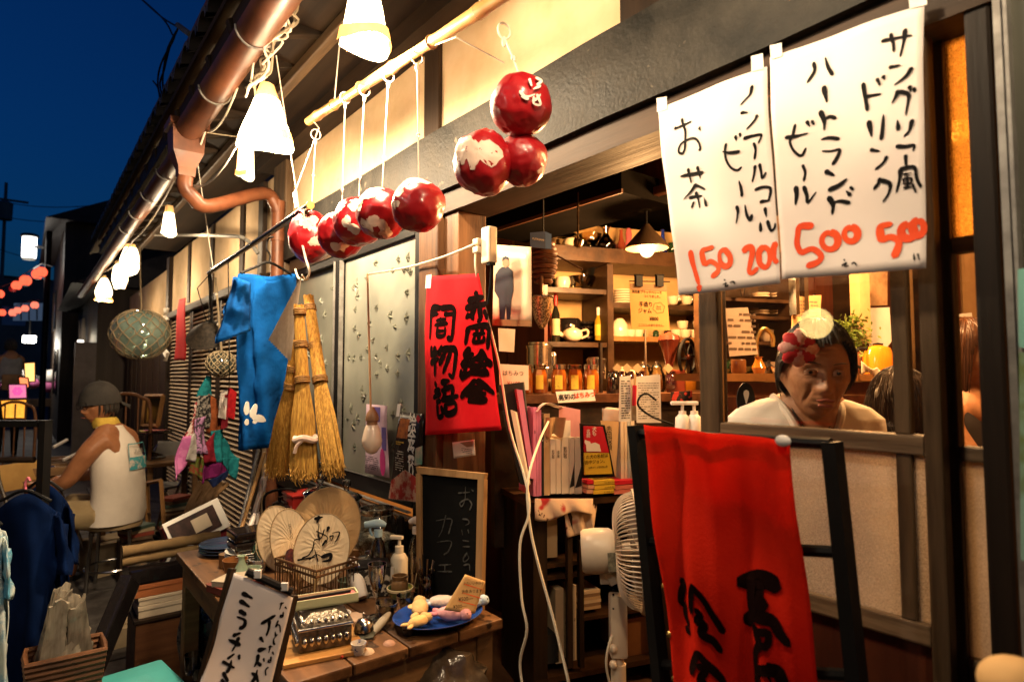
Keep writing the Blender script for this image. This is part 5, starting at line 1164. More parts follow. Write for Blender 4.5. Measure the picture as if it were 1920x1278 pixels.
MB().lathe([(.04,0),(.07,.02),(.075,.06),(.05,.1),(.035,.105),(.034,.115),(.012,.125),(.012,.14),(.001,.142)],cam_b+V((0,0,.03)),24).build('body',m_lac,KT,smooth=True); MB().tube(catmull([cam_b+V((0,-.07,.10)),cam_b+V((0,-.06,.19)),cam_b+V((0,.06,.19)),cam_b+V((0,.07,.10))],5),.006,6).build('handle',m_black,KT,smooth=True); MB().tube([cam_b+V((.06,0,.07)),cam_b+V((.11,0,.12))],[.016,.009],8).build('spout',m_lac,KT,smooth=True)
# white umbrellas and sticks leaning behind the table end
UM = [((470,985),(500,885),.012,m_wplas,'white plastic tube leaning steeply behind the lacquer box'),((452,985),(478,872),.009,m_wplas,'white umbrella stick leftmost behind the lacquer box'),((462,960),(495,850),.008,m_bam,'bamboo stick leaning behind the white tubes'),((455,965),(484,845),.008,m_alu,'grey metal rod leaning behind the white tubes')]
for a, b, r, m, lab in UM:
    p, q = atd(*a,2.55), atd(*b,2.75); d = (q-p); p = p-d*1.0
    T = thing('leaning_stick',lab,'stick',p,'sticks and umbrellas behind the table'); MB().tube([p,q],r,10).build('shaft',m,T,smooth=True); MB().ball(q,r*1.15,10,8).build('tip',m,T,smooth=True)
UH = thing('umbrella','white umbrella with a hooked handle behind the table end','umbrella',atd(486,960,2.6)); MB().tube(catmull([atd(478,980,2.6),atd(486,935,2.65),atd(489,905,2.68),atd(494,895,2.68),atd(497,905,2.68),atd(495,920,2.68)],5),.007,8).build('handle',m_wplas,UH,smooth=True); MB().lathe([(.004,0),(.03,.25),(.012,.4)],atd(482,960,2.6)-V((0,0,.4)),12).build('folded_canopy',m_wplas,UH,smooth=True)
# under the table: drum and plastic bag
cd0 = V((-1.62,-.48,0)); one(MB().lathe([(.10,0),(.105,.02),(.105,.50),(.095,.53),(.001,.53)],cd0,28),'cream_drum',m_cream,'cream cylindrical drum under the table front corner','drum')
pbg = atd(838,1270,1.7)
one(MB().ball(pbg+V((0,0,-.03)),(.10,.12,.09),28,18,lambda n: 1+.22*noise.noise(n*2.1)+.12*noise.noise(n*6)+(.35*max(0,n.z-.75)/.25)),'plastic_bag',mat('bag_plastic',(.12,.09,.06),(.05,.035,.025),rough=.18,spec=.8,translucent=.3,bump=.6,bscale=22),'tied crumpled plastic bag on a crate under the table end','bag')
one(MB().bevbox((pbg.x,pbg.y,(pbg.z-.10)/2),(.26,.3,pbg.z-.10),.006),'low_crate',m_darkz,'dark crate under the table end carrying the plastic bag','crate',smooth=False)
# ------------------------------------------------------------------ floor clutter in front of the shutters
def fbox(pl,pr,pt,pb,x,dx,inset=0):
    a, b = atx(pl,pb,x), atx(pr,pt,x); zt = (atx(pl,pt,x).z+b.z)/2; zb_ = (a.z+atx(pr,pb,x).z)/2
    return (x-dx,x,a.y,b.y,zb_,zt)
def bb(q,bev=.004): return MB().bevbox(((q[0]+q[1])/2,(q[2]+q[3])/2,(q[4]+q[5])/2),(q[1]-q[0],q[3]-q[2],q[5]-q[4]),bev)
ch = fbox(252,372,1158,1238,-3.15,.26); ch = (*ch[:4],0,ch[5])
CHS = thing('wooden_chest','dark wooden chest on the floor under the stacked boxes','chest',((ch[0]+ch[1])/2,(ch[2]+ch[3])/2,0))
bb(ch).build('body',wood('chest_wood',(.13,.055,.022),(.06,.022,.01),'y',scale=14),CHS); bb((ch[0]-.008,ch[1]+.008,ch[2]-.008,ch[3]+.008,ch[5],ch[5]+.018)).build('lid',m_dark,CHS)
z = ch[5]+.019
m_card = mat('pale_card',(.55,.46,.34),(.48,.39,.28),rough=.7)
STK = [('shoe_box',.052,m_card,'lower pale card box stacked on the wooden chest','box'),('shoe_box',.036,m_card,'upper pale card box stacked on the wooden chest','box'),('orange_box',.055,mat('orange_card',(.36,.12,.04),(.3,.09,.03),rough=.6),'flat orange brown box on top of the pale card boxes','box')]
for nm, h, m, lab, cat in STK:
    ins = 0 if nm == 'shoe_box' else .02; T = thing(nm,lab,cat,((ch[0]+ch[1])/2,(ch[2]+ch[3])/2,z)); bb((ch[0]+.03,ch[1]-.005,ch[2]+.01-ins,ch[3]-.005-ins*.5,z,z+h*.62),.003).build('tray',m,T); bb((ch[0]+.027,ch[1]-.002,ch[2]+.007-ins,ch[3]-.002-ins*.5,z+h*.625,z+h),.003).build('lid',m,T); z += h+.001
cc_ = V(((ch[0]+ch[1])/2,(ch[2]+ch[3])/2,0))
T = one(bb((ch[0]+.02,ch[1],ch[2]-.03,ch[3]+.04,z,z+.07),.01),'black_case',m_lac,'black lacquered flat case above the orange box','case',smooth=False); z += .071
for k, (r,lab) in enumerate(((.022,'lower roll of brown cloth on the black case'),(.026,'upper roll of brown cloth on top of the stacked boxes'))):
    a, b = V((ch[1]-.08,ch[2]-.05,z+r)), V((ch[1]-.08,ch[3]+.10,z+r+.01)); one(MB().tube([a.lerp(b,i/12) for i in range(13)],[r*(1+.1*math.sin(i*2+k)) for i in range(13)],14,flat=.9),'cloth_roll',mat('brown_cloth',(.22,.14,.06),(.13,.08,.035),rough=.85),lab,'cloth roll','rolls of brown cloth'); z += 2*r*.9
rp = atx(365,985,-3.55); Mr = Matrix.Rotation(R(22),3,'X') @ Matrix.Rotation(R(-14),3,'Y')
RX = thing('red_box','dark red box tilted on the pile with a picture on its open white rim','box',rp-V((0,0,.12)))
MB().bevbox(rp+V((0,0,-.04)),(.20,.26,.20),.006,M=Mr).build('body',mat('maroon_card',(.16,.012,.015),(.11,.008,.01),rough=.5),RX)
MB().bevbox(rp+Mr @ V((.105,0,.0)),(.008,.27,.16),.002,M=Mr).build('white_rim',m_white,RX); MB().bevbox(rp+Mr @ V((.111,-.01,.0)),(.006,.22,.12),.001,M=Mr).build('picture',mat('dark_photo',(.06,.03,.025),(.015,.012,.012),scale=20),RX); MB().bevbox(rp+Mr @ V((.116,.02,.0)),(.004,.08,.07),.001,M=Mr).build('label',m_card,RX)
MB().bx(rp.x-.1,rp.x+.06,rp.y-.1,rp.y+.1,0,rp.z-.15).build('support_crate',m_darkz,RX)
# woven mat leaning at the shutters
wm = atd(395,950,3.9); WM = thing('woven_mat','curved ribbed straw mat leaning before the shutters','mat',wm-V((0,0,.3)))
WP = Plane(wm,RGT,V((0,0,1))+V((FWD.x,FWD.y,0))*.3); m_weave = mat('woven_straw',(.34,.20,.09),(.14,.075,.03),rough=.8,scale=9)
for k in range(14):
    f = k/13; P = catmull([WP.px(338+f*52,1010-f*4,.02),WP.px(352+f*50,950-f*14,.06+.02*f),WP.px(376+f*52,902+f*4,0)],5); MB().tube(P,.0115,6,flat=.6).build('straw_rib',m_weave,WM,smooth=True)
# framed mirror on the floor, framed picture, benches
def framed(name,label,cat,c4,depth,exd,m,mi,w=.02,tilt=.12):
    pl = Plane(atd((c4[0][0]+c4[2][0])/2,(c4[0][1]+c4[2][1])/2,depth),exd,V((0,0,1))+V((FWD.x,FWD.y,0))*tilt)
    T = thing(name,label,cat,pl.px(*c4[3])); quad(pl,c4,.006,1,1).build('glass',mi,T)
    P = [V((*pl.st(*c),0)) for c in c4]
    for a, b in zip(P,P[1:]+P[:1]):
        p, q = pl.p(a.x,a.y,.004), pl.p(b.x,b.y,.004); MB().tube([p,q],w*.6,4).build('frame_rail',m,T)
    return T
m_mir = mat('mirror',(.5,.5,.52),rough=.04,metal=1)
framed('floor_mirror','wood framed mirror standing on the ground behind the stool','mirror',[(276,905),(303,900),(312,1030),(280,1035)],4.3,vpdir(-1200)*-1,mat('mirror_frame',(.28,.14,.05),(.2,.1,.035)),m_mir,.022)
framed('framed_picture','brown wooden picture frame standing on the far side table','picture frame',[(274,742),(307,742),(297,798),(268,798)],5.3,vpdir(-1200)*-1,mat('mirror_frame',(.28,.14,.05)),mat('dark_photo2',(.07,.035,.015),(.02,.012,.008),scale=6,rough=.1),.03)
# black flat case leaning in the aisle and the cello-wrapped brushes in a basket
p, q = atx(165,1275,-2.75), atx(245,1085,-2.95); d = q-p; one(MB().bevbox((p+q)/2,(.05,.09,d.length),.01,M=d.to_track_quat('Z','Y').to_matrix()),'black_umbrella_case',m_lac,'long black folded case leaning between the basket and the chest','case',smooth=False)
bk = atx(122,1245,-2.62); bk0 = bk.copy(); BK = thing('wicker_basket','brown wicker basket of clear wrapped packets at the left','basket',bk-V((0,0,.10)))
m_wick = mat('wicker',(.16,.065,.025),(.06,.024,.01),rough=.6)
for k in range(12):
    w = .085+.022*k/11; zz_ = bk.z-.15+k*.018; MB().tube([(bk.x+w*.7*sx,bk.y+w*sy,zz_+.002*math.sin(i)) for i,(sx,sy) in enumerate(((-1,-1),(0,-1.03),(1,-1),(1.03,0),(1,1),(0,1.03),(-1,1),(-1.03,0)))],.0095,6,closed=True).build('cane_course',m_wick,BK,smooth=True)
MB().bx(bk.x-.06,bk.x+.06,bk.y-.08,bk.y+.08,0,bk.z-.15).build('base_block',m_darkz,BK)
rnd = random.Random(12); m_wrap = mat('clear_wrap',(.50,.44,.34),(.22,.18,.13),rough=.12,spec=1,scale=26,stretch='z',translucent=.35,bump=.6,bscale=40)
for k in range(6):
    c = bk+V((rnd.uniform(-.04,.04),rnd.uniform(-.06,.06),.02)); h = rnd.uniform(.14,.24); tlt = V((rnd.uniform(-.03,.03),rnd.uniform(-.02,.06),h))
    T = tag(MB().grid(lambda u,v: c+tlt*v+V((rnd.uniform(-.004,.004),(u-.5)*.07*(1-.3*v),.012*math.sin(u*5+k)+rnd.uniform(-.004,.004))),6,10,.012).build('wrapped_packet',m_wrap,None,smooth=True),['tallest','leftmost','foremost','rear','rightmost','middle'][k]+' clear wrapped packet standing in the wicker basket','packet','clear wrapped packets')
# turquoise cooler lid at the bottom edge
ck = atd(245,1262,2.15); Mk = Matrix.Rotation(R(8),3,'Z'); CKR = thing('cool_box','turquoise plastic cool box with a rounded lid at the bottom edge','cool box',(ck.x,ck.y,0))
m_tq = mat('turquoise_plastic',(.05,.33,.32),(.04,.28,.27),rough=.4,spec=.5)
ck = ck+V((.06,-.02,-.02)); MB().bevbox((ck.x,ck.y,ck.z-.005),(.27,.30,.03),.013,M=Mk).build('lid',m_tq,CKR,smooth=True); MB().bevbox((ck.x,ck.y,(ck.z-.022)/2),(.25,.28,ck.z-.022),.02,M=Mk).build('body',mat('cooler_body',(.6,.6,.56)),CKR,smooth=True); MB().bevbox((ck.x+.02,ck.y,ck.z+.0115),(.10,.16,.004),.0015,M=Mk).build('lid_recess',m_tq,CKR); MB().bevbox((ck.x,ck.y+.155,ck.z-.02),(.05,.015,.03),.004,M=Mk).build('latch',m_silver,CKR)
# clear plastic bag of glasses beside the chest
cg = atd(398,1130,2.55); one(MB().ball(cg+V((0,0,-.12)),(.10,.12,.24),26,18,lambda n: 1+.16*noise.noise(n*2.4)+.08*noise.noise(n*7)),'clear_bag',mat('smoky_plastic',(.05,.045,.04),(.02,.018,.016),rough=.12,spec=1,bump=.8,bscale=30),'large smoky clear plastic bag slumped between the chest and the sign','bag')
for k, (x,y) in enumerate(((362,1240),(378,1262),(392,1242))):
    p = atd(x,y,2.3); tag(MB().lathe([(.024,0),(.03,.02),(.032,.07),(.029,.07),(.026,.02),(.001,.006)],p-V((0,0,.04)),18).build('drinking_glass',m_clear,None,smooth=True),['left','lower','right'][k]+' drinking glass lying by the bottom of the white sign','glass','drinking glasses on the floor')
tr_ = atd(380,1262,2.3); one(MB().bevbox((tr_.x,tr_.y,(tr_.z-.06)/2),(.22,.2,tr_.z-.06),.01),'dark_stool',m_darkz,'low dark stool carrying the drinking glasses','stool',smooth=False)

# ------------------------------------------------------------------ more small wares filling the table
def ware(px,depth,prof,m,name,label,cat,dz=0,k=1.0):
    p = atd(px,900,depth); p.z = TZ+dz; return one(MB().lathe([(max(r,.0005)*k,z*k) for r,z in prof],p,20),name,m,label,cat)
CUP = [(.018,0),(.02,.003),(.028,.04),(.026,.04),(.018,.006),(.0,.004)]; TIN = [(.03,0),(.032,.002),(.032,.05),(.033,.052),(.033,.06),(.0,.061)]; VAS = [(.02,0),(.034,.03),(.036,.06),(.016,.1),(.014,.12),(.02,.13),(.017,.13),(.012,.115)]
m_cel = mat('celadon',(.30,.38,.28),(.24,.31,.22),rough=.2); m_blw = mat('blue_white_china',(.55,.52,.48),(.05,.08,.25),rough=.2,scale=60,ramp=(.38,.44))
for px, d, pr, m, nm, lab, cat in ((488,2.22,CUP,m_blw,'tea_cup','blue and white tea cup between the lacquer box and the fans','cup'),(476,2.12,CUP,m_cel,'tea_cup','green tea cup in front of the lacquer box','cup'),(500,2.45,TIN,m_silver,'tea_tin','round steel tea tin behind the green float','tin'),(540,2.48,VAS,mat('brown_glaze',(.12,.05,.02),rough=.2),'small_vase','brown glazed vase behind the left fans','vase'),(625,2.45,VAS,m_blw,'small_vase','blue and white vase between the big glass jars','vase'),(655,2.0,CUP,m_cel,'tea_cup','green tea cup beside the wire basket','cup'),(672,2.28,TIN,m_bronze,'tea_tin','bronze tin in front of the wide bead jar','tin'),(735,2.25,TIN,m_silver,'tea_tin','small steel tin behind the pump bottle','tin'),(770,2.22,CUP,m_blw,'tea_cup','blue and white cup behind the clear spray bottle','cup'),(765,1.86,CUP,m_jar,'tumbler','glass tumbler left of the pen jar','glass'),(728,1.80,CUP,m_jar,'tumbler','glass tumbler between the flute and the green bowl','glass'),(640,1.72,CUP,m_blw,'sake_cup','tiny patterned cup behind the casket','cup')):
    ware(px,d,pr,m,nm,lab,cat,k=1.15)
for i, (px,d,w,l,h,c_,lab) in enumerate(((448,2.05,.10,.15,.022,(.16,.03,.02),'dark red book lying near the far table corner'),(450,2.05,.09,.14,.018,(.4,.33,.24),'pale book lying on the dark red one near the far table corner'),(575,1.72,.07,.11,.02,(.05,.10,.16),'small blue box between the basket and the casket'),(560,2.3,.10,.12,.05,(.22,.13,.06),'brown wooden box behind the green float'))):
    p = atd(px,900,d); p.z = TZ+h/2+(.023 if i == 1 else .001); T = thing('small_box' if i > 1 else 'book',lab,'box' if i > 1 else 'book',p); MB().bevbox(p,(w,l,h),.003,rz=.3+.4*i).build('body',mat('smallbox_%d' % i,c_,rough=.5),T); MB().bevbox(p+V((0,0,h*.5+.001)),(w*1.03,l*1.03,.003),.001,rz=.3+.4*i).build('lid',mat('smallbox_%d' % i,c_),T)
# crates, books and boxes heaped in front of the shutters and under the table
HE = ((300,990,3.9,.26,.20,.20,'brown crate behind the red picture box'),(345,1075,3.35,.22,.16,.10,'flat brown carton right of the cloth rolls'),(205,1010,4.4,.3,.26,.24,'dark carton under the steel stool side'),(255,1005,4.2,.22,.2,.28,'pale carton behind the stool'),(430,1100,2.6,.16,.2,.30,'narrow brown crate under the far end of the table'),(330,900,4.5,.24,.3,.42,'old wooden crate against the shutters'),(228,1180,3.2,.2,.16,.12,'low dark carton before the wooden chest'))
for i, (px,py,d,w,l,h,lab) in enumerate(HE):
    p = atd(px,py,d); T = thing('carton' if 'carton' in lab else 'crate',lab,'box',(p.x,p.y,0),'cartons and crates on the ground'); m = mat('carton_%d' % (i % 4),[(.20,.12,.055),(.10,.055,.025),(.38,.29,.18),(.06,.035,.02)][i % 4],rough=.75,scale=10); MB().bevbox((p.x,p.y,h/2),(w,l,h),.004,rz=.15*(i % 3)).build('body',m,T); MB().bevbox((p.x,p.y,h+.004),(w*.48,l*.98,.006),.001,rz=.15*(i % 3)).build('flap',m,T)
    if i in (0,3,5):
        for j in range(4): tag(MB().bevbox((p.x,p.y,h+.022+j*.024),(.13+.01*(j % 2),.18,.022),.002,rz=.2*j).build('stacked_book',[bkc for bkc in (mat('old_cover_0',(.24,.05,.03)),mat('old_cover_1',(.45,.36,.22)),mat('old_cover_2',(.06,.09,.07)),mat('old_cover_3',(.12,.07,.04)))][(i+j) % 4],None),['lowest','second','third','top'][j]+' old book of the pile on the '+lab,'book','old books piled on crates')

# trinkets on the bare edges of the table
SHL = [(.0,.012),(.01,.011),(.02,.006),(.024,.0),(.0,0)]
for px, py, pr, m, nm, lab, cat, kk in ((688,1222,SHL,mat('shell2',(.5,.36,.25)),'sea_shell','pale sea shell on the front edge below the bell','shell',.8),(730,1206,SHL,mat('shell3',(.4,.22,.15)),'sea_shell','brown sea shell between the grey stone and the blue plate','shell',.7),(672,1225,CUP,m_blw,'sake_cup','blue patterned sake cup at the front edge of the table','cup',.7),(440,1080,CUP,mat('wood_bowl',(.22,.09,.03),rough=.3),'wooden_bowl','brown wooden bowl left of the white sign top','bowl',1.5),(424,1062,TIN,m_bronze,'tea_tin','bronze tin at the far corner beside the dark plates','tin',.8),(452,1092,VAS,m_cel,'small_vase','green vase just behind the white sign','vase',.7),(765,1190,CUP,m_lac,'sake_cup','black lacquer cup before the blue plate','cup',.7)):
    p = atz(px,py,TZ); one(MB().lathe([(max(r,.0005)*kk,z*kk) for r,z in pr],p,20),nm,m,lab,cat)
tag(MB().tube([atz(640,1232,TZ+.004),atz(668,1205,TZ+.004)],.0035,6).build('pencil',mat('red_pencil',(.4,.04,.02)),None),'red pencil lying at the front edge by the yellow board','pencil')
# ================================================================== inside the shop: shelves, books, honey counter
def pbx(mb,pl,x0,y0,x1,y1,f=0.0,b=-.1):
    A = [pl.st(x0,y0),pl.st(x1,y0),pl.st(x1,y1),pl.st(x0,y1)]
    s0, s1 = (A[0][0]+A[3][0])/2, (A[1][0]+A[2][0])/2; t1, t0 = (A[0][1]+A[1][1])/2, (A[2][1]+A[3][1])/2
    P = [pl.p(s,t,o) for o in (f,b) for s,t in ((s0,t0),(s1,t0),(s1,t1),(s0,t1))]
    return mb.add(P,[(0,1,2,3),(7,6,5,4),(0,4,5,1),(1,5,6,2),(2,6,7,3),(3,7,4,0)])
def pq(mb,pl,c4,f=0.0,b=-.02):
    P = [pl.px(x,y,o) for o in (f,b) for x,y in (c4[3],c4[2],c4[1],c4[0])]
    return mb.add(P,[(0,1,2,3),(7,6,5,4),(0,4,5,1),(1,5,6,2),(2,6,7,3),(3,7,4,0)])
# ------------------------------------------------------------------ tall shelf with glass and china
SU = Plane(atd(1150,600,3.45),vpdir(3500),(0,0,1)); Dsu = 3.45/FPX
m_sh = wood('shelf_wood',(.055,.026,.011),(.02,.009,.004),'x',rough=.4,scale=10)
m_shl = wood('light_shelf_wood',(.24,.11,.035),(.15,.065,.02),'x',rough=.4,scale=10)
SHF = thing('display_shelf','tall dark wooden display shelf full of glass and china at the back','shelf',SU.px(1150,740))
for nm, q, m in (('shelf_board',(1005,470,1345,496,.02,-.34),m_sh),('shelf_board',(1005,540,1138,549,0,-.32),m_sh),('shelf_board',(1005,641,1138,650,0,-.32),m_sh),('shelf_board',(1149,571,1345,580,0,-.32),m_sh),('shelf_board',(1149,632,1345,641,.01,-.32),m_shl),
                 ('upright',(1138,496,1149,770,.012,-.32),m_sh),('upright',(1000,420,1008,770,.012,-.32),m_sh),('upright',(1345,400,1354,770,.012,-.32),m_sh),('back_upright',(1166,498,1178,571,-.28,-.31),m_sh)):
    pbx(MB(),SU,*q).build(nm,m,SHF)
pbx(MB(),SU,1000,400,1354,780,-.342,-.36).build('back_panel',mat('cream_back_panel',(.50,.32,.14),(.42,.26,.11),rough=.8),SHF)
def sup(px,py,back=-.15): return SU.px(px,py,back)
def pot(prof,px,py,h,m,name,label,cat,back=-.15,group=None,seg=18,build=True):
    """turned vessel standing at a picture point; prof radii and heights in pixels at that place"""
    p = sup(px,py,back); k = (p-CAM).dot(FWD)/FPX; b = MB().lathe([(max(r,.02)*k,z*k) for r,z in prof],p,seg)
    if not build: return b, p, k
    return one(b,name,m,label,cat,group)
m_china = mat('white_china',(.70,.56,.40),(.62,.48,.33),rough=.2,spec=.6)
m_amber = thin_glass('warm_glass',(.95,.88,.72),boost=2.5)
pot([(16,0),(19,3),(20,14),(10,26),(5,34),(6,44),(10,48),(8.5,48),(4.5,36),(9,26),(18,14),(.1,3)],1136,473,0,m_amber,'glass_carafe','clear round glass carafe with a flared neck on the top shelf','carafe')
pot([(12,0),(17,5),(18,10),(16,10),(10,3),(.1,2)],1104,473,0,thin_glass('green_glass',(.75,.85,.35),boost=2.5),'green_glass_bowl','low green glass bowl left of the carafe on the top shelf','bowl')
pot([(14,0),(22,12),(24,26),(22,26),(20,12),(.1,3)],1106,466,0,m_amber,'glass_bowl','wide clear glass bowl behind the green one','bowl',back=-.24)
pot([(6,0),(17,3),(3,8),(3,26),(22,31),(24,33),(20,34),(.1,30)],1058,473,0,m_amber,'cake_stand','glass cake stand at the left of the top shelf','cake stand')
pot([(18,0),(21,3),(17,22),(14,26),(.1,26)],1072,474,0,m_china,'china_pot','white china dish standing on the top shelf by the ladle','dish',back=-.08)
for k, (x,c,lab) in enumerate(((1165,(.30,.06,.03),'brown glass bottle with a thin neck right of the carafe'),(1179,(.55,.12,.14),'tall pink glass bottle on the top shelf'),(1243,(.02,.04,.3),'deep blue glass bottle beside the pendant lamp'))):
    pot([(7,0),(8,2),(8,16),(4,26),(3,40),(3.6,44)] if k != 1 else [(6,0),(7,3),(5,10),(7,16),(5,24),(6.5,34),(4,46)],x,474,0,mat('glass_%d' % k,c,tuple(q*.6 for q in c),rough=.05,spec=1,trans=.3),'glass_bottle',lab,'bottle',group='coloured bottles on the top shelf')
# left bays
def bottle(px,py,m,cap,lbl,label,hgt=90,r=8,back=-.1):
    b, p, k = pot([(r,0),(r,hgt*.58),(r*.45,hgt*.72),(r*.38,hgt*.95)],px,py,0,m,'','','',back,build=False)
    T = thing('bottle',label,'bottle',p); b.build('glass',m,T,smooth=True)
    MB().lathe([(r*.46*k,hgt*.76*k),(r*.46*k,hgt*k)],p,12).build('cap',cap,T,smooth=True); MB().lathe([(r*1.03*k,hgt*.14*k),(r*1.03*k,hgt*.48*k)],p,18,cap=False).build('label',lbl,T,smooth=True)
bottle(1042,641,mat('dark_bottle',(.012,.012,.008),rough=.06,spec=1),mat('red_foil',(.38,.02,.015),rough=.3),mat('bottle_label',(.62,.48,.28)),'dark wine bottle with red foil and pale label in the left bay')
bottle(1122,638,mat('oil_bottle',(.42,.26,.02),(.3,.18,.01),rough=.08,spec=1),m_white,mat('yellow_label',(.62,.42,.05)),'small yellow bottle with a pale stopper near the shelf divider',62,7)
bottle(1031,645,mat('amber_bottle',(.20,.05,.01),rough=.08,spec=1),mat('red_foil',(.38,.02,.015)),mat('red_label',(.40,.05,.02)),'amber bottle with a red label behind the wine bottle',70,7,-.2)
b, p, k = pot([(9,0),(15,4),(19,12),(17,20),(9,25),(3,26),(4,30),(1,32)],1074,640,0,m_china,'','','',-.08,build=False)
TP_ = thing('teapot','white china teapot with spout on the lower left shelf','teapot',p); b.build('body',m_china,TP_,smooth=True)
MB().tube(catmull([p+(RGT*16+V((0,0,1))*6)*k,p+(RGT*28+V((0,0,1))*12)*k,p+(RGT*27+V((0,0,1))*22)*k,p+(RGT*16+V((0,0,1))*20)*k],5),2*k,8).build('handle',m_china,TP_,smooth=True)
MB().tube(catmull([p+(-RGT*15+V((0,0,1))*10)*k,p+(-RGT*23+V((0,0,1))*14)*k,p+(-RGT*27+V((0,0,1))*23)*k],4),[4*k]*6+[2*k]*3,8).build('spout',m_china,TP_,smooth=True)
pot([(14,0),(22,12),(23,40),(20,44),(.1,44)],1066,641,0,m_lac,'black_pot','dark round pot behind the white teapot','pot',back=-.22)
for k_ in range(4): pot([(16,0),(24,5),(25,9),(22,9),(.1,3)],1100,640-k_*9,0,m_lac,'black_bowl',['lowest','second','third','top'][k_]+' of the black bowls stacked right of the teapot','bowl',back=-.22,group='stacked black bowls')
pot([(12,0),(15,10),(13,20),(.1,22)],1055,540,0,m_china,'china_ladle_rest','white china piece with a dark motif in the upper left bay','china')
pot([(20,0),(26,12),(27,20),(24,20),(.1,4)],1090,539,0,m_amber,'strainer_bowl','shallow glass bowl in the upper left bay','bowl')
pot([(14,0),(22,26),(24,40),(.1,42)],1123,540,0,m_black,'black_funnel','black tapered pot beside the shelf divider, upper left bay','pot',back=-.2)
# right bays
for k_ in range(6): pot([(8,0),(17,3),(18,5),(.1,3)],1168,571-k_*4.5,0,m_china,'china_plate','plate %s of the pile in the upper right bay' % ['at the bottom','second from the bottom','third from the bottom','third from the top','second from the top','at the top'][k_],'plate',group='plates piled in the upper right bay')
pot([(14,0),(16,4),(15,24),(10,32),(6,36),(.1,36)],1162,633,0,m_china,'china_jug','tall white china jug left of the jam sign','jug')
rnd = random.Random(9); cupn = 0
POS = ['nearest the jug','behind the jam sign edge','just right of the jam sign','second right of the jam sign','third right of the jam sign','by the far upright','stacked on the ones right of the jam sign','stacked near the far upright','beside the plates pile','on the upper shelf behind the sign','on the upper shelf near the price sheet','at the upper right by the price sheet']
for x, y in ((1182,633),(1196,633),(1268,633),(1285,633),(1302,633),(1322,633),(1280,617),(1310,617),(1190,571),(1262,571),(1288,571),(1312,571)):
    T = pot([(6,0),(9,3),(10.5,15),(9.5,15),(8,4),(.1,2)],x,y,0,m_china,'china_cup','white china cup '+POS[cupn],'cup',back=-.12-.02*(cupn % 3),group='white china cups'); cupn += 1
# ------------------------------------------------------------------ honey counter
HC = Plane(atd(1050,735,2.52),vpdir(3500),(0,0,1));
CT = thing('honey_counter','dark wooden counter ledge carrying the honey jars','counter',HC.px(1050,800))
pbx(MB(),HC,925,737,1420,752,.05,-.40).build('top',wood('counter_top',(.12,.05,.022),(.05,.02,.009),'x',rough=.3),CT); pbx(MB(),HC,925,752,1420,1000,.02,-.03).build('front',m_dark,CT)
pbx(MB(),HC,1146,640,1150,737,-.1,-.12).build('side',m_dark,CT)
def hp(px,py,back=-.03): return HC.px(px,py,back)
m_honey = mat('honey',(.30,.075,.008),(.18,.04,.004),rough=.06,spec=1,coat=1); m_ylab = mat('honey_label',(.62,.44,.05),(.18,.24,.03),rough=.5,scale=90,ramp=(.3,.42))
HN = ['leftmost, half behind the honey card','second from the left','third from the left','fourth from the left','fifth from the left','rightmost, beside the black jar']
for k_, x in enumerate((963,985,1012,1048,1078,1108)):
    p = hp(x,737,-.04); k = (p-CAM).dot(FWD)/FPX; T = thing('honey_jar','honey jar with a yellow label, '+HN[k_],'jar',p,'honey jars on the counter'); w = 15
    MB().lathe([(w*.9*k,0),(w*k,2*k),(w*k,34*k),(w*.8*k,42*k),(w*.78*k,46*k)],p,8 if k_ % 2 == 0 else 20,M=Matrix.Rotation(R(22),3,'Z')).build('jar',m_honey,T,smooth=True)
    MB().lathe([(w*.86*k,45*k),(w*.86*k,53*k),(w*.7*k,54*k)],p,18).build('lid',m_silver if k_ % 2 else thin_glass('lid_glass',(.9,.85,.7),boost=3),T,smooth=True)
    lp = Plane(p+(CAM-p).normalized()*w*k*1.03,RGT,(0,0,1)); MB().grid(lambda u,v: p+Matrix.Rotation((u-.5)*.9,3,'Z') @ ((V((CAM.x-p.x,CAM.y-p.y,0)).normalized())*w*k*1.04)+V((0,0,(8+26*v)*k)),6,2,.0004).build('label',m_ylab,T)
p = hp(1150,737); k = (p-CAM).dot(FWD)/FPX; one(MB().lathe([(12*k,0),(13*k,2*k),(13*k,30*k),(9*k,36*k),(9*k,42*k)],p,20),'black_jar',m_lac,'black printed jar at the right end of the honey row','jar')
DN = ['leftmost','second','third','rightmost']
for k_, x in enumerate((1162,1180,1200,1258)):
    p = hp(x,728,-.10); k = (p-CAM).dot(FWD)/FPX; T = thing('jam_jar',DN[k_]+' of the dark jam jars with a diamond paper tag','jar',p,'jam jars with diamond tags'); MB().lathe([(9*k,0),(10*k,2*k),(10*k,22*k),(8*k,26*k),(8.6*k,27*k),(8.6*k,33*k)],p,16).build('jar',mat('dark_jam',(.03,.008,.012),rough=.05,spec=1,coat=1),T,smooth=True)
    q = HC.px(x,690,-.02); sz = 9*k; MB().poly([q+RGT*sz,q+UPV*sz,q-RGT*sz,q-UPV*sz][::-1],-FWD,.001).build('diamond_tag',mat('tag_paper',(.6,.5,.32)),T)
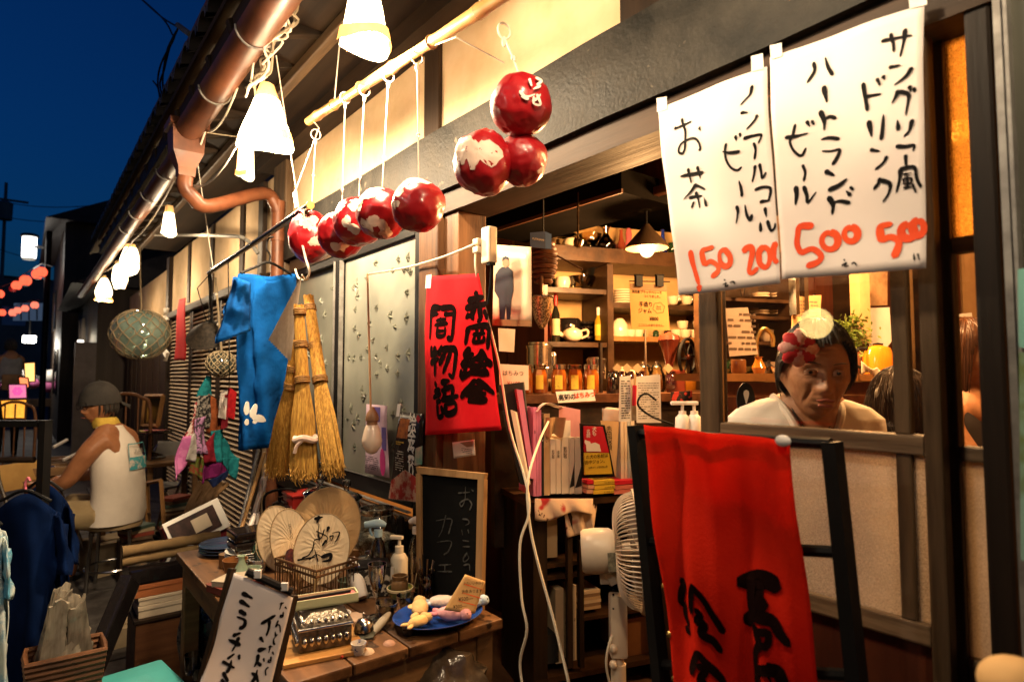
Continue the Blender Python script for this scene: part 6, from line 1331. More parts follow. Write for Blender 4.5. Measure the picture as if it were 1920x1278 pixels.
for x, y, r, h, lab in ((1011,690,24,68,'tall brushed steel canister behind the honey jars'),(1118,690,18,40,'short steel canister behind the right honey jars'),(1036,690,8,50,'narrow steel jug beside the tall canister')):
    p = hp(x,y+20,-.25); k = (p-CAM).dot(FWD)/FPX; T = thing('steel_canister',lab,'canister',p,'steel canisters on the counter'); MB().lathe([(r*k,0),(r*k,h*.86*k)],p,26).build('body',m_silver,T,smooth=True); MB().lathe([(r*1.06*k,h*.84*k),(r*1.06*k,h*.92*k),(r*.9*k,h*.95*k),(r*.9*k,h*k),(.1*k,h*1.03*k)],p,26).build('lid',m_silver,T,smooth=True); MB().ring(p+V((0,0,h*.3*k)),r*1.01*k,1.2*k).build('band',m_silver,T)
pm_ = hp(1165,722,-.3); k = (pm_-CAM).dot(FWD)/FPX; MGT = thing('white_mug','white mug with its handle to the right behind the jam jars','mug',pm_); MB().lathe([(13*k,0),(15*k,3*k),(15*k,34*k),(13*k,34*k),(13*k,4*k)],pm_,20).build('cup',m_china,MGT,smooth=True); MB().ring(pm_+(RGT*20+V((0,0,18)))*k,9*k,2*k,M=Matrix.Rotation(R(90),3,'X') @ Matrix.Identity(3)).build('handle',m_china,MGT,smooth=True)
for x, r, lab in ((1208,19,'glass coffee server behind the jam sign pole'),(1232,17,'glass teapot with a bright knob right of the jam sign pole')):
    p = hp(x,735,-.22); k = (p-CAM).dot(FWD)/FPX; T = thing('glass_server',lab,'server',p,'glass coffee servers'); MB().lathe([(r*.7*k,0),(r*k,8*k),(r*.95*k,30*k),(r*.6*k,42*k),(r*.65*k,48*k)],p,22,cap=False).build('glass',m_amber,T,smooth=True); MB().lathe([(r*.68*k,47*k),(r*.5*k,51*k),(3*k,53*k),(4*k,57*k),(.1*k,59*k)],p,18).build('lid',m_silver,T,smooth=True)
# coffee grinder with fly wheel
gp = hp(1268,737,-.12); k = (gp-CAM).dot(FWD)/FPX; GRD = thing('coffee_grinder','old red-brown coffee grinder with a black spoked wheel','coffee grinder',gp)
m_gr = mat('grinder_paint',(.13,.025,.012),(.08,.015,.008),rough=.25,coat=.5)
MB().bevbox(gp+V((0,0,22*k)),(34*k,34*k,44*k),3*k,rz=.6).build('base',m_gr,GRD); MB().lathe([(6*k,44*k),(8*k,56*k),(14*k,80*k),(20*k,98*k),(21*k,100*k),(18*k,108*k),(4*k,114*k),(.1*k,116*k)],gp+RGT*-12*k,22).build('hopper',m_gr,GRD,smooth=True)
wc = gp+RGT*22*k+V((0,0,68*k)); Mw = (RGT*.75-FWD*.66).to_track_quat('Z','Y').to_matrix(); MB().ring(wc,34*k,3.2*k,M=Mw,seg=32,ts=8).build('wheel_rim',m_black,GRD,smooth=True)
for q in range(6): a = q*math.pi/3; MB().tube(catmull([wc,wc+Mw @ V((18*k*math.cos(a+.25),18*k*math.sin(a+.25),0)),wc+Mw @ V((34*k*math.cos(a),34*k*math.sin(a),0))],3),1.8*k,6).build('spoke',m_black,GRD)
MB().ball(wc,6*k,12,8).build('hub',m_gr,GRD,smooth=True)
# jam sign on its clip stand
JP = Plane(atd(1215,575,2.35),vpdir(2600),(0,0,1)); JS = thing('jam_sign','orange card reading handmade jam 800 hung on two black clips','sign',JP.px(1212,735))
quad(JP,[(1180,531),(1249,534),(1256,619),(1184,617)],.001,4,4).build('card',mat('amber_card',(.62,.34,.10),(.56,.30,.085),rough=.6),JS); quad(JP,[(1181,531),(1250,534),(1251,546),(1182,543)],.0008,2,2,off=.001).build('top_band',mat('brown_band',(.34,.2,.09)),JS)
tx = MB(); d = 2.35/FPX
for body, x, y, sz in (('高知産ブラックベリーで',1213,548,6.2),('つくりました。',1224,556,6),('手造り',1211,571,10.5),('ジャム',1209,583,10.5),('¥800',1226,598,10),('ここにしかありません。',1222,610,5.6)):
    s_, t_ = JP.st(x,y); text(tx,JP,body,s_,t_,sz*d,rot=.02,bold=.012)
tx.build('lettering',m_ink,JS,kind='stuff')
tx = MB(); s_, t_ = JP.st(1235,577); text(tx,JP,'Black\nberry',s_,t_,5*d); tx.tube([JP.p(s_+13*d*math.cos(t)*(1+.1*math.sin(6*t)),t_+10*d*math.sin(t)*(1+.1*math.sin(6*t)),.0015) for t in [i*.2 for i in range(32)]],.0006,4); tx.build('speech_bubble',m_ink,JS,kind='stuff')
for x in (1197,1236): pbx(MB(),JP,x-6,517,x+6,537,.008,-.006).build('clip',m_black,JS); MB().tube([JP.px(x-8,516,.002),JP.px(x+8,516,.002)],2*d,6).build('clip_lever',m_black,JS)
MB().tube([JP.px(1180,527),JP.px(1256,528)],1.2*d,6).build('cross_wire',m_black,JS); MB().tube([JP.px(1211,617,-.004),JP.px(1212,737,-.004)],2*d,8).build('pole',m_silver,JS,smooth=True)
# pendant lamp over the counter (lit) and a second one deeper in the room
def pendant(px,py,depth,label,power,r=.11,vis=True):
    c = atd(px,py,depth); T = thing('pendant_lamp',label,'lamp',c,'dark pendant lamps in the shop')
    MB().lathe([(.012,.11),(.02,.10),(.03,.085),(r,.012),(r,0),(r*.96,.004),(.025,.078),(.006,.1)],c,30,cap=False).build('shade',mat('dark_enamel',(.05,.03,.015),(.03,.018,.01),rough=.35),T,smooth=True)
    MB().ball(c+V((0,0,-.008)),.032,18,12).build('bulb',emit('warm_bulb',(1,.62,.28),3),T,smooth=2); MB().tube([c+V((0,0,.11)),V((c.x,c.y,2.55))],.004,6).build('cord',m_black,T)
    spot('pendant_light',c+V((0,0,-.06)),power,(1,.52,.19),.06,T); return T
pendant(1213,466,2.75,'dark hat-shaped pendant lamp with a round bulb over the counter',70,.095)
pendant(1560,330,2.3,'dark pendant lamp hidden behind the price sheets over the tables',45)
pendant(1775,250,1.95,'dark pendant lamp at the right over the guests',36)
# hanging sieve, basket, blue box, ladles
bkc = atd(1019,492,2.45); HBK = thing('hanging_basket','dark oval woven basket hanging in the opening','basket',bkc); k = 2.45/FPX
for q in range(9):
    f = q/8; r = (23*math.sin(math.pi*(.18+.55*f))+3)*k; MB().tube([bkc+V((r*.9*math.cos(t),r*.9*math.sin(t),(-36+70*f)*k)) for t in [i*math.pi/10 for i in range(20)]],4.4*k,6,closed=True).build('woven_course',mat('basket_cane',(.10,.04,.016),(.04,.015,.007),rough=.4),HBK,smooth=True)
MB().tube([bkc+V((0,0,34*k)),V((bkc.x,bkc.y,2.3))],1.5*k,6).build('cord',m_black,HBK)
sv = atd(1016,585,2.4); k = 2.4/FPX; SV = thing('tea_strainer','pointed metal mesh strainer hanging under the basket','strainer',sv)
MB().lathe([(21*k,28*k),(19*k,8*k),(13*k,-16*k),(5*k,-30*k),(.1*k,-32*k)],sv,22,cap=False).build('mesh',mat('steel_mesh',(.34,.24,.13),(.08,.05,.03),rough=.35,metal=.8,scale=180,detail=0,ramp=(.45,.55)),SV,smooth=True); MB().ring(sv+V((0,0,28*k)),21*k,2*k).build('rim',m_silver,SV); MB().tube([sv+V((0,0,28*k)),sv+V((0,0,70*k))],3*k,8).build('handle',m_wire,SV)
MB().tube([atd(1042,478,2.45),atd(1092,505,2.35)],.0035,6).build('handle',m_wire,HBK)
fb = Plane(atd(1015,452,2.3),vpdir(2600),(0,0,1)); FB = thing('blue_box','small navy blue card box with pale lettering hanging by the basket','box',fb.px(1015,466)); pq(MB(),fb,[(994,436),(1022,434),(1022,466),(994,463)],0,-.05).build('front',mat('navy_card',(.015,.03,.085),rough=.5),FB); pq(MB(),fb,[(1022.3,434),(1034,439),(1034,467),(1022.3,466)],0,-.05).build('side',mat('blue_card',(.03,.07,.18),rough=.5),FB)
tx = MB(); s_, t_ = fb.st(1009,449); text(tx,fb,'FUTAGAMI',s_,t_,.010,rot=-.05); tx.build('lettering',m_card,FB,kind='stuff')
ld = atd(1084,455,2.6); k = 2.6/FPX; LD = thing('ladle','dark measuring scoop hanging in front of the top shelf','scoop',ld); MB().lathe([(9*k,8*k),(9.5*k,0),(7*k,-8*k),(.1*k,-11*k)],ld,18,M=Matrix.Rotation(R(20),3,'Y')).build('bowl',mat('dark_metal',(.10,.06,.03),rough=.2,metal=1),LD,smooth=True); MB().tube([ld+V((0,0,8*k)),ld+V((0,0,60*k)),ld+V((.005,0,95*k))],2*k,6).build('handle',mat('dark_metal',(.1,.06,.03)),LD)
# honey cards
HP2 = Plane(atd(962,706,2.2),vpdir(2600),(0,0,1)); hc1 = tag(quad(HP2,[(935,682),(991,685),(991,731),(937,728)],.001,3,3).build('honey_card',m_pap,None),'cream card with handwritten honey in hiragana beside the red cloth','card')
tx = MB(); s_, t_ = HP2.st(962,700); text(tx,HP2,'はちみつ',s_,t_,.021,rot=-.03); tx.build('lettering',m_ink,hc1,kind='stuff'); tx = MB(); s_, t_ = HP2.st(963,719); text(tx,HP2,'¥1600',s_,t_,.02); tx.build('red_price',mat('red_ink',(.5,.02,.01)),hc1,kind='stuff')
HP3 = Plane(atd(1080,744,2.35),vpdir(2600),V((0,0,1))); hc2 = tag(quad(HP3,[(1042,734),(1112,730),(1117,751),(1047,755)],.001,3,3).build('honey_card',m_white,None),'white strip reading Kochi honey in orange under the honey jars','card')
tx = MB(); s_, t_ = HP3.st(1063,745); text(tx,HP3,'高知の',s_,t_,.026,rot=.06,bold=.02); tx.build('lettering',m_ink,hc2,kind='stuff'); tx = MB(); s_, t_ = HP3.st(1096,741); text(tx,HP3,'はちみつ',s_,t_,.024,rot=.06,bold=.03); tx.build('orange_lettering',m_oink,hc2,kind='stuff')
cp = Plane(atd(950,640,2.2),vpdir(2600),(0,0,1)); ct_ = tag(quad(cp,[(934,615),(966,617),(964,660),(936,658)],.001,2,2).build('postcard',mat('pale_postcard',(.60,.50,.38),(.2,.2,.18),scale=30,ramp=(.3,.36)),None),'pale illustrated postcard above the honey card','card')
# ------------------------------------------------------------------ bookshelf in the opening
BS = Plane(atd(1090,925,2.22),vpdir(3000),(0,0,1)); BSH = thing('bookshelf','dark wooden bookshelf with open bays in the shop opening','bookshelf',BS.px(1100,1278))
for nm, q, m in (('shelf_board',(990,929,1235,940,.03,-.30),m_sh),('shelf_board',(1000,1046,1240,1053,.0,-.28),m_sh),('shelf_board',(1000,1068,1240,1075,.0,-.28),m_sh),('shelf_board',(1000,1246,1240,1256,.02,-.28),m_sh),('upright',(996,941,1022,1330,.02,-.28),m_darkz),('upright',(1222,941,1244,1330,.02,-.28),m_darkz),('front_bar',(1059,941,1068,1246,.025,.005),m_darkz),('front_bar',(1081,1010,1089,1246,.025,.005),m_darkz),('back_panel',(996,941,1240,1330,-.285,-.30),m_dark)):
    pbx(MB(),BS,*q).build(nm,m,BSH)
RNDB = random.Random(21)
def book(x0,y0,x1,y1,m,label,spine=None,txt=None,dep=.14,group='books standing on the bookshelf',pages=True,tm=None):
    T = thing('book',label,'book',BS.px((x0+x1)/2,y1),group)
    pbx(MB(),BS,x0,y0,x1,y1,.0,-.004).build('spine',m,T); w = min(2.0,(x1-x0)*.2)
    pbx(MB(),BS,x0+.3,y0+.5,x0+w,y1,-.0045,-dep).build('cover',m,T); pbx(MB(),BS,x1-w,y0+.5,x1-.3,y1,-.0045,-dep).build('cover',m,T)
    pbx(MB(),BS,x0+w+.1,y0+2,x1-w-.1,y1-1,-.005,-dep+.004).build('pages',m_white,T)
    if txt:
        s_, t_ = BS.st((x0+x1)/2,y0+(y1-y0)*.28); d = 2.22/FPX; vtext(MB(),BS,txt,s_,t_,min((x1-x0)*.62,9)*d,off=.001).build('spine_lettering',tm or m_ink,T,kind='stuff')
    return T
mk = lambda n, c: mat('book_'+n,c,tuple(q*.9 for q in c),rough=.45)
bkpink, bkwhite, bktan, bkblk, bkred, bkyel = mk('pink',(.62,.20,.34)), mk('white',(.66,.58,.48)), mk('tan',(.5,.34,.18)), mk('black',(.02,.02,.02)), mk('red',(.48,.015,.03)), mk('yellow',(.62,.42,.04))
book(1000,763,1005.5,930,bkpink,'pink book, leftmost of the three upright pink spines',txt='絵金'); book(1006,764,1010.5,930,bkpink,'pink book, middle of the three upright pink spines'); book(1011,768,1015,929,bkpink,'pink book, right of the three upright pink spines',txt='土佐')
book(1015.5,785,1019.5,929,bkblk,'black book between the pink and the tan spines',txt='闇絵',tm=m_white); book(1020,775,1031,928,bktan,'tall tan book left of the white books',txt='おいしい')
for i, (x0,x1) in enumerate(((1032,1042),(1043,1051.5),(1053,1066.5),(1067.5,1077),(1078,1091))):
    T = book(x0,823-(i > 1)*4,x1,925,bkwhite,['leftmost','second','thickest','fourth','rightmost'][i]+' of the five white books with vertical titles',txt='影武者' if i < 3 else None)
    if i > 2: pq(MB(),BS,[(x1-.5,870),(x1-.2,866),(x1-.4,910),(x0+.5,914)],.0012,.0004).build('black_motif',bkblk,T)
def lean(c4,m,label,name='book',cat='book',f=.02,th=.02,group='books leaning at the left of the bookshelf'):
    return tag(pq(MB(),BS,c4,f,f-th).build(name,m,None),label,cat,group)
lean([(935,722),(983,716),(1003,900),(975,905)],bkblk,'large black folder leaning behind the pink magazine',th=.012,f=-.012,name='folder',cat='folder'); lean([(966,729),(977,731),(1001,896),(992,896)],bkpink,'pink magazine leaning at the left end of the bookshelf',f=.012); lean([(957,768),(966,772),(991,905),(985,912)],bkwhite,'white booklet leaning left of the pink magazine',f=.03,th=.012); lean([(938,770),(956,768),(984,908),(972,905)],bkblk,'black booklet with tiny white print leaning at the far left',f=.02,th=.006)
# papers heaped on the white books
SHT = thing('paper_heap','loose white sheet and fringed brown paper lying on the white books','paper',BS.px(1040,820))
MB().grid(lambda u,v: BS.px(1004+52*u,775-16*math.sin(u*2.4)-4*v,-.10+.12*v)+V((0,0,.01*math.sin(u*6))),10,4,.0008).build('white_sheet',m_white,SHT,smooth=True)
MB().grid(lambda u,v: BS.px(1022+30*u+6*v*u,782+34*(1-v)+4*math.sin(u*9)*(1-v),.004+.012*math.sin(u*8)),12,6,.0008).build('brown_sheet',mat('brown_wrap',(.42,.26,.13),(.3,.17,.08),rough=.8),SHT,smooth=True)
MB().grid(lambda u,v: BS.px(1048+40*u,822-62*v+8*u,-.03-.02*v),6,6,.0008).build('pink_sheet',mat('pink_sheet',(.55,.26,.28),rough=.8),SHT); MB().grid(lambda u,v: BS.px(1056+16*u,824-36*v,-.01),3,3,.0008).build('white_card',m_white,SHT)
# red and yellow book face out on a stand
RBK = thing('picture_book','red and yellow picture book face out in a dark stand','book',BS.px(1118,892)); pq(MB(),BS,[(1086,793),(1131,796),(1150,892),(1090,896)],.012,.002).build('stand',m_black,RBK); pq(MB(),BS,[(1090,798),(1125,799),(1137,847),(1091,846)],.020,.0125).build('red_cover',bkred,RBK); pq(MB(),BS,[(1091,847),(1137,848),(1143,886),(1092,888)],.020,.0125).build('yellow_band',bkyel,RBK)
tx = MB(); d = 2.2/FPX
for ch, x, y, sz in (('犬も',1109,808,10),('名前',1098,812,9)): s_, t_ = BS.st(x,y); vtext(tx,BS,ch,s_,t_,sz*d,off=.0215,bold=.01)
tx.build('white_title',m_white,RBK,kind='stuff'); tx = MB()
for ch, x, y, sz in (('の犬の名前は',1114,854,8),('田中ジョン。',1112,864,8),('中岡まり 土佐女性上映',1116,874,4)): s_, t_ = BS.st(x,y); text(tx,BS,ch,s_,t_,sz*d,off=.0215,rot=.03,bold=.01)
tx.build('black_title',m_ink,RBK,kind='stuff')
dg_ = MB(); pts = [(1100,846),(1099,834),(1096,829),(1097,824),(1102,826),(1106,827),(1108,831),(1116,829),(1124,833),(1127,846)]; dg_.poly([BS.px(x,y,.0213) for x,y in pts][::-1],BS.n,.0004); dg_.build('animal_print',m_white,RBK)
TNB = thing('tan_book','tan book with a tall vertical title behind the picture book','book',BS.px(1145,890)); pq(MB(),BS,[(1127,788),(1162,790),(1155,892),(1138,892)],-.004,-.03).build('cover',bktan,TNB); tx = MB(); s_, t_ = BS.st(1143,822); vtext(tx,BS,'赤岡探偵',s_,t_,14*d,off=-.003); tx.build('title',m_ink,TNB,kind='stuff')
for i, (x0,x1,y0) in enumerate(((1164,1170,768),(1171,1176,766),(1177,1182,770),(1183,1190,772))): book(x0,y0,x1,915,bkwhite if i != 2 else mk('bluegrey',(.4,.45,.48)),['leftmost','second','third','rightmost'][i]+' thin pale booklet at the right end of the bookshelf',group='pale booklets on the bookshelf')
for i in range(3):
    y1 = 922-i*8.6; T = thing('book',['bottom','middle','top'][i]+' book of the three red and yellow ones lying flat','book',BS.px(1135,y1),'flat red and yellow books'); x0 = 1092+i*2+(i == 2)*-3; pbx(MB(),BS,x0+12,y1-7.6,x0+50,y1-.4,.035,-.10).build('yellow_spine',bkyel,T); pbx(MB(),BS,x0+50.3,y1-7.6,x0+88,y1-.4,.035,-.10).build('red_spine',bkred if i == 2 else mk('salmon',(.55,.16,.12)),T); pbx(MB(),BS,x0,y1-7.4,x0+11.7,y1-.6,.034,-.10).build('red_end',bkred if i == 2 else mk('palered',(.58,.3,.2)),T)
    tx = MB(); s_, t_ = BS.st(x0+45,y1-4); text(tx,BS,'犬の名前 田中ジョン',s_,t_,3.6*d,off=.036,rot=.02); tx.build('lettering',m_ink,T,kind='stuff')
# leaflets in a clear stand with red pen
LF = Plane(atd(1200,750,2.15),vpdir(3000),(0,0,1)); LFS = thing('leaflet_stand','clear stand of handwritten leaflets with a red pen behind the bookshelf','leaflet stand',LF.px(1200,795))
for c4, f in (([(1162,706),(1182,704),(1184,790),(1160,790)],.0),([(1190,706),(1236,702),(1238,792),(1192,792)],.006),([(1186,712),(1240,700),(1243,780),(1190,790)],-.02)):
    quad(LF,c4,.001,2,2,off=f).build('leaflet',m_white if f >= 0 else mat('grey_leaf',(.45,.36,.26)),LFS)
tx = MB(); a, b_ = LF.st(1164,712), LF.st(1181,785); scribble(tx,LF,a[0],b_[0],b_[1],a[1],16,random.Random(2),off=.0015); a, b_ = LF.st(1194,716), LF.st(1234,785); scribble(tx,LF,a[0],b_[0],b_[1],a[1],16,random.Random(6),off=.0075,h=.25); tx.build('fine_print',m_ink,LFS,kind='stuff')
MB().tube([LF.px(1186,760,.01),LF.px(1187,722,.01)],.0075,10).build('pen',bkred,LFS,smooth=True); MB().tube([LF.px(1187,722,.01),LF.px(1188,702,.01)],.004,8).build('pen_tip',mat('pen_wood',(.5,.3,.12)),LFS)
WH = tag(MB().tube(catmull([LF.px(1262,795,.1),LF.px(1225,782,.12),LF.px(1198,762,.13),LF.px(1199,745,.13),LF.px(1213,738,.13),LF.px(1230,750,.13)],6),.0035,6).build('wire_hanger',m_black,None,smooth=True),'black wire hanger hook above the red banner','hanger')
# white dispenser bottles and cups left of the door stile
for k_, (x,y,lab) in enumerate(((1280,800,'white pump bottle left of the grey door stile'),(1302,800,'second white pump bottle touching the grey door stile'))):
    p = atd(x,y,1.95); T = thing('pump_bottle',lab,'pump bottle',p,'white pump bottles by the door'); MB().lathe([(.022,-.05),(.024,0),(.022,.03),(.012,.04),(.012,.05)],p,18).build('body',m_wplas,T,smooth=True); MB().tube([p+V((0,0,.05)),p+V((0,0,.07))],.005,8).build('stem',m_wplas,T); MB().bevbox(p+V((0,0,.075))-RGT*.012,(.05,.018,.012),.004,rz=math.atan2(RGT.y,RGT.x)).build('nozzle',m_wplas,T)
lp_ = atd(1290,822,1.97); one(MB().bevbox((lp_.x,lp_.y,(lp_.z+.29)/2),(.22,.16,lp_.z-.27),.006,rz=math.atan2(RGT.y,RGT.x)),'narrow_cabinet',m_sh,'narrow dark cabinet under the white pump bottles','cabinet',smooth=False)
nb_ = thing('red_pattern_card','dark card with red roses print beside the white pump bottles','card',atd(1276,745,2.3)); npl = Plane(atd(1276,745,2.3),vpdir(3000),(0,0,1)); quad(npl,[(1258,735),(1298,732),(1298,758),(1260,760)],.002,1,1).build('card',mat('rose_print',(.35,.03,.02),(.015,.01,.01),scale=45,detail=1,ramp=(.5,.56)),nb_)
# lower bays
LW = [('tan_volume',(1026,960,1047,1046),bktan,'thick tan volume in the upper bay under the floral cloth','book'),('folder',(1044,1105,1059,1245),mk('cream',(.6,.45,.28)),'cream folder in the lowest bay','folder'),('folder',(1069,1098,1083,1240),mat('scribbled_folder',(.6,.45,.28),(.1,.07,.05),scale=30,ramp=(.32,.4)),'scribbled pale folder in the lowest bay','folder'),('cd_case',(1028,1190,1050,1245),bkblk,'black case with pale rings at the lowest bay','case')]
for nm, q, m, lab, cat in LW: tag(pbx(MB(),BS,*q,-.01,-.15).build(nm,m,None),lab,cat)
for i in range(6): tag(pbx(MB(),BS,1094+RNDB.uniform(-1,1),1140-i*6,1131+RNDB.uniform(-2,2),1145.6-i*6,-.02,-.2).build('flat_book',[bktan,mk('brown',(.25,.15,.08)),mk('cream',(.6,.45,.28))][i % 3],None),'flat book %s of the low stack behind the fan column' % ['at the bottom','second from the bottom','third from the bottom','third from the top','second from the top','at the top'][i],'book','flat books in the low bay')
pbx(MB(),BS,1090,1146,1240,1152,-.0,-.25).build('shelf_board',m_sh,BSH)
tag(pbx(MB(),BS,1175,1160,1235,1230,-.02,-.2).build('cardboard_box',mat('brown_box',(.20,.09,.035),(.14,.06,.022)),None),'brown cardboard box low behind the fan','box');
# floral cloth on the shelf edge
m_floral = mat('floral_cloth',(.62,.45,.30),(.40,.03,.03),rough=.85,scale=13,detail=1.2,ramp=(.40,.46),spots=(30,.63,(.10,.03,.02)))
FC = thing('floral_cloth','cream cloth with red roses draped over the shelf edge','cloth',BS.px(1060,1010))
MB().grid(lambda u,v: BS.px(1003+109*u+(1-v)*4*math.sin(u*6),934+34*(1-v)*(1+.25*math.sin(u*5+1)),.035+.02*math.sin(math.pi*(1-v)*.6)+.006*math.sin(u*17+v*3)),24,8,.002).build('top_fold',m_floral,FC,smooth=2)
MB().grid(lambda u,v: BS.px(1058+(62-12*(1-v))*u+5*(1-v),944+64*(1-v)-14*u*(1-v),.030+.008*math.sin(u*14+v*4)),18,14,.002).build('hanging_fold',m_floral,FC,smooth=2)
# ------------------------------------------------------------------ electric fan
ax = (RGT*.985-V((FWD.x,FWD.y,0))*.12+V((0,0,.06))).normalized(); fc = atd(1196,1030,1.80); k = 1.80/FPX; Mf = ax.to_track_quat('Z','Y').to_matrix(); RF = 108*k
EF = thing('electric_fan','white electric pedestal fan seen from behind, grille facing the banner','fan',(fc.x,fc.y,0))
m_fanpl = mat('fan_plastic',(.68,.56,.42),(.62,.5,.37),rough=.35,spec=.5)
hprof = lambda a: [(36*k,-105*k),(40*k,-100*k),(42*k,-80*k),(41*k,-52*k),(34*k,-40*k),(24*k,-32*k)]
MB().lathe([(.1*k,-106*k)]+hprof(0),fc,28,M=Mf).build('motor_housing',m_fanpl,EF,smooth=True)
MB().ring(fc+ax*2*k,RF,5*k,M=Mf,seg=48,ts=8).build('rim_ring',m_fanpl,EF,smooth=True); MB().lathe([(RF*1.03,-4*k),(RF*1.05,6*k),(RF*.97,9*k)],fc,48,M=Mf,cap=False).build('rim_band',m_fanpl,EF,smooth=True)
rib = MB()
pr = [(30*k,-40*k),(52*k,-42*k),(78*k,-38*k),(98*k,-24*k),(107*k,0)]
rib.tube(catmull([fc+Mf @ V((r,0,z)) for r,z in pr],4),1.5*k,5)
r0_ = rib.build('guard_rib',m_fanpl,EF,smooth=True)
for q in range(1,72):
    t = 2*math.pi*q/72; rb_ = MB().tube(catmull([fc+Mf @ V((r*math.cos(t),r*math.sin(t),z)) for r,z in pr],3),1.5*k,4); rb_.build('guard_rib',m_fanpl,EF,smooth=True)
for q in range(60):
    t = 2*math.pi*q/60; MB().tube([fc+Mf @ V((r*math.cos(t),r*math.sin(t),z)) for r,z in ((20*k,26*k),(70*k,24*k),(107*k,8*k))],1.3*k,4).build('front_rib',mat('fan_wire_dark',(.05,.045,.04),rough=.3),EF)
MB().lathe([(24*k,24*k),(22*k,28*k),(.1*k,30*k)],fc,24,M=Mf).build('front_badge',m_fanpl,EF,smooth=True); MB().lathe([(14*k,-30*k),(14*k,10*k),(.1*k,12*k)],fc,18,M=Mf).build('hub',m_fanpl,EF,smooth=True)
for q in range(5):
    t0_ = 2*math.pi*q/5; MB().grid(lambda u,v: fc+Mf @ V(((16+76*u)*k*math.cos(t0_+.9*v*(.6+.4*u)),(16+76*u)*k*math.sin(t0_+.9*v*(.6+.4*u)),(-14+22*v)*k)),8,6,.0015).build('blade',mat('blade_plastic',(.30,.26,.22),(.25,.2,.17),rough=.2,translucent=.3),EF,smooth=2)
cx = atd(1158,1100,1.80); cl = V((cx.x,cx.y,0))
MB().bevbox(fc-ax*62*k+V((0,0,-44*k)),(.03,.05,.03),.004,M=Mf).build('tilt_knuckle',m_fanpl,EF)
MB().tube([fc-ax*52*k+V((0,0,-34*k)),V((cx.x,cx.y,cx.z+.02))],[16*k,18*k],8).build('neck',m_fanpl,EF,smooth=True)
zt_, zm_ = atd(1158,1112,1.8).z, atd(1158,1226,1.8).z; MB().bevbox((cl.x,cl.y,(zt_+zm_)/2),(.050,.046,zt_-zm_),.008,rz=math.atan2(RGT.y,RGT.x)).build('column',m_fanpl,EF,smooth=True)
MB().tube([(cl.x,cl.y,zm_-.002),(cl.x,cl.y,zm_-.02)],.017,16).build('sleeve',m_fanpl,EF,smooth=True); MB().tube([(cl.x,cl.y,zm_-.021),(cl.x,cl.y,.03)],.022,18).build('lower_column',m_fanpl,EF,smooth=True); MB().lathe([(.16,0),(.16,.015),(.03,.04)],cl,30).build('base',m_fanpl,EF,smooth=True)
for y in (1105,1114,1140,1180,1188): MB().ball(atd(1150,y,1.776),.0035,8,6).build('switch_dot',m_black,EF)
MB().ball(atd(1150,1215,1.77),(.012,.012,.014),12,8).build('height_knob',m_fanpl,EF,smooth=True); MB().ball(atd(1150,1245,1.77),(.012,.012,.014),12,8).build('height_knob',m_fanpl,EF,smooth=True)
MB().tube(catmull([atd(1148,1190,1.77),atd(1140,1215,1.76),atd(1137,1250,1.76),atd(1148,1300,1.76)],5),.0035,6).build('cord',m_cream,EF,smooth=True)
mp_ = fc-ax*52*k; lpn = (CAM-mp_).normalized(); LBp = Plane(fc-ax*52*k-V((FWD.x,FWD.y,0))*42.5*k+V((0,0,-10*k)),ax,V((0,0,1))); rect_b = MB().grid(lambda u,v: LBp.p((-10+16*u)*k,(-16+34*v)*k,.001),2,2,.0008); rect_b.build('rating_label',mat('rating_label',(.34,.30,.2),(.10,.09,.07),scale=80),EF)
# ------------------------------------------------------------------ things seen through the door glass
CT2 = thing('bar_counter','red-brown panelled bar counter behind the seated woman','counter',atd(1500,760,2.3)); BP2 = Plane(atd(1500,760,2.3),vpdir(3500),(0,0,1))
pbx(MB(),BP2,1352,700,1720,714,.03,-.30).build('top',m_shl,CT2)
for y in range(5): pbx(MB(),BP2,1352,716+y*26,1720,740+y*26,0,-.02).build('panel',m_redwood,CT2)
def onbar(px,py=700,back=-.08): return BP2.px(px,py,back)
m_ok = mat('orange_enamel',(.72,.22,.015),(.66,.18,.01),rough=.15,spec=.7)
p = onbar(1648,704,.0); k = (p-CAM).dot(FWD)/FPX; KO = thing('orange_pot','glossy orange enamel pot on the bar counter','pot',p); MB().lathe([(22*k,0),(26*k,3*k),(26*k,36*k),(20*k,52*k),(8*k,57*k),(.1*k,57*k)],p,28).build('body',m_ok,KO,smooth=True); MB().lathe([(8*k,57*k),(9*k,60*k),(.1*k,62*k)],p,14).build('lid_knob',m_black,KO,smooth=True)
MB().tube(catmull([p+(-RGT*22+V((0,0,14)))*k,p+(-RGT*42+V((0,0,20)))*k,p+(-RGT*40+V((0,0,48)))*k,p+(-RGT*18+V((0,0,50)))*k],5),3*k,8).build('handle',m_black,KO,smooth=True)
NP = thing('crumpled_napkin','cream crumpled napkin leaning at the foot of the orange pot','napkin',onbar(1630,706,.03)); q = onbar(1632,704,.06); MB().grid(lambda u,v: q+(RGT*(-16+46*u)+V((0,0,(1-u)*26*v+6*math.sin(u*7+v*3))))*k-FWD*.02*v*math.sin(u*5),12,8,.001).build('cloth',m_cream,NP,smooth=2)
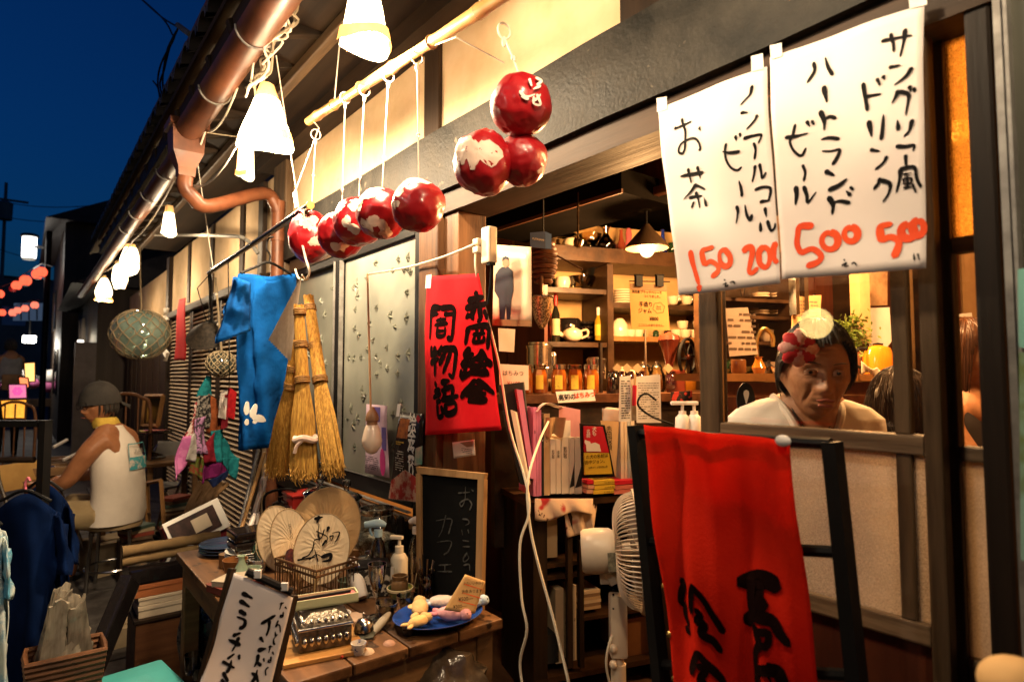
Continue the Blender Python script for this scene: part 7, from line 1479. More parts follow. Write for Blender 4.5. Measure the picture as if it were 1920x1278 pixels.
# leafy plant
PLT = thing('potted_herb','leafy green herb in a pot on the bar behind the woman','plant',onbar(1590,690,-.16)); pb_ = onbar(1590,700,-.16); k = (pb_-CAM).dot(FWD)/FPX
MB().lathe([(20*k,0),(24*k,30*k),(25*k,40*k),(22*k,40*k),(20*k,30*k)],pb_,20).build('pot',mat('clay',(.3,.13,.06),rough=.8),PLT,smooth=True)
m_leaf = mat('herb_leaf',(.16,.22,.030),(.07,.12,.015),rough=.5,translucent=.35,scale=20); rnd = random.Random(31); lf_ = MB(); stm = MB()
for q in range(46):
    e = pb_+(RGT*rnd.gauss(0,30)+V((0,0,62+rnd.uniform(-28,62)-abs(rnd.gauss(0,8))))+V((FWD.x,FWD.y,0))*rnd.gauss(0,16))*k; b0_ = pb_+(RGT*rnd.uniform(-8,8)+V((0,0,36)))*k; P = catmull([b0_,b0_.lerp(e,.5)+V((0,0,14*k)),e],4); stm.tube(P,.9*k,4)
    for s_ in range(11):
        c = P[rnd.randrange(2,len(P))]+(RGT*rnd.gauss(0,6)+V((0,0,rnd.gauss(0,6)))+V((FWD.x,FWD.y,0))*rnd.gauss(0,6))*k; a = V((rnd.gauss(0,1),rnd.gauss(0,1),rnd.gauss(0,.6))).normalized(); b__ = a.orthogonal().normalized(); l = rnd.uniform(3.5,6.5)*k
        lf_.add([c-a*l,c+b__*l*.45+V((0,0,l*.15)),c+a*l,c-b__*l*.45+V((0,0,l*.15))],[(0,1,2),(0,2,3)])
stm.build('stems',mat('herb_stem',(.12,.14,.03)),PLT,kind='stuff'); lf_.build('leaves',m_leaf,PLT,kind='stuff')
# papers, fridge, shelves at the back right
def back_note(c4,depth,m,label,lines=5,cat='notice',seed=1,ink=None):
    pl = Plane(atd(c4[0][0],c4[0][1],depth),vpdir(3500),(0,0,1)); o = tag(quad(pl,c4,.002,2,2).build('wall_notice',m,None),label,cat,'notices behind the glass')
    if lines:
        tx = MB(); a, b_ = pl.st(c4[0][0]+4,c4[0][1]+5), pl.st(c4[2][0]-4,c4[2][1]-4); scribble(tx,pl,a[0],b_[0],b_[1],a[1],lines,random.Random(seed),h=.4); tx.build('print',ink or mat('grey_ink',(.2,.13,.09)),o,kind='stuff')
    return o
back_note([(1360,578),(1402,576),(1422,664),(1368,668)],2.1,m_pap,'pinkish menu card with blocks of print left of the woman',7,seed=4)
back_note([(1487,556),(1540,553),(1538,600),(1484,620)],2.6,mat('amber_notice',(.5,.3,.13)),'amber handwritten notice above the plant',5,seed=8)
back_note([(1610,578),(1668,576),(1672,640),(1640,680),(1625,650)][:4],2.7,m_white,'crumpled white sheets hanging right of the plant',0)
back_note([(1598,505),(1664,500),(1664,572),(1600,574)],2.75,mat('tan_print',(.45,.28,.14),(.25,.13,.06),scale=12),'tan photograph sheets pinned above the plant',0)
back_note([(1784,590),(1822,586),(1826,616),(1784,618)],2.4,m_white,'small white box shaped notice near the near post',0)
for q in ((1565,500,1572,580),(1582,500,1590,580)): tag(pbx(MB(),BP2,*q,-.2,-.24).build('steel_pipe',m_silver,None),'bright steel pipe %s above the plant' % ('left' if q[0] < 1570 else 'right'),'pipe','steel pipes behind the plant')
tag(pbx(MB(),BP2,1672,500,1692,640,-.15,-.2).build('wall_board',mat('pale_board',(.55,.36,.16)),None),'pale upright board right of the hanging sheets','board')
CR = thing('crockery_rack','dark rack of stacked crockery left of the woman behind the price sheet','rack',atd(1445,700,2.75)); CRP = Plane(atd(1445,640,2.75),vpdir(3500),(0,0,1))
for y in (560,592,640,700): pbx(MB(),CRP,1358,y,1482,y+6,0,-.2).build('shelf_board',m_sh,CR)
for x in (1352,1480): pbx(MB(),CRP,x,480,x+6,700,.01,-.2).build('upright',m_sh,CR)
for i in range(8): p = CRP.px(1425+(i % 2)*36,560 if i < 4 else 592,-.1); k = (p-CAM).dot(FWD)/FPX; tag(MB().lathe([(9*k,0),(17*k,3*k),(18*k,5*k),(.1*k,4*k)],p+V((0,0,(i//2 % 2)*5*k)),18).build('stacked_saucer',m_china,None,smooth=True),('upper' if i < 4 else 'lower')+' shelf saucer, '+['left bottom','right bottom','left top','right top'][i % 4]+', in the crockery rack','saucer','saucers in the crockery rack')
for i, (x,y) in enumerate(((1378,640),(1398,640),(1438,640),(1376,700),(1446,700))): p = CRP.px(x,y,-.08); k = (p-CAM).dot(FWD)/FPX; tag(MB().lathe([(9*k,0),(11*k,3*k),(13*k,22*k),(11.5*k,22*k),(9*k,3*k),(.1*k,2*k)],p,18).build('white_cup',m_china,None,smooth=True),['first','second','third','low left','low right'][i]+' white cup in the crockery rack','cup','cups in the crockery rack')
fn_ = CRP.px(1392,532,.05); k = (fn_-CAM).dot(FWD)/FPX; one(MB().lathe([(3*k,-24*k),(5*k,-10*k),(22*k,12*k),(23*k,14*k),(20*k,12*k),(4*k,-8*k)],fn_,22),'glass_funnel',m_amber,'glass coffee funnel under the edge of the left price sheet','funnel')
cm = CRP.px(1420,700,.06); MC = thing('brass_coil','curved brass tap left of the woman','tap',cm); MB().tube(catmull([cm,cm+V((0,0,60*k)),cm+(RGT*14+V((0,0,84)))*k,cm+(RGT*30+V((0,0,70)))*k,cm+(RGT*30+V((0,0,50)))*k],5),4*k,8).build('pipe',mat('brass',(.6,.42,.14),rough=.3,metal=1),MC,smooth=True)
EX = thing('black_badge','round black badge with a white exclamation mark left of the woman','badge',atd(1399,760,1.62)); xp = Plane(atd(1399,750,1.62),RGT,(0,0,1)); MB().poly([xp.p(.024*math.cos(t),.046*math.sin(t),0) for t in [i*math.pi/12 for i in range(24)]],xp.n,.006).build('disc',m_black,EX); strokes(MB(),xp,[[(1399,733),(1399,755)],[(1399,764),(1399,767)]],.012,taper=.5).build('white_mark',m_white,EX)
# teal poster and the pale round thing at the near right edge
tp = facade(-.115); tag(quad(tp,[(1908,505),(1960,495),(1960,660),(1910,650)],.001,2,2).build('teal_poster',mat('teal_print',(.20,.46,.40),(.17,.42,.36)),None),'teal poster edge at the right border','poster'); tag(quad(tp,[(1910,660),(1960,662),(1960,1050),(1914,1050)],.001,2,2).build('green_poster',mat('green_print',(.22,.38,.32),(.12,.16,.05),scale=6,ramp=(.45,.55)),None),'green and white poster below the teal one at the right border','poster')
rbp = at(1906,1258,-.40); CHK = thing('round_stool','pale round stool top at the bottom right corner','stool',(rbp.x,rbp.y,0)); k = (rbp-CAM).dot(FWD)/FPX
MB().ball(rbp+V((0.0,0,-.012)),(62*k,62*k,46*k),28,18,lambda n: 1+.03*noise.noise(n*3)).build('cushion',mat('tan_cushion',(.45,.28,.12),(.36,.21,.08),rough=.8),CHK,smooth=2); MB().tube([rbp+V((.012,0,-.07)),(rbp.x+.012,rbp.y,0)],.02,10).build('leg',m_black,CHK)

# ------------------------------------------------------------------ crowded shelves: small goods in every bay
rnd = random.Random(77)
BAY = (('top shelf',474,(1020,1046,1088,1120,1150,1195,1212,1262,1285,1310),22),('upper left bay',540,(1020,1038,1072,1108,1132),18),('lower left bay',641,(1016,1052,1092,1112,1132),24),('upper right bay',571,(1158,1180,1200,1215,1240,1276,1300,1325),20),('lower right bay',633,(1154,1174,1190,1205,1232,1252,1292,1334),16),('bottom bay',736,(1015,1040,1070,1095,1125,1155,1180,1235,1290,1315),30))
SHP = ([(6,0),(7,2),(7,14),(3,18),(3,24)],[(8,0),(10,3),(10,18),(9,20),(0,20)],[(5,0),(10,4),(12,11),(10,11),(4,3)],[(9,0),(9,9),(9.5,9.5),(9.5,13),(0,13.5)],[(6,0),(9,8),(5,16),(4,20),(6,22)])
NAM = ('bottle','canister','bowl','tin','vase'); MM = (('dark green',mat('ware_green',(.02,.05,.02),rough=.1,spec=.9)),('white',m_china),('brown',mat('ware_brown',(.12,.045,.015),rough=.25)),('steel',m_silver),('amber',mat('ware_amber',(.35,.12,.01),rough=.12,spec=.9)),('black',m_lac))
for bay, y, xs, hh in BAY:
    for i, x in enumerate(xs):
        q = rnd.randrange(5); cn, m = MM[rnd.randrange(6)]; k_ = hh/20*rnd.uniform(.8,1.15)
        pot([(r*k_,z*k_) for r,z in SHP[q]],x+rnd.uniform(-3,3),y,0,m,'shelf_'+NAM[q],'small %s %s at the back of the %s, %s from the left' % (cn,NAM[q],bay,('first','second','third','fourth','fifth','sixth','seventh','eighth','ninth','tenth')[i]),NAM[q],back=-.26,group='small goods on the display shelf',seg=14)
# goods along the bar counter behind the glass and dark cupboards on the wall
for i, x in enumerate(range(1366,1640,19)):
    q = rnd.randrange(5); cn, m = MM[rnd.randrange(6)]; p = onbar(x,701,-.22+.05*(i % 2)); k = (p-CAM).dot(FWD)/FPX*rnd.uniform(.9,1.5); one(MB().lathe([(max(r,.02)*k,z*k) for r,z in SHP[q]],p,14),'bar_'+NAM[q],m,'%s %s standing on the bar counter, number %s from the left' % (cn,NAM[q],('one','two','three','four','five','six','seven','eight','nine','ten','eleven','twelve','thirteen','fourteen','fifteen')[i]),NAM[q],'goods on the bar counter')
WC = Plane(atd(1560,600,3.2),vpdir(3500),(0,0,1))
for x0, x1, y0, y1, lab in ((1488,1560,470,640,'left dark wall cupboard behind the plant'),(1600,1670,480,700,'right dark wall cupboard behind the orange pot'),(1776,1800,470,700,'narrow dark cupboard at the right behind the glass')):
    T = thing('wall_cupboard',lab,'cupboard',WC.px((x0+x1)/2,y1),'dark cupboards on the back wall'); pbx(MB(),WC,x0,y0,x1,y1,0,-.2).build('carcass',m_sh,T); xm = (x0+x1)/2
    for a_, b_ in ((x0+2,xm-1),(xm+1,x1-2)): pbx(MB(),WC,a_,y0+3,b_,y1-3,.012,.001).build('door',m_redwood,T)
    MB().ball(WC.px(xm-3,(y0+y1)/2,.02),.012,8,6).build('knob',m_silver,T,smooth=True)
# ================================================================== people
def G(x,s): return math.exp(-(x/s)**2)
def head_mesh(mb,M,c,s=1.0,age=0.3,nose=1.0,seg=84,rings=72):
    """a head facing -y: skull, jaw, brow, eye sockets, nose, lips, chin, ears"""
    vs = []; fs = []
    for i in range(rings+1):
        th = math.pi*i/rings
        for k in range(seg):
            q = 2*math.pi*k/seg; n = V((math.sin(th)*math.cos(q),math.sin(th)*math.sin(q),math.cos(th)))
            x, y, z = n.x*.074, n.y*.092, n.z*.112
            front = max(0,-n.y)
            if z < 0:
                f = min(1,-z/.112); x *= 1-.30*f**1.5; y *= 1-.18*f if n.y > 0 else 1-.06*f
                if n.y > 0: z *= 1-.35*n.y          # nape is higher than the chin
            y += .012*max(0,n.z)*0
            if front > 0:
                fx = abs(x)
                y += .010*front*G(z+.01,.09)                            # flatten the face
                y -= .004*G(z-.030,.012)*G(fx-.026,.026)*front         # brow
                y += .011*G(z-.012,.013)*G(fx-.031,.015)               # sockets
                y -= .004*G(z+.014,.014)*G(fx-.040,.016)               # cheek bones
                y -= nose*.024*G(fx,.009+.006*G(z+.030,.012))*(G(z+.028,.017)+.55*G(z+.006,.022)*.8)   # nose
                y -= nose*.006*G(fx-.013,.006)*G(z+.033,.008)          # wings
                y -= .007*G(z+.061,.020)*G(fx,.026)                    # muzzle
                y -= .0045*G(z+.054,.0055)*G(fx,.022)                  # upper lip
                y += .0055*G(z+.0605,.0028)*G(fx,.024)                 # mouth line
                y -= .0055*G(z+.068,.0065)*G(fx,.019)                  # lower lip
                y += .004*G(z+.079,.006)*G(fx,.02)
                y -= .009*G(z+.096,.013)*G(fx,.022)                    # chin
                y += age*.0040*G(fx-.028-.25*max(0,-z-.035),.0035)*G(z+.050,.022)   # folds beside the mouth
                y += age*.0016*G(z+.004+fx*.1,.0035)*G(fx-.03,.014)+age*.0008*math.sin(z*420)*G(z-.058,.018)*G(fx,.04)+age*.0012*G(z-.026,.004)*G(fx-.004,.003)+age*.0016*G(fx-.046,.004)*G(z+.066,.02)
            for sx in (1,-1):                                           # ears
                d = G(z+.012,.024)*G(y-.012,.014)
                if x*sx > .05: x += sx*.012*d
            vs.append(c+M @ (V((x,y,z))*s))
    for i in range(rings):
        for k in range(seg): fs.append((i*seg+k,(i+1)*seg+k,(i+1)*seg+(k+1) % seg,i*seg+(k+1) % seg))
    return mb.add(vs,fs)
def skin_body(verts,edges,radii,sub=2):
    me = bpy.data.meshes.new('s'); me.from_pydata([tuple(v) for v in verts],edges,[]); o = bpy.data.objects.new('s',me); COL.objects.link(o)
    m = o.modifiers.new('k','SKIN');
    for i, r in enumerate(radii):
        rr = r if isinstance(r,tuple) else (r,r); me.skin_vertices[0].data[i].radius = rr
    me.skin_vertices[0].data[0].use_root = True
    sb = o.modifiers.new('u','SUBSURF'); sb.levels = sub; sb.render_levels = sub
    dg = bpy.context.evaluated_depsgraph_get(); r = bpy.data.meshes.new_from_object(o.evaluated_get(dg))
    out = ([v.co.copy() for v in r.vertices],[list(p.vertices) for p in r.polygons]); bpy.data.objects.remove(o); bpy.data.meshes.remove(me); bpy.data.meshes.remove(r); return out
def fuse(mb,vox,smooth=3):
    """one continuous surface out of overlapping volumes"""
    me = bpy.data.meshes.new('f'); me.from_pydata([tuple(v) for v in mb.v],[],mb.f); me.update(); o = bpy.data.objects.new('f',me); COL.objects.link(o)
    m = o.modifiers.new('r','REMESH'); m.mode = 'VOXEL'; m.voxel_size = vox
    if smooth: q = o.modifiers.new('s','SMOOTH'); q.factor = .5; q.iterations = smooth
    dg = bpy.context.evaluated_depsgraph_get(); r = bpy.data.meshes.new_from_object(o.evaluated_get(dg)); out = MB(); out.v = [v.co.copy() for v in r.vertices]; out.f = [list(p.vertices) for p in r.polygons]
    bpy.data.objects.remove(o); bpy.data.meshes.remove(me); bpy.data.meshes.remove(r); return out
def loft(mb,rings,seg=28,cap=True,fold=None):
    """rings: (centre, axis x, axis y, rx, ry)"""
    vs = []; fs = []
    for i, (c,a,b,rx,ry) in enumerate(rings):
        for k in range(seg):
            t = 2*math.pi*k/seg; e = 1+(fold(i/(len(rings)-1),t) if fold else 0); vs.append(V(c)+V(a)*math.cos(t)*rx*e+V(b)*math.sin(t)*ry*e)
    n = len(rings)
    for i in range(n-1):
        for k in range(seg): fs.append((i*seg+k,i*seg+(k+1) % seg,(i+1)*seg+(k+1) % seg,(i+1)*seg+k))
    if cap: fs += [list(range(seg))[::-1],[(n-1)*seg+k for k in range(seg)]]
    return mb.add(vs,fs)
def dense(rs,k):
    out = []
    for a, b in zip(rs,rs[1:]): out += [(V(a[0]).lerp(V(b[0]),j/k),a[1],a[2],a[3]+(b[3]-a[3])*j/k,a[4]+(b[4]-a[4])*j/k) for j in range(k)]
    return out+[rs[-1]]
m_skinw = mat('skin_warm',(.37,.18,.088),(.29,.13,.060),rough=.5,spec=.35,subs=.05,scale=30,bump=.12,bscale=160)
m_skinm = mat('skin_tanned',(.33,.14,.062),(.25,.10,.044),rough=.45,subs=.1,scale=12)
m_hair = mat('grey_black_hair',(.085,.072,.060),(.008,.007,.006),rough=.45,scale=70,stretch='z',spec=.25)
m_hairb = mat('dark_brown_hair',(.030,.014,.007),(.010,.005,.003),rough=.45,scale=90,stretch='z',spec=.2)
m_eye = mat('eye_white',(.34,.27,.21),rough=.2); m_iris = mat('iris',(.012,.008,.006),rough=.1); m_lip = mat('lip',(.34,.10,.06),rough=.45)
# ------------------------------------------------------------------ the woman behind the glass
wd = 1.50; wc = atd(1530,700,wd); wk = wd/FPX      # head centre
to = V((CAM.x-wc.x,CAM.y-wc.y,0)).normalized(); yaw = math.atan2(to.x,-to.y)+R(14)    # looks a little to her right of the lens
Mh = Matrix.Rotation(yaw,3,'Z') @ Matrix.Rotation(R(6),3,'X') @ Matrix.Rotation(R(3),3,'Y'); Mb_ = Matrix.Rotation(yaw+R(4),3,'Z')
WO = thing('person','woman in a cream sleeveless blouse with a red flower in her hair behind the glass','person',wc-V((0,0,.75)))
HS = .98
bd = MB(); head_mesh(bd,Mh,wc,HS,age=1.9,seg=120,rings=100)
nk = wc+V((0,0,-.06))+Mb_ @ V((0,.05,0)); sh = wc+V((0,0,-.115))+Mb_ @ V((0,.10,0))
def bp(x,y,z): return sh+Mb_ @ V((x,y,z))
v, f = skin_body([bp(0,.0,-.20),bp(0,0,-.08),bp(0,-.01,.01),nk+V((0,0,.03)),bp(.10,.01,-.005),bp(.165,.02,-.03),bp(.20,.03,-.18),bp(.17,-.09,-.30),bp(-.10,.01,-.005),bp(-.165,.02,-.03),bp(-.20,.03,-.18),bp(-.17,-.09,-.30),bp(0,0,-.42)],
                 [(0,1),(1,2),(2,3),(2,4),(4,5),(5,6),(6,7),(2,8),(8,9),(9,10),(10,11),(0,12)],[(.13,.09),(.12,.085),(.07,.06),(.050,.05),(.042,.04),.046,.040,.034,(.042,.04),.046,.040,.034,(.13,.10)])
bd.add(v,f); fuse(bd,.003,1).build('body',m_skinw,WO,smooth=2)
def HF(x,y,z): return wc+Mh @ (V((x,y,z))*HS)
for sx in (-1,1):
    MB().ball(HF(sx*.031,-.0735,.010),(.0125*HS,.010*HS,.0075*HS),16,10,M=Mh).build('eye',m_eye,WO,smooth=2)
    MB().ball(HF(sx*.031-.002,-.0815,.0095),(.0050*HS,.0034*HS,.0050*HS),12,8,M=Mh).build('iris',m_iris,WO,smooth=2)
    lid = MB().grid(lambda u,v: HF(sx*.031+(u-.5)*.031,-.0845+abs(u-.5)**2*.030+.002*v,   .0175-.0155*(1-v)*(1-.25*(1-math.cos((u-.5)*4))) - .012*abs(u-.5)**2*2),8,4,.002); lid.build('eyelid',m_skinw,WO,smooth=2)
    MB().tube([HF(sx*(.014+.034*t),-.092+.011*t*t*1.4,.030+.004*math.sin(t*2.4)) for t in [i/6 for i in range(7)]],[.0015,.0022,.0024,.0024,.002,.0016,.001],6,flat=.7).build('eyebrow',m_hair,WO,smooth=True)
MB().tube([HF(x,-.0975+9*x*x,-.054+.0015*math.cos(x*220)) for x in [-.020+.004*i for i in range(11)]],[.001]+[.0036]*9+[.001],8,flat=.9).build('lip',m_lip,WO,smooth=True)
MB().tube([HF(x,-.0975+9*x*x,-.0665) for x in [-.017+.0034*i for i in range(11)]],[.001]+[.0042]*9+[.001],8,flat=.9).build('lip',m_lip,WO,smooth=True)
# hair: layered swept strands over a cap
rnd = random.Random(3)
def hair_shell(M,c,s,line,m,T,vol=1.13,seed=0,down=0.0):
    """closed cap of hair: only above the hairline given by line(n)"""
    SG, RG = 64, 44; vs = []; fs = []
    for i in range(RG+1):
        th = math.pi*i/RG
        for q in range(SG):
            t = 2*math.pi*q/SG; n = V((math.sin(th)*math.cos(t),math.sin(th)*math.sin(t),math.cos(th)))
            e = n.z-line(n); w = 1.0+(vol-1)*min(1,max(0,e/.22+.35))+.035*noise.noise(V((n.x*6+seed,n.y*6,n.z*2)))+.02*noise.noise(V((n.x*17,n.y*17+seed,n.z*3)))
            z = n.z*.116*w
            if n.z < 0: z -= down*n.z*-1
            vs.append(c+M @ (V((n.x*.077*w*(1-.1*max(0,-n.z)),n.y*.097*w+.004,z+.003))*s))
    def ok(k):
        i, q = divmod(k,SG); th = math.pi*i/RG; t = 2*math.pi*q/SG; n = V((math.sin(th)*math.cos(t),math.sin(th)*math.sin(t),math.cos(th))); return n.z > line(n)
    for i in range(RG):
        for q in range(SG):
            f = (i*SG+q,(i+1)*SG+q,(i+1)*SG+(q+1) % SG,i*SG+(q+1) % SG)
            if all(ok(k) for k in f): fs.append(f)
    MB().add(vs,fs).build('hair',m,T,smooth=2)
def hair_lines(M,c,s,line,m,T,n_,seed,vol=1.14,L=(.5,1.2),r=.0021,sweep=.4,down=0.0):
    st = MB(); rnd = random.Random(seed)
    for _ in range(n_):
        n0 = V((rnd.gauss(0,1),rnd.gauss(0,1),rnd.gauss(.4,1))).normalized()
        if n0.z < line(n0)+.08: continue
        th0 = math.acos(n0.z); az0 = math.atan2(n0.y,n0.x); sw = rnd.uniform(.3,1)*sweep*(1 if n0.x > -.3 else -1); le = rnd.uniform(*L); P = []
        for j in range(5):
            th = th0+le*j/4; az = az0+sw*j/4; n = V((math.sin(th)*math.cos(az),math.sin(th)*math.sin(az),math.cos(th)))
            if n.z < line(n)-.04: break
            w = vol+.035*rnd.random()+.015*math.sin(j*1.7); z = n.z*.116*w-(down*-n.z if n.z < 0 else 0); P.append(c+M @ (V((n.x*.077*w,n.y*.097*w+.004,z+.003))*s))
        if len(P) > 2: st.tube(catmull(P,2),[r]*(2*len(P)-3)+[r*.6,r*.3],4,cap=False)
    st.build('hair_strands',m,T,kind='stuff')
def wline(n):      # short swept hair, high forehead, ears half covered
    if n.y > .4: return -.55
    if n.y > -.1: return -.55+.50*(.4-n.y)/.5
    return -.05+min(1,(-.1-n.y)/.45)*.60+.12*n.x
hair_shell(Mh,wc,HS,wline,m_hair,WO,1.17,2); hair_lines(Mh,wc,HS,wline,m_hair,WO,1300,5,1.165,r=.0013)
fl_ = HF(-.060,-.070,.066)
FW = thing('hair_flower','red and white flower pinned in the hair of the woman behind the glass','flower',fl_)
for q in range(8):
    a = q*math.pi/4; c = fl_+Mh @ V((math.cos(a)*.026,-.012,math.sin(a)*.026)); MB().ball(c,(.023,.008,.016),12,8,lambda n: 1+.2*noise.noise(n*2),M=Mh @ Matrix.Rotation(-a,3,'Y') @ Matrix.Rotation(.5,3,'Z')).build('petal',mat('petal_red',(.50,.02,.03),rough=.6) if q % 2 else mat('petal_pale',(.66,.42,.36),(.5,.12,.12),rough=.6,scale=40),FW,smooth=2)
MB().ball(fl_+Mh @ V((0,-.014,0)),.008,10,8).build('flower_heart',mat('petal_pink',(.55,.2,.18)),FW,smooth=2)
# blouse
m_blouse = mat('cream_blouse',(.78,.72,.62),(.70,.63,.53),rough=.85,sheen=.2,bump=.25,bscale=18)
bl_ = MB(); ex_, ey_ = Mb_ @ V((1,0,0)), Mb_ @ V((0,1,0))
def fold(f,t): return .03*math.sin(t*7+f*6)*f+.02*math.sin(t*13+2)*f
loft(bl_,dense([(bp(0,-.005,.055),ex_,ey_,.075,.062),(bp(0,.0,.045),ex_,ey_,.115,.072),(bp(0,.004,.028),ex_,ey_,.160,.080),(bp(0,.006,.0),ex_,ey_,.192,.092),(bp(0,.004,-.05),ex_,ey_,.196,.108),(bp(0,0,-.12),ex_,ey_,.182,.122),(bp(0,0,-.20),ex_,ey_,.176,.128),(bp(0,0,-.42),ex_,ey_,.18,.14)],7),110,False,fold)
# V opening at the front: cut faces near the centre front top
keep = []
for fc_ in bl_.f:
    c = sum((bl_.v[i] for i in fc_),V((0,0,0)))/len(fc_); l = Mb_.inverted() @ (c-sh)
    if l.y < -.0 and abs(l.x) < .075*max(0,(l.z+.12)/.17): continue
    keep.append(fc_)
bl_.f = keep; bl_.build('blouse',m_blouse,WO,smooth=2)
for sx in (-1,1):
    MB().tube(catmull([bp(sx*.078,-.01,.056),bp(sx*.064,-.078,.02),bp(sx*.037,-.106,-.04),bp(0,-.126,-.12)],5),.0095,8).build('collar_edge',m_blouse,WO,smooth=True)
MB().tube(catmull([bp(-.055,-.05,.05),bp(-.04,-.095,.0),bp(-.005,-.118,-.045),bp(.035,-.095,.0),bp(.055,-.05,.05)],5),.0016,6).build('necklace_cord',m_black,WO,smooth=True); MB().ball(bp(-.004,-.122,-.05),.006,10,8).build('pendant',m_silver,WO,smooth=True)
one(MB().bevbox((sh.x,sh.y+.02,.36),(.4,.36,.16),.02),'bench',m_sh,'dark bench seat under the woman behind the glass','bench',smooth=False)
# ------------------------------------------------------------------ guests further inside, partly hidden by the door bars
def guest(px,py,depth,facing,label,hairm,long=True,shirt=(.05,.04,.04),name='person',hs=1.0):
    c = atd(px,py,depth); M = Matrix.Rotation(facing,3,'Z'); T = thing(name,label,'person',c-V((0,0,.8)))
    b = MB(); head_mesh(b,M,c,hs,seg=48,rings=40); nk = c+V((0,0,-.10))+M @ V((0,.02,0)); s = nk+V((0,0,-.09))
    def q(x,y,z): return s+M @ V((x,y,z))
    v, f = skin_body([q(0,0,-.2),q(0,0,-.06),q(0,.005,.02),nk+V((0,0,.03)),q(.17,.02,-.04),q(.21,0,-.24),q(.12,-.20,-.30),q(.10,-.27,-.30),q(-.17,.02,-.04),q(-.20,-.10,-.22),q(-.09,-.19,-.02),q(-.05,-.14,.10)],[(0,1),(1,2),(2,3),(2,4),(4,5),(5,6),(6,7),(2,8),(8,9),(9,10),(10,11)],[(.13,.1),(.13,.1),(.07,.06),.05,.055,.042,.032,.03,.055,.042,.032,.034])
    b.add(v,f);
    for k_ in range(4):   # fingers of the raised hand
        p0 = q(-.06+.014*k_,-.15,.10); b.tube(catmull([p0,p0+M @ V((.01,.02,.035)),p0+M @ V((.02,.05,.05))],3),[.009,.0088,.0085,.0085,.008,.008,.007],8)
    b.tube([q(-.045,-.13,.08),q(-.02,-.12,.10),q(-.005,-.10,.115)],[.010,.009,.008],8)
    fuse(b,.006,2).build('body',m_skinw,T,smooth=2)
    gl = lambda n: -.7 if n.y > -.1 else -.7+min(1,(-.1-n.y)/.45)*1.1
    hair_shell(M,c,hs,gl,hairm,T,1.16,px % 7,.16 if long else 0); hair_lines(M,c,hs,gl,hairm,T,900,int(px),1.15,(.7,1.5),.0013,.2,.16 if long else 0)
    sm = mat('shirt_%d' % px,shirt,rough=.85,bump=.2,bscale=20); l = MB(); ex, ey = M @ V((1,0,0)), M @ V((0,1,0)); loft(l,[(q(0,.01,.01),ex,ey,.15,.07),(q(0,.005,-.05),ex,ey,.185,.105),(q(0,0,-.18),ex,ey,.175,.125),(q(0,0,-.42),ex,ey,.18,.14)],36,False,fold).build('shirt',sm,T,smooth=2)
    return T
guest(1688,775,1.95,yaw+R(165),'person seen from behind, only dark hair showing between the door bars',m_hairb,False,hs=1.1)
guest(1812,668,2.15,yaw+R(55),'guest with long brown hair and a hand at the mouth behind the right door',mat('brown_hair',(.07,.028,.012),(.03,.012,.006),rough=.35,scale=40,stretch='z'),True,(.03,.025,.025))
# ------------------------------------------------------------------ the man on the stool
mz = atd(215,975,4.05); mz = V((mz.x,mz.y,.46)); back = RGT; fdir = V((-.62,-.785,0)).normalized()
yw = math.atan2(fdir.x,-fdir.y); Mm = Matrix.Rotation(yw,3,'Z')
def mp(x,y,z): return mz+Mm @ V((x,y,z))
MN = thing('person','man in a white sleeveless shirt and backward grey cap seated on a round stool','person',mz-V((0,0,.46)))
hd = mp(0,-.13,.745); Mhd = Matrix.Rotation(math.atan2(.42,.91),3,'Z') @ Matrix.Rotation(R(5),3,'X'); S_ = 1.12
b = MB(); head_mesh(b,Mhd,hd,S_,age=.5,seg=64,rings=56)
v, f = skin_body([mp(0,0,.06),mp(0,.02,.22),mp(0,.015,.38),mp(0,-.03,.53),mp(0,-.085,.64),           # pelvis .. neck
  mp(.13,-.03,.52),mp(.195,-.05,.47),mp(.23,-.17,.27),mp(.17,-.38,.24),mp(.15,-.43,.245),
  mp(-.13,-.03,.52),mp(-.195,-.05,.47),mp(-.22,-.19,.27),mp(-.14,-.40,.25),mp(-.12,-.45,.255),
  mp(.10,-.05,.05),mp(.14,-.42,.05),mp(.15,-.40,-.40),mp(.15,-.50,-.43),mp(-.10,-.05,.05),mp(-.14,-.42,.05),mp(-.15,-.38,-.40),mp(-.15,-.48,-.43)],
 [(0,1),(1,2),(2,3),(3,4),(3,5),(5,6),(6,7),(7,8),(8,9),(3,10),(10,11),(11,12),(12,13),(13,14),(0,15),(15,16),(16,17),(17,18),(0,19),(19,20),(20,21),(21,22)],
 [(.16,.12),(.145,.105),(.155,.11),(.12,.085),.058,.075,.066,.050,.034,.036,.075,.066,.050,.034,.036,.088,.066,.044,.034,.088,.066,.044,.034])
b.add(v,f)
for s in (1,-1):
    for k_ in range(4):
        p0 = mp(s*(.115+.016*k_),-.445,.25); L = (.07,.08,.076,.06)[k_]; b.tube(catmull([p0,p0+Mm @ V((-s*.005,-L*.5,.004)),p0+Mm @ V((-s*.01,-L*.8,-.022))],3),[.0095]*4+[.009]*3,8)
    b.tube(catmull([mp(s*.11,-.42,.25),mp(s*.08,-.45,.255),mp(s*.075,-.48,.25)],3),[.011]*4+[.009]*3,8)
fuse(b,.0055,1).build('body',m_skinm,MN,smooth=2)
def HM(x,y,z): return hd+Mhd @ (V((x,y,z))*S_)
m_tank = mat('white_tank',(.68,.60,.50),(.60,.52,.43),rough=.9,bump=.2,bscale=14)
X_, Y_ = Mm @ V((1,0,0)), Mm @ V((0,1,0))
def mfold(f,t): return .012*math.sin(t*5+f*11)+.028*math.sin(f*30+2.5*math.sin(t)+t)*(1-f)+.015*noise.noise(V((math.cos(t)*3,math.sin(t)*3,f*9)))
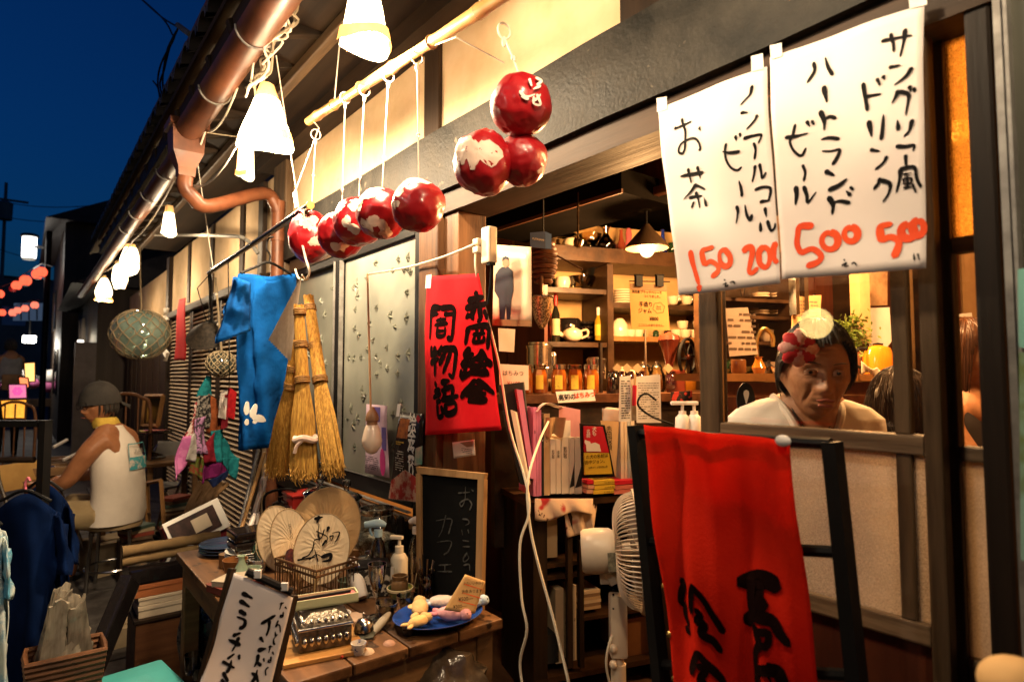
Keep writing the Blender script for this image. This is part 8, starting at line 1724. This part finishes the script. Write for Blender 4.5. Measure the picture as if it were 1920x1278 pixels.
tk = loft(MB(),[(mp(0,.0,-.01),X_,Y_,.196,.165),(mp(0,.01,.05),X_,Y_,.194,.158),(mp(0,.02,.15),X_,Y_,.182,.146),(mp(0,.02,.23),X_,Y_,.176,.140),(mp(0,.012,.32),X_,Y_,.184,.142),(mp(0,.0,.40),X_,Y_,.180,.138),(mp(0,-.015,.47),X_,Y_,.160,.122),(mp(0,-.03,.53),X_,Y_,.138,.104),(mp(0,-.048,.585),X_,Y_,.098,.082),(mp(0,-.06,.615),X_,Y_,.080,.072)],44,False,mfold)
tk.build('tank_top',m_tank,MN,smooth=2)
# print on the back
m_bp = mat('teal_back_print',(.06,.30,.33),(.58,.50,.42),rough=.9,scale=22,ramp=(.4,.5))
def backp(u,v,off=.006):
    t = R(90)+(u-.5)*R(58)*-1; z = .33+.17*v; rx, ry = .184-.02*max(0,(z-.4)/.1), .142-.014*max(0,(z-.4)/.1)
    return mp(math.cos(t)*(rx+off),(.012-.06*max(0,z-.33))+math.sin(t)*(ry+off),z)
MB().grid(lambda u,v: backp(u,v*.45),12,6,.001).build('teal_print',m_bp,MN)
for u0, u1, v0, v1 in ((0,.03,.45,1),(.97,1,.45,1),(0,1,.96,1.0),(0,1,.45,.48)): MB().grid(lambda u,v: backp(u0+(u1-u0)*u,v0+(v1-v0)*v),12,4,.001).build('print_line',mat('teal_line',(.08,.30,.32)),MN)
tx = MB()
class BPl:
    def p(s,a,b,off=0): return backp(.5-a,.68+b,.007)
text(tx,BPl(),'BAR',0,.0,.22,wx=1.2); tx.build('lettering',mat('grey_ink2',(.35,.32,.28)),MN,kind='stuff')
sho = MB(); m_khaki = mat('khaki_cotton',(.36,.27,.14),(.28,.2,.1),rough=.9,bump=.3,bscale=20)
loft(sho,[(mp(0,.03,.085),X_,Y_,.155,.115),(mp(0,.02,.03),X_,Y_,.180,.145),(mp(0,.0,-.02),X_,Y_,.185,.15)],30,True)
for s in (1,-1):
    D = (mp(s*.145,-.45,.05)-mp(s*.10,-.0,.05)).normalized(); loft(sho,[(mp(s*.095,.0,.045),X_,V((0,0,1)),.105,.098),(mp(s*.12,-.2,.05),X_,V((0,0,1)),.10,.09),(mp(s*.14,-.40,.05),X_,V((0,0,1)),.092,.088)],24,True,mfold)
fuse(sho,.009,2).build('shorts',m_khaki,MN,smooth=2)
# neck towel, cap, glasses, hair
loft(MB(),[(mp(0,-.075,.60),X_,Y_,.078,.072),(mp(0,-.08,.625),X_,Y_,.083,.076),(mp(0,-.085,.655),X_,Y_,.074,.068),(mp(0,-.088,.668),X_,Y_,.064,.060)],28,False,lambda f,t: .05*math.sin(t*6+f*3)).build('neck_towel',mat('yellow_towel',(.62,.42,.07),(.52,.33,.05),rough=.9,bump=.4,bscale=60),MN,smooth=2)
m_cap = mat('grey_cap',(.055,.048,.042),(.03,.027,.024),rough=.9,bump=.15,bscale=80)
cp_ = MB(); vs = []; fs = []
for i in range(14):
    th = 1.62*i/13
    for k_ in range(36):
        t = 2*math.pi*k_/36; n = V((math.sin(th)*math.cos(t),math.sin(th)*math.sin(t),math.cos(th))); e = 1.17+.015*math.cos(6*t)*math.sin(th); vs.append(HM(n.x*.076*e,n.y*.097*e+.006,n.z*.112*e*1.0+.016))
for i in range(13):
    for k_ in range(36): fs.append((i*36+k_,(i+1)*36+k_,(i+1)*36+(k_+1) % 36,i*36+(k_+1) % 36))
cp_.add(vs,fs).build('cap_crown',m_cap,MN,smooth=2); MB().ball(HM(0,.006,.149),.007,10,6).build('cap_button',m_cap,MN,smooth=2)
MB().grid(lambda u,v: HM((u-.5)*.13*(1-.25*v*v),.10+.075*v*(1-1.2*(u-.5)**2),.022-.035*v-.10*(u-.5)**2),14,6,.004).build('cap_brim',m_cap,MN,smooth=2)
hr_ = MB(); rnd = random.Random(8)
for q in range(140):
    t = rnd.uniform(-.5,math.pi+.5); hr_.tube([HM(math.cos(t)*.079,math.sin(t)*.099+.004,.02),HM(math.cos(t)*.083,math.sin(t)*.102+.004,-.02),HM(math.cos(t)*.074,math.sin(t)*.094,-.055+.02*rnd.random())],[.003,.0028,.001],4,cap=False)
hr_.build('hair_fringe',m_hair,MN,kind='stuff')
for sx in (1,-1):
    MB().ring(HM(sx*.033,-.098,.008),.024,.0022,M=Mhd @ Matrix.Rotation(R(90),3,'X'),seg=22).build('glasses_rim',m_black,MN,smooth=True); MB().tube([HM(sx*.057,-.095,.012),HM(sx*.083,.012,.008)],.002,6).build('glasses_temple',m_black,MN)
    MB().ball(HM(sx*.031,-.076,.008),(.012,.009,.008),12,8,M=Mhd).build('eye',m_eye,MN,smooth=2); MB().tube([HM(sx*(.012+.036*q/5),-.094+.006*q/5,.028) for q in range(6)],.0026,6).build('eyebrow',m_hair,MN)
MB().tube([HM(-.012,-.102,.01),HM(.012,-.102,.01)],.002,6).build('glasses_bridge',m_black,MN)
MB().tube([HM(x,-.0975+9*x*x,-.0605) for x in [-.018+.0045*i for i in range(9)]],.0034,6).build('lip',m_lip,MN,smooth=True)
for s in (1,-1): MB().bevbox(mp(s*.15,-.45,-.435),(.085,.24,.045),.018,M=Mm).build('sandal',m_black,MN,smooth=True)
# round stool
SL_ = thing('round_stool','round tubular steel stool under the man in the white shirt','stool',(mz.x,mz.y,0))
MB().lathe([(.15,-.018),(.16,-.012),(.16,.006),(.15,.014),(.001,.014)],(mz.x,mz.y,.43),36).build('seat',mat('stool_seat',(.34,.24,.13),(.28,.19,.1),rough=.4),SL_,smooth=True)
for q in range(4):
    a = q*math.pi/2+.5; MB().tube(catmull([(mz.x+.08*math.cos(a),mz.y+.08*math.sin(a),.41),(mz.x+.14*math.cos(a),mz.y+.14*math.sin(a),.40),(mz.x+.15*math.cos(a),mz.y+.15*math.sin(a),.36),(mz.x+.175*math.cos(a),mz.y+.175*math.sin(a),.0)],4),.012,8).build('leg',m_steel,SL_,smooth=True)
MB().ring((mz.x,mz.y,.16),.158,.008,seg=32).build('foot_ring',m_steel,SL_,smooth=True)
# ================================================================== down the street
m_wallg = mat('grey_far_wall',(.13,.13,.125),(.09,.09,.085),rough=.9,scale=1); m_house = wood('far_house_boards',(.06,.04,.027),(.022,.015,.010),'z',scale=4); m_roofd = mat('far_roof',(.025,.023,.024),(.012,.011,.012),rough=.6)
def house(name,label,x0,x1,y0,y1,h,rh,m,dirx=True,wins=(),cat='building',over=.35):
    T = thing(name,label,cat,((x0+x1)/2,(y0+y1)/2,0)); MB().bx(x0,x1,y0,y1,0,h).build('wall',m,T)
    ym = (y0+y1)/2; P = [(x0-over,y0-over,h),(x1+over,y0-over,h),(x1+over,y1+over,h),(x0-over,y1+over,h),(x0-over,ym,h+rh),(x1+over,ym,h+rh)]
    if not dirx: xm = (x0+x1)/2; P[4] = (xm,y0-over,h+rh); P[5] = (xm,y1+over,h+rh)
    F = [(0,1,5,4),(2,3,4,5),(0,4,3),(1,2,5),(3,2,1,0)] if dirx else [(1,2,5,4),(3,0,4,5),(0,1,4),(2,3,5),(3,2,1,0)]
    MB().add(P,F).build('roof',m_roofd,T)
    for (fx,a,b,z0,z1,mw) in wins:   # windows on the +x end (fx) or the street side
        if fx:
            W_ = MB().bx(x1+.005,x1+.03,a,b,z0,z1).build('window',mw,T); MB().bx(x1+.031,x1+.05,a-.04,a,z0-.04,z1+.04).build('frame',m_darkz,W_); MB().bx(x1+.031,x1+.05,b,b+.04,z0-.04,z1+.04).build('frame',m_darkz,W_)
        else:
            W_ = MB().bx(a,b,y0-.03,y0-.005,z0,z1).build('window',mw,T); MB().bx(a-.04,a,y0-.05,y0-.031,z0-.04,z1+.04).build('frame',m_darkz,W_)
    return T
mwin = mat('far_dark_pane',(.03,.04,.05),rough=.1);
house('far_house','dark timber house next down the street beyond the shop',-15.5,-11.2,-.35,4.0,2.75,1.2,m_house,wins=((False,-14.4,-13.6,.9,1.9,mwin),(False,-12.7,-11.9,.9,1.9,mwin)))
house('far_house','tall two-storey dark house with a sloping roof behind the street lamp',-22.5,-16.2,-.6,5,4.7,1.6,m_house,wins=((False,-20.5,-19.4,2.6,3.6,mwin),(False,-18.2,-17.2,1.0,2.0,mwin)))
house('far_house','dark gabled house roof showing above the shop gutter',-13.2,-8.6,1.5,6.5,5.2,1.1,m_house,dirx=True)
house('far_building','pale grey flat building closing the end of the street',-46,-42,-12,3,6.6,.2,m_wallg,wins=((True,-3.2,-1.2,4.1,5.1,mat('pale_blue_panel',(.22,.30,.42),(.2,.27,.38))),(True,-6.5,-4,1.2,2.4,mwin)),over=0)
house('far_house','low dark house on the other side at the far left',-40,-30,-9.5,-4.2,3.4,1.4,m_house)
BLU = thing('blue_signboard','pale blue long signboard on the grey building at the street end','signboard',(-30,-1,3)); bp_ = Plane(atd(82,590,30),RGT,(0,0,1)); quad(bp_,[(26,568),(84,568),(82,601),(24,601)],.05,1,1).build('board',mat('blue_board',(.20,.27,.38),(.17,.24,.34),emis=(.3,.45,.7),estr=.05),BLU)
for x in (40,55,70): MB().tube([bp_.px(x,570,.02),bp_.px(x,600,.02)],.03,4).build('seam',m_wallg,BLU)
# street lamp
lc = atd(55,463,14); k = 14/FPX; SLm = thing('street_lamp','white cylindrical street lamp with a dark cap on an arm from a slim post','street lamp',(lc.x,lc.y,0))
MB().lathe([(.1*k,-21*k),(10*k,-21*k),(11*k,-18*k),(11*k,18*k),(.1*k,19*k)],lc,24).build('lit_cylinder',emit('lamp_white',(1,.93,.84),3.2),SLm,smooth=True); MB().lathe([(14*k,19*k),(14*k,23*k),(10*k,25*k),(.1*k,25*k)],lc,24).build('cap',m_black,SLm,smooth=True); MB().lathe([(9*k,-24*k),(11.5*k,-21.5*k)],lc,24).build('base_ring',m_wallg,SLm)
po = atd(91,470,14); MB().tube([(po.x,po.y,0),(po.x,po.y,po.z+.45)],.06,10).build('post',m_black,SLm,smooth=True); MB().tube([lc+(RGT*10)*k,V((po.x,po.y,lc.z))],.03,8).build('arm',m_wallg,SLm,smooth=True)
spot('lamp_light',lc+V((0,0,-.5)),8,(1,.9,.75),.2,SLm)
# red paper lanterns on two lines
m_lan = emit('red_lantern_paper',(1,.10,.045),1.0); m_lan2 = emit('pink_lantern_paper',(1,.20,.12),.7); m_lano = mat('unlit_lantern_glow',(.25,.01,.012),emis=(1,.03,.02),estr=.06)  # unlit lantern shown by a faint red glow put into its paper
def lantern(px,py,d,dia,m,label):
    c = atd(px,py,d); k = d/FPX; r = dia*k/2; T = thing('red_lantern',label,'lantern',c-V((0,0,r)),'red paper lanterns across the street')
    MB().lathe([(r*.55,-r*.95)]+[(r*math.sqrt(max(.05,1-(z/1.05)**2))*(1+.02*(i % 2)),z*r) for i,z in enumerate([-.85,-.7,-.5,-.25,0,.25,.5,.7,.85])]+[(r*.55,r*.95)],c,22).build('paper_body',m,T,smooth=True)
    for s in (-1,1): MB().lathe([(r*.5,s*r*.93),(r*.5,s*r*1.08)],c,16).build('black_ring',m_black,T)
    return c
P1_ = [lantern(x,y,d,s,m,'red paper lantern, upper line, '+w) for x,y,d,s,m,w in ((78,510,13.2,18,m_lan,'rightmost of the touching pair'),(70,514,13.8,18,m_lan,'left of the touching pair'),(48,526,14.5,19,m_lan,'single one in the middle'),(31,535,15.2,16,m_lan,'left of the middle one'),(24,541,15.8,12,m_lano,'the dark unlit one'),(-1,551,16.6,15,m_lan,'cut by the picture edge'))]
P2_ = [lantern(x,y,d,s,m,'pinkish paper lantern, lower line, '+w) for x,y,d,s,m,w in ((65,572,18,13,m_lan2,'rightmost'),(47,578,18.5,12,m_lan2,'second from the right'),(33,582,19,12,m_lan2,'right of the touching pair'),(24,586,19.5,13,m_lan2,'left of the touching pair'),(4,586,20.5,12,m_lan,'by the picture edge'))]
for nm, PP_, e in (('upper',P1_,(100,500,12.5)),('lower',P2_,(90,565,17))):
    tag(MB().tube([atd(*e)]+[p+V((0,0,.18)) for p in PP_]+[PP_[-1]+V((-6,-3,.4))],.012,5).build('lantern_wire',m_black,None),nm+' wire carrying the red lanterns across the street','wire')
# wires at the top left and the tangle on the roof corner
WT = thing('service_wire','black service wires coming down to the roof corner from the top left','wire',at(330,190,-.5)); YG = -.5
for pts in (((255,-10),(300,30),(335,52),(366,70),(420,100)),((262,-5),(305,35),(323,65),(325,75),(302,120),(296,160),(308,205)),((333,55),(318,90),(308,130),(300,160),(312,205)),((330,60),(322,75),(312,100),(305,150),(310,200)),((287,152),(296,165),(300,185),(306,205))):
    MB().tube(catmull([at(x,y,YG-.04) for x,y in pts],5),.006,6).build('strand',m_black,WT,smooth=True)
MB().tube([at(334,48,YG-.04),at(358,66,YG-.04)],.018,8).build('insulator',mat('insulator_grey',(.14,.13,.12)),WT,smooth=True)
UP_ = thing('utility_pole','distant utility pole with a transformer at the left edge','utility pole',atd(8,600,32)); pp_ = atd(9,400,32); MB().tube([(pp_.x,pp_.y,0),(pp_.x,pp_.y,11.5)],[.10,.07],8).build('post',m_wallg,UP_,smooth=True); MB().lathe([(.32,-.5),(.34,.4),(.1,.5)],pp_+V((.3,0,.1)),16).build('transformer',m_wallg,UP_,smooth=True)
for dz in (10.6,): MB().box((pp_.x,pp_.y,dz),(.1,1.9,.1)).build('cross_arm',m_wallg,UP_)
for y0, y1, y2 in ((368,376,385),(396,402,412),(455,470,498)): tag(MB().tube(sag(atd(-30,y0,30),atd(175,y2,22),.25),.016,4).build('overhead_wire',m_black,None),{368: 'highest',396: 'middle',455: 'lowest'}[y0]+' overhead wire crossing the sky at the far left','wire','overhead wires')
# festival lights near the ground, far down the street
def glow(name,label,c4,d,m,th=.25,cat='lantern'):
    pl = Plane(atd(c4[0][0],c4[0][1],d),RGT,(0,0,1)); T = thing(name,label,cat,pl.px(*c4[3])); pq(MB(),pl,c4,0,-th).build('paper_body',m,T); P = [pl.px(*c) for c in c4]
    for a, b in ((P[0],P[3]),(P[1],P[2]),(P[0],P[1]),(P[3],P[2])): MB().tube([a-FWD*.01,b-FWD*.01],.006*d/6,4).build('frame',m_darkz,T)
    return T
glow('floor_lantern','yellow glowing paper lantern, tallest of the floor lanterns far left',[(46,680),(67,679),(67,715),(48,716)],9,emit('yellow_lantern',(1,.5,.14),1.1)); glow('floor_lantern','orange round paper lantern between the yellow and the pink ones',[(36,706),(54,708),(56,726),(38,728)],8,emit('orange_lantern',(1,.22,.08),.9))
glow('floor_lantern','square paper lantern with a pink flower print',[(17,720),(51,720),(52,746),(18,747)],7.2,mat('flower_lantern',(.4,.1,.3),emis=(1,.25,.45),estr=.4)); glow('floor_lantern','low wide amber lamp behind a cane chair at the left edge',[(2,750),(52,748),(50,784),(6,784)],6.6,emit('amber_lantern',(1,.38,.04),.7))
fl2 = Plane(atd(35,733,7.15),RGT,(0,0,1)); pt_ = MB()
for q in range(6): a = q*1.05; s_, t_ = fl2.st(35,733); pt_.poly([fl2.p(s_+.035*math.cos(a)+.028*math.cos(t),t_+.03*math.sin(a)+.024*math.sin(t),.02) for t in [i*.79 for i in range(8)]],fl2.n,.003)
one(pt_,'paper_flower',emit('pink_print',(1,.1,.35),.6),'pink paper flower on the square floor lantern','flower',smooth=False)
SLp = thing('stall_lamp','bright white work lamp over the far stall','lamp',atd(55,636,16)); p = atd(55,636,16); MB().bevbox(p,(.2,.28,.18),.03).build('lit_face',emit('stall_white',(1,.95,.85),9),SLp); MB().tube([p+V((0,0,.1)),p+V((0,0,.5))],.02,6).build('pole',m_black,SLp); spot('lamp_light',p+V((.4,0,-.2)),40,(1,.9,.75),.2,SLp)
STL = thing('market_stall','far stall with pink and white goods under the work lamp','stall',atd(60,720,16.5)); q = atd(60,668,16.5); MB().bx(q.x-.5,q.x+.5,q.y-.8,q.y+.8,.6,.8).build('table',m_darkz,STL)
rnd = random.Random(2)
for i in range(14): MB().ball(V((q.x+rnd.uniform(-.3,.3),q.y+rnd.uniform(-.7,.7),.95+rnd.uniform(0,.6))),rnd.uniform(.1,.2),10,7).build('goods',[mat('goods_white',(.7,.66,.6)),mat('goods_pink',(.6,.15,.35)),mat('goods_dark',(.08,.07,.07))][i % 3],STL,smooth=True)
WL = thing('wall_lamp','bracket lamp lighting pale shutters beyond the dark house','lamp',atd(151,640,10.6)); p = atd(151,640,10.4); MB().bevbox(p,(.06,.09,.05),.02).build('lit_face',emit('stall_white2',(1,.92,.8),2.5),WL); spot('lamp_light',p+V((.15,-.12,.05)),2.5,(1,.85,.6),.06,WL)
cu = Plane(atd(150,650,10.7),RGT,(0,0,1),lambda a,b: .03*math.sin(a*40)); tag(quad(cu,[(146,600),(160,596),(162,790),(143,790)],.02,16,6).build('pale_curtain',mat('grey_curtain',(.2,.17,.15)),None,smooth=2),'pale pleated curtain under the bracket lamp down the street','curtain')
tag(MB().bx(-11.18,-11.0,-.62,-.36,0,1.9).build('white_pillar',mat('grey_pillar',(.10,.09,.085)),None),'grey pillar at the corner of the next house','pillar')
# passers-by
guest(20,648,11,math.atan2(-1,0)+R(20),'passer-by in a pale shirt far down the street seen from behind',m_hair,False,(.28,.27,.27))
for T in [o for o in bpy.data.objects if o.get('label','').startswith('passer-by')]:
    q = V(T['_o']); f_ = V((q.x,q.y,0)); v, f = skin_body([f_+V((0,0,.95)),f_+V((0,.1,.85)),f_+V((.05,.11,.45)),f_+V((0,.11,.04)),f_+V((.1,.12,.03)),f_+V((0,-.1,.85)),f_+V((-.05,-.11,.45)),f_+V((-.08,-.11,.04)),f_+V((.04,-.12,.03))],[(0,1),(1,2),(2,3),(3,4),(0,5),(5,6),(6,7),(7,8)],[.15,.10,.07,.05,.04,.10,.07,.05,.04]); MB().add(v,f).build('trousers',m_black,T,smooth=2)
    MB().bevbox(q+V((.18,.05,.15)),(.12,.3,.28),.03).build('shoulder_bag',mat('tan_bag',(.3,.16,.07)),T,smooth=True)
# ------------------------------------------------------------------ work table, chairs and display beside the man
def trestle(cx,cy,lx,ly,z,label,m,name='work_table'):
    T = thing(name,label,'table',(cx,cy,0)); MB().bevbox((cx,cy,z-.015),(lx,ly,.03),.004).build('top',m,T)
    for sx in (-1,1):
        for sy in (-1,1): MB().bevbox((cx+sx*(lx/2-.04),cy+sy*(ly/2-.04),(z-.03)/2),(.04,.04,z-.03),.003).build('leg',m,T)
    return T
wt = atd(110,888,4.6); trestle(wt.x-.1,wt.y-.1,.9,.8,.68,'low wooden work table in front of the seated man',m_tabley)
for i, (x,y,d) in enumerate(((95,862,4.7),(100,880,4.45),(130,858,4.9))):
    p = atd(x,y,d); p.z = .69; T = thing('goods_tray',['rear left','front','rear right'][i]+' wooden tray of small goods on the work table','tray',p,'trays of small goods on the work table'); MB().bevbox(p+V((0,0,.008)),(.22,.28,.012),.003).build('base',m_table,T)
    for s in (-1,1): MB().bevbox(p+V((s*.11,0,.035)),(.012,.29,.06),.003).build('side',m_tabley,T); MB().bevbox(p+V((0,s*.14,.035)),(.22,.012,.06),.003).build('end',m_tabley,T)
    for q in range(5): MB().ball(p+V((rnd.uniform(-.08,.08),rnd.uniform(-.1,.1),.03)),rnd.uniform(.015,.03),8,6).build('goods',[m_red,m_white,m_silver,mat('goods_pink',(.6,.15,.35))][q % 4],T,smooth=True)
for i, (a,b) in enumerate((((100,838),(126,824)),((118,862),(148,848)))): tag(MB().tube([atd(*a,4.5),atd(*b,4.6)],.012,8).build('white_marker',m_white,None,smooth=True),['upper','lower'][i]+' white marker tube resting over the trays','marker','white markers')
def fchair(px,py,d,rz,label,m):
    c = atd(px,py,d); c.z = 0; M = Matrix.Rotation(rz,3,'Z'); T = thing('folding_chair',label,'chair',c,'chairs by the work table')
    for s in (-1,1):
        MB().tube(catmull([c+M @ V((s*.2,-.22,0)),c+M @ V((s*.2,0,.40)),c+M @ V((s*.19,.17,.72)),c+M @ V((s*.15,.2,.80))],4),.012,8).build('back_leg',m_steel,T,smooth=True); MB().tube([c+M @ V((s*.2,.22,0)),c+M @ V((s*.2,-.16,.43))],.012,8).build('front_leg',m_steel,T,smooth=True)
    MB().bevbox(c+M @ V((0,-.02,.44)),(.38,.36,.025),.01,M=M).build('seat',m,T,smooth=True); MB().bevbox(c+M @ V((0,.18,.72)),(.36,.02,.18),.008,M=M @ Matrix.Rotation(R(-12),3,'X')).build('backrest',m,T,smooth=True)
fchair(88,900,4.2,yw+R(170),'folding chair with a tan padded back near the clothes rack',mat('tan_pad',(.42,.25,.08),(.34,.19,.06),rough=.5)); fchair(298,830,5.4,R(40),'grey moulded chair half hidden behind the seated man',mat('grey_shell',(.28,.27,.25),rough=.5))
# bentwood chair backs
for i, (x,y,d,lab) in enumerate(((236,770,5.0,'bent cane chair back behind the seated man'),(28,780,6.0,'cane chair silhouetted against the amber lamp'))):
    c = atd(x,y,d); k = d/FPX; T = thing('cane_chair',lab,'chair',(c.x,c.y,0),'bentwood cane chairs'); MB().tube(catmull([V((c.x,c.y,.45))-RGT*.2,c-RGT*.2+V((0,0,.0)),c-RGT*.12+V((0,0,.11)),c+V((0,0,.14)),c+RGT*.12+V((0,0,.11)),c+RGT*.2,V((c.x,c.y,.45))+RGT*.2],5),.014,8).build('back_hoop',m_wick,T,smooth=True)
    for s in (-.1,0,.1): MB().tube([V((c.x,c.y,.45))+RGT*s,c+RGT*s+V((0,0,.12))],.007,6).build('spindle',m_wick,T)
    MB().lathe([(.2,.42),(.21,.44),(.2,.46)],(c.x,c.y,0),24).build('seat',m_wick,T,smooth=True)
    for q in range(4): a = q*1.57+.7; MB().tube([(c.x+.15*math.cos(a),c.y+.15*math.sin(a),.43),(c.x+.2*math.cos(a),c.y+.2*math.sin(a),0)],.013,8).build('leg',m_wick,T)
st_ = atd(290,850,5.0); trestle(st_.x,st_.y+.1,.5,.4,.72,'small wooden side table against the shutters',m_tabley,'side_stand'); rt_ = atd(282,808,5.1); RTB = thing('pedestal_stand','small round dark pedestal stand with bright papers beside the man','stand',rt_); MB().lathe([(.10,-.20),(.03,-.17),(.022,-.02),(.17,-.012),(.17,0),(.001,0)],rt_,28).build('pedestal',m_lac,RTB,smooth=True); MB().lathe([(.12,0),(.12,.01)],V((rt_.x,rt_.y,.72)),20).build('foot',m_lac,RTB)
for i, (cl_,lab) in enumerate((((.55,.5,.1),'yellow leaflet on the round pedestal stand'),((.6,.08,.35),'magenta leaflet on the round pedestal stand'),((.4,.1,.08),'red patterned leaflet on the round pedestal stand'))): tag(MB().box(rt_+V((-.03+.05*i,-.02+.03*i,.004+.004*i)),(.14,.10,.002),rz=.5*i).build('leaflet',mat('leaflet_%d' % i,cl_),None),lab,'leaflet','bright leaflets')
# ------------------------------------------------------------------ clothes rack with indigo clothes at the left edge
rk = atd(60,800,2.35); RKC = thing('garment_rack','black wooden garment rack at the left edge of the picture','garment rack',(rk.x,rk.y,0)); GP = Plane(rk,RGT,(0,0,1))
for q in ((61,788,73,1500),(-80,788,73,800)): pbx(MB(),GP,*q,.01,-.03).build('frame_member',m_black,RKC)
MB().tube([GP.px(-80,862,-.01),GP.px(60,862,-.01)],.012,8).build('hanging_rod',m_dark,RKC,smooth=True)
m_ind = mat('indigo_cotton',(.002,.010,.050),(.001,.005,.024),spec=.06,rough=.95,sheen=.3,scale=4); m_tie = mat('tie_dye',(.08,.26,.38),(.50,.55,.52),rough=.85,scale=9,detail=5,ramp=(.46,.58))
def garment(label,c_top,w,drop,m,d,seed,slope=0,name='indigo_shirt'):
    T = thing(name,label,'shirt',atd(c_top[0],c_top[1]+drop,d),'indigo clothes on the garment rack'); pl = Plane(atd(*c_top,d),RGT,(0,0,1)); n_ = seed*7.3
    def fn(u,v,s):
        x = c_top[0]+(u-.5)*w*(1+.1*(1-v)); dy = drop*(1-v)+(abs(u-.5)*2)**1.6*38*v+slope*(u-.5)
        return pl.px(x,c_top[1]+dy,s*(.05*math.sin(math.pi*u)+.012)+.025*(1-v)*math.sin(u*11+seed)+.02*noise.noise(V((u*4+n_,v*4,s))))
    MB().grid(lambda u,v: fn(u,v,1),22,22,.002).build('front',m,T,smooth=2); MB().grid(lambda u,v: fn(u,v,-1),22,22,.002).build('back',m,T,smooth=2)
    sgn = 1
    MB().grid(lambda u,v: pl.px(c_top[0]+w*.46+u*w*.30*(.6+.4*(1-v)),c_top[1]+34+24*u+118*(1-v)*(1-.2*u),.045*math.sin(math.pi*u)+.01*math.sin(v*9+seed)),10,10,.002).build('sleeve',m,T,smooth=2)
    MB().tube(catmull([pl.px(c_top[0]-w*.4,c_top[1]+14),pl.px(c_top[0],c_top[1]-6),pl.px(c_top[0]+w*.4,c_top[1]+14)],5),.006,6).build('hanger',m_black,T); MB().tube(catmull([pl.px(c_top[0],c_top[1]-6),pl.px(c_top[0],c_top[1]-22),pl.px(c_top[0]+5,c_top[1]-30),pl.px(c_top[0]+8,c_top[1]-24)],4),.004,6).build('hook',m_silver if seed % 2 else mat('pink_plastic',(.6,.15,.2)),T,smooth=True)
garment('rearmost dark indigo shirt with its sleeve reaching toward the man',(82,905),90,400,m_ind,2.5,1); garment('middle dark indigo shirt on the rack',(48,925),120,420,m_ind,2.3,2); garment('foremost pale blue tie-dyed shirt at the left edge of the rack',(-22,970),62,420,m_tie,2.0,3,name='tie_dye_shirt')
# round globe lamp across the street, mirrored in the door glass
r_ = ray(1530,606); t_ = (0-CAM.y)/r_.y; hit = CAM+r_*t_; dr_ = V((r_.x,-r_.y,r_.z)).normalized(); gc = hit+dr_*2.9
GLB = thing('globe_lamp','round paper globe lamp across the street, seen mirrored in the door glass','lamp',gc); MB().ball(gc,.095,28,18).build('globe',emit('globe_reflected',(1,.66,.22),7.0),GLB,smooth=2); MB().tube([gc+V((0,0,.09)),V((gc.x,gc.y,3.4))],.006,6).build('cord',m_black,GLB); gd = gc+V((.35,-.1,1.0)); GL2 = thing('globe_lamp','added higher globe lamp across the street behind the viewer, unseen front fill','lamp',gd); MB().ball(gd,.10,24,16).build('globe',emit('globe_paper',(1,.74,.34),2.0),GL2,smooth=2); MB().tube([gd+V((0,0,.1)),V((gd.x,gd.y,3.4))],.006,6).build('cord',m_black,GL2); spot('globe_fill_light',gd+V((0,.18,-.05)),17,(1,.87,.72),.08,GL2)  # higher globe is an added fill, its reflection kept behind the sheets
MB().tube([(gc.x-1.5,gc.y-.1,3.4),(gc.x+2.5,gc.y-.1,3.4)],.02,6).build('support_wire',m_black,GLB)
# the opposite house front
house('opposite_house','dark timber house front across the street behind the viewer',-9,6,-7.5,-4.2,4.2,1.2,m_house)
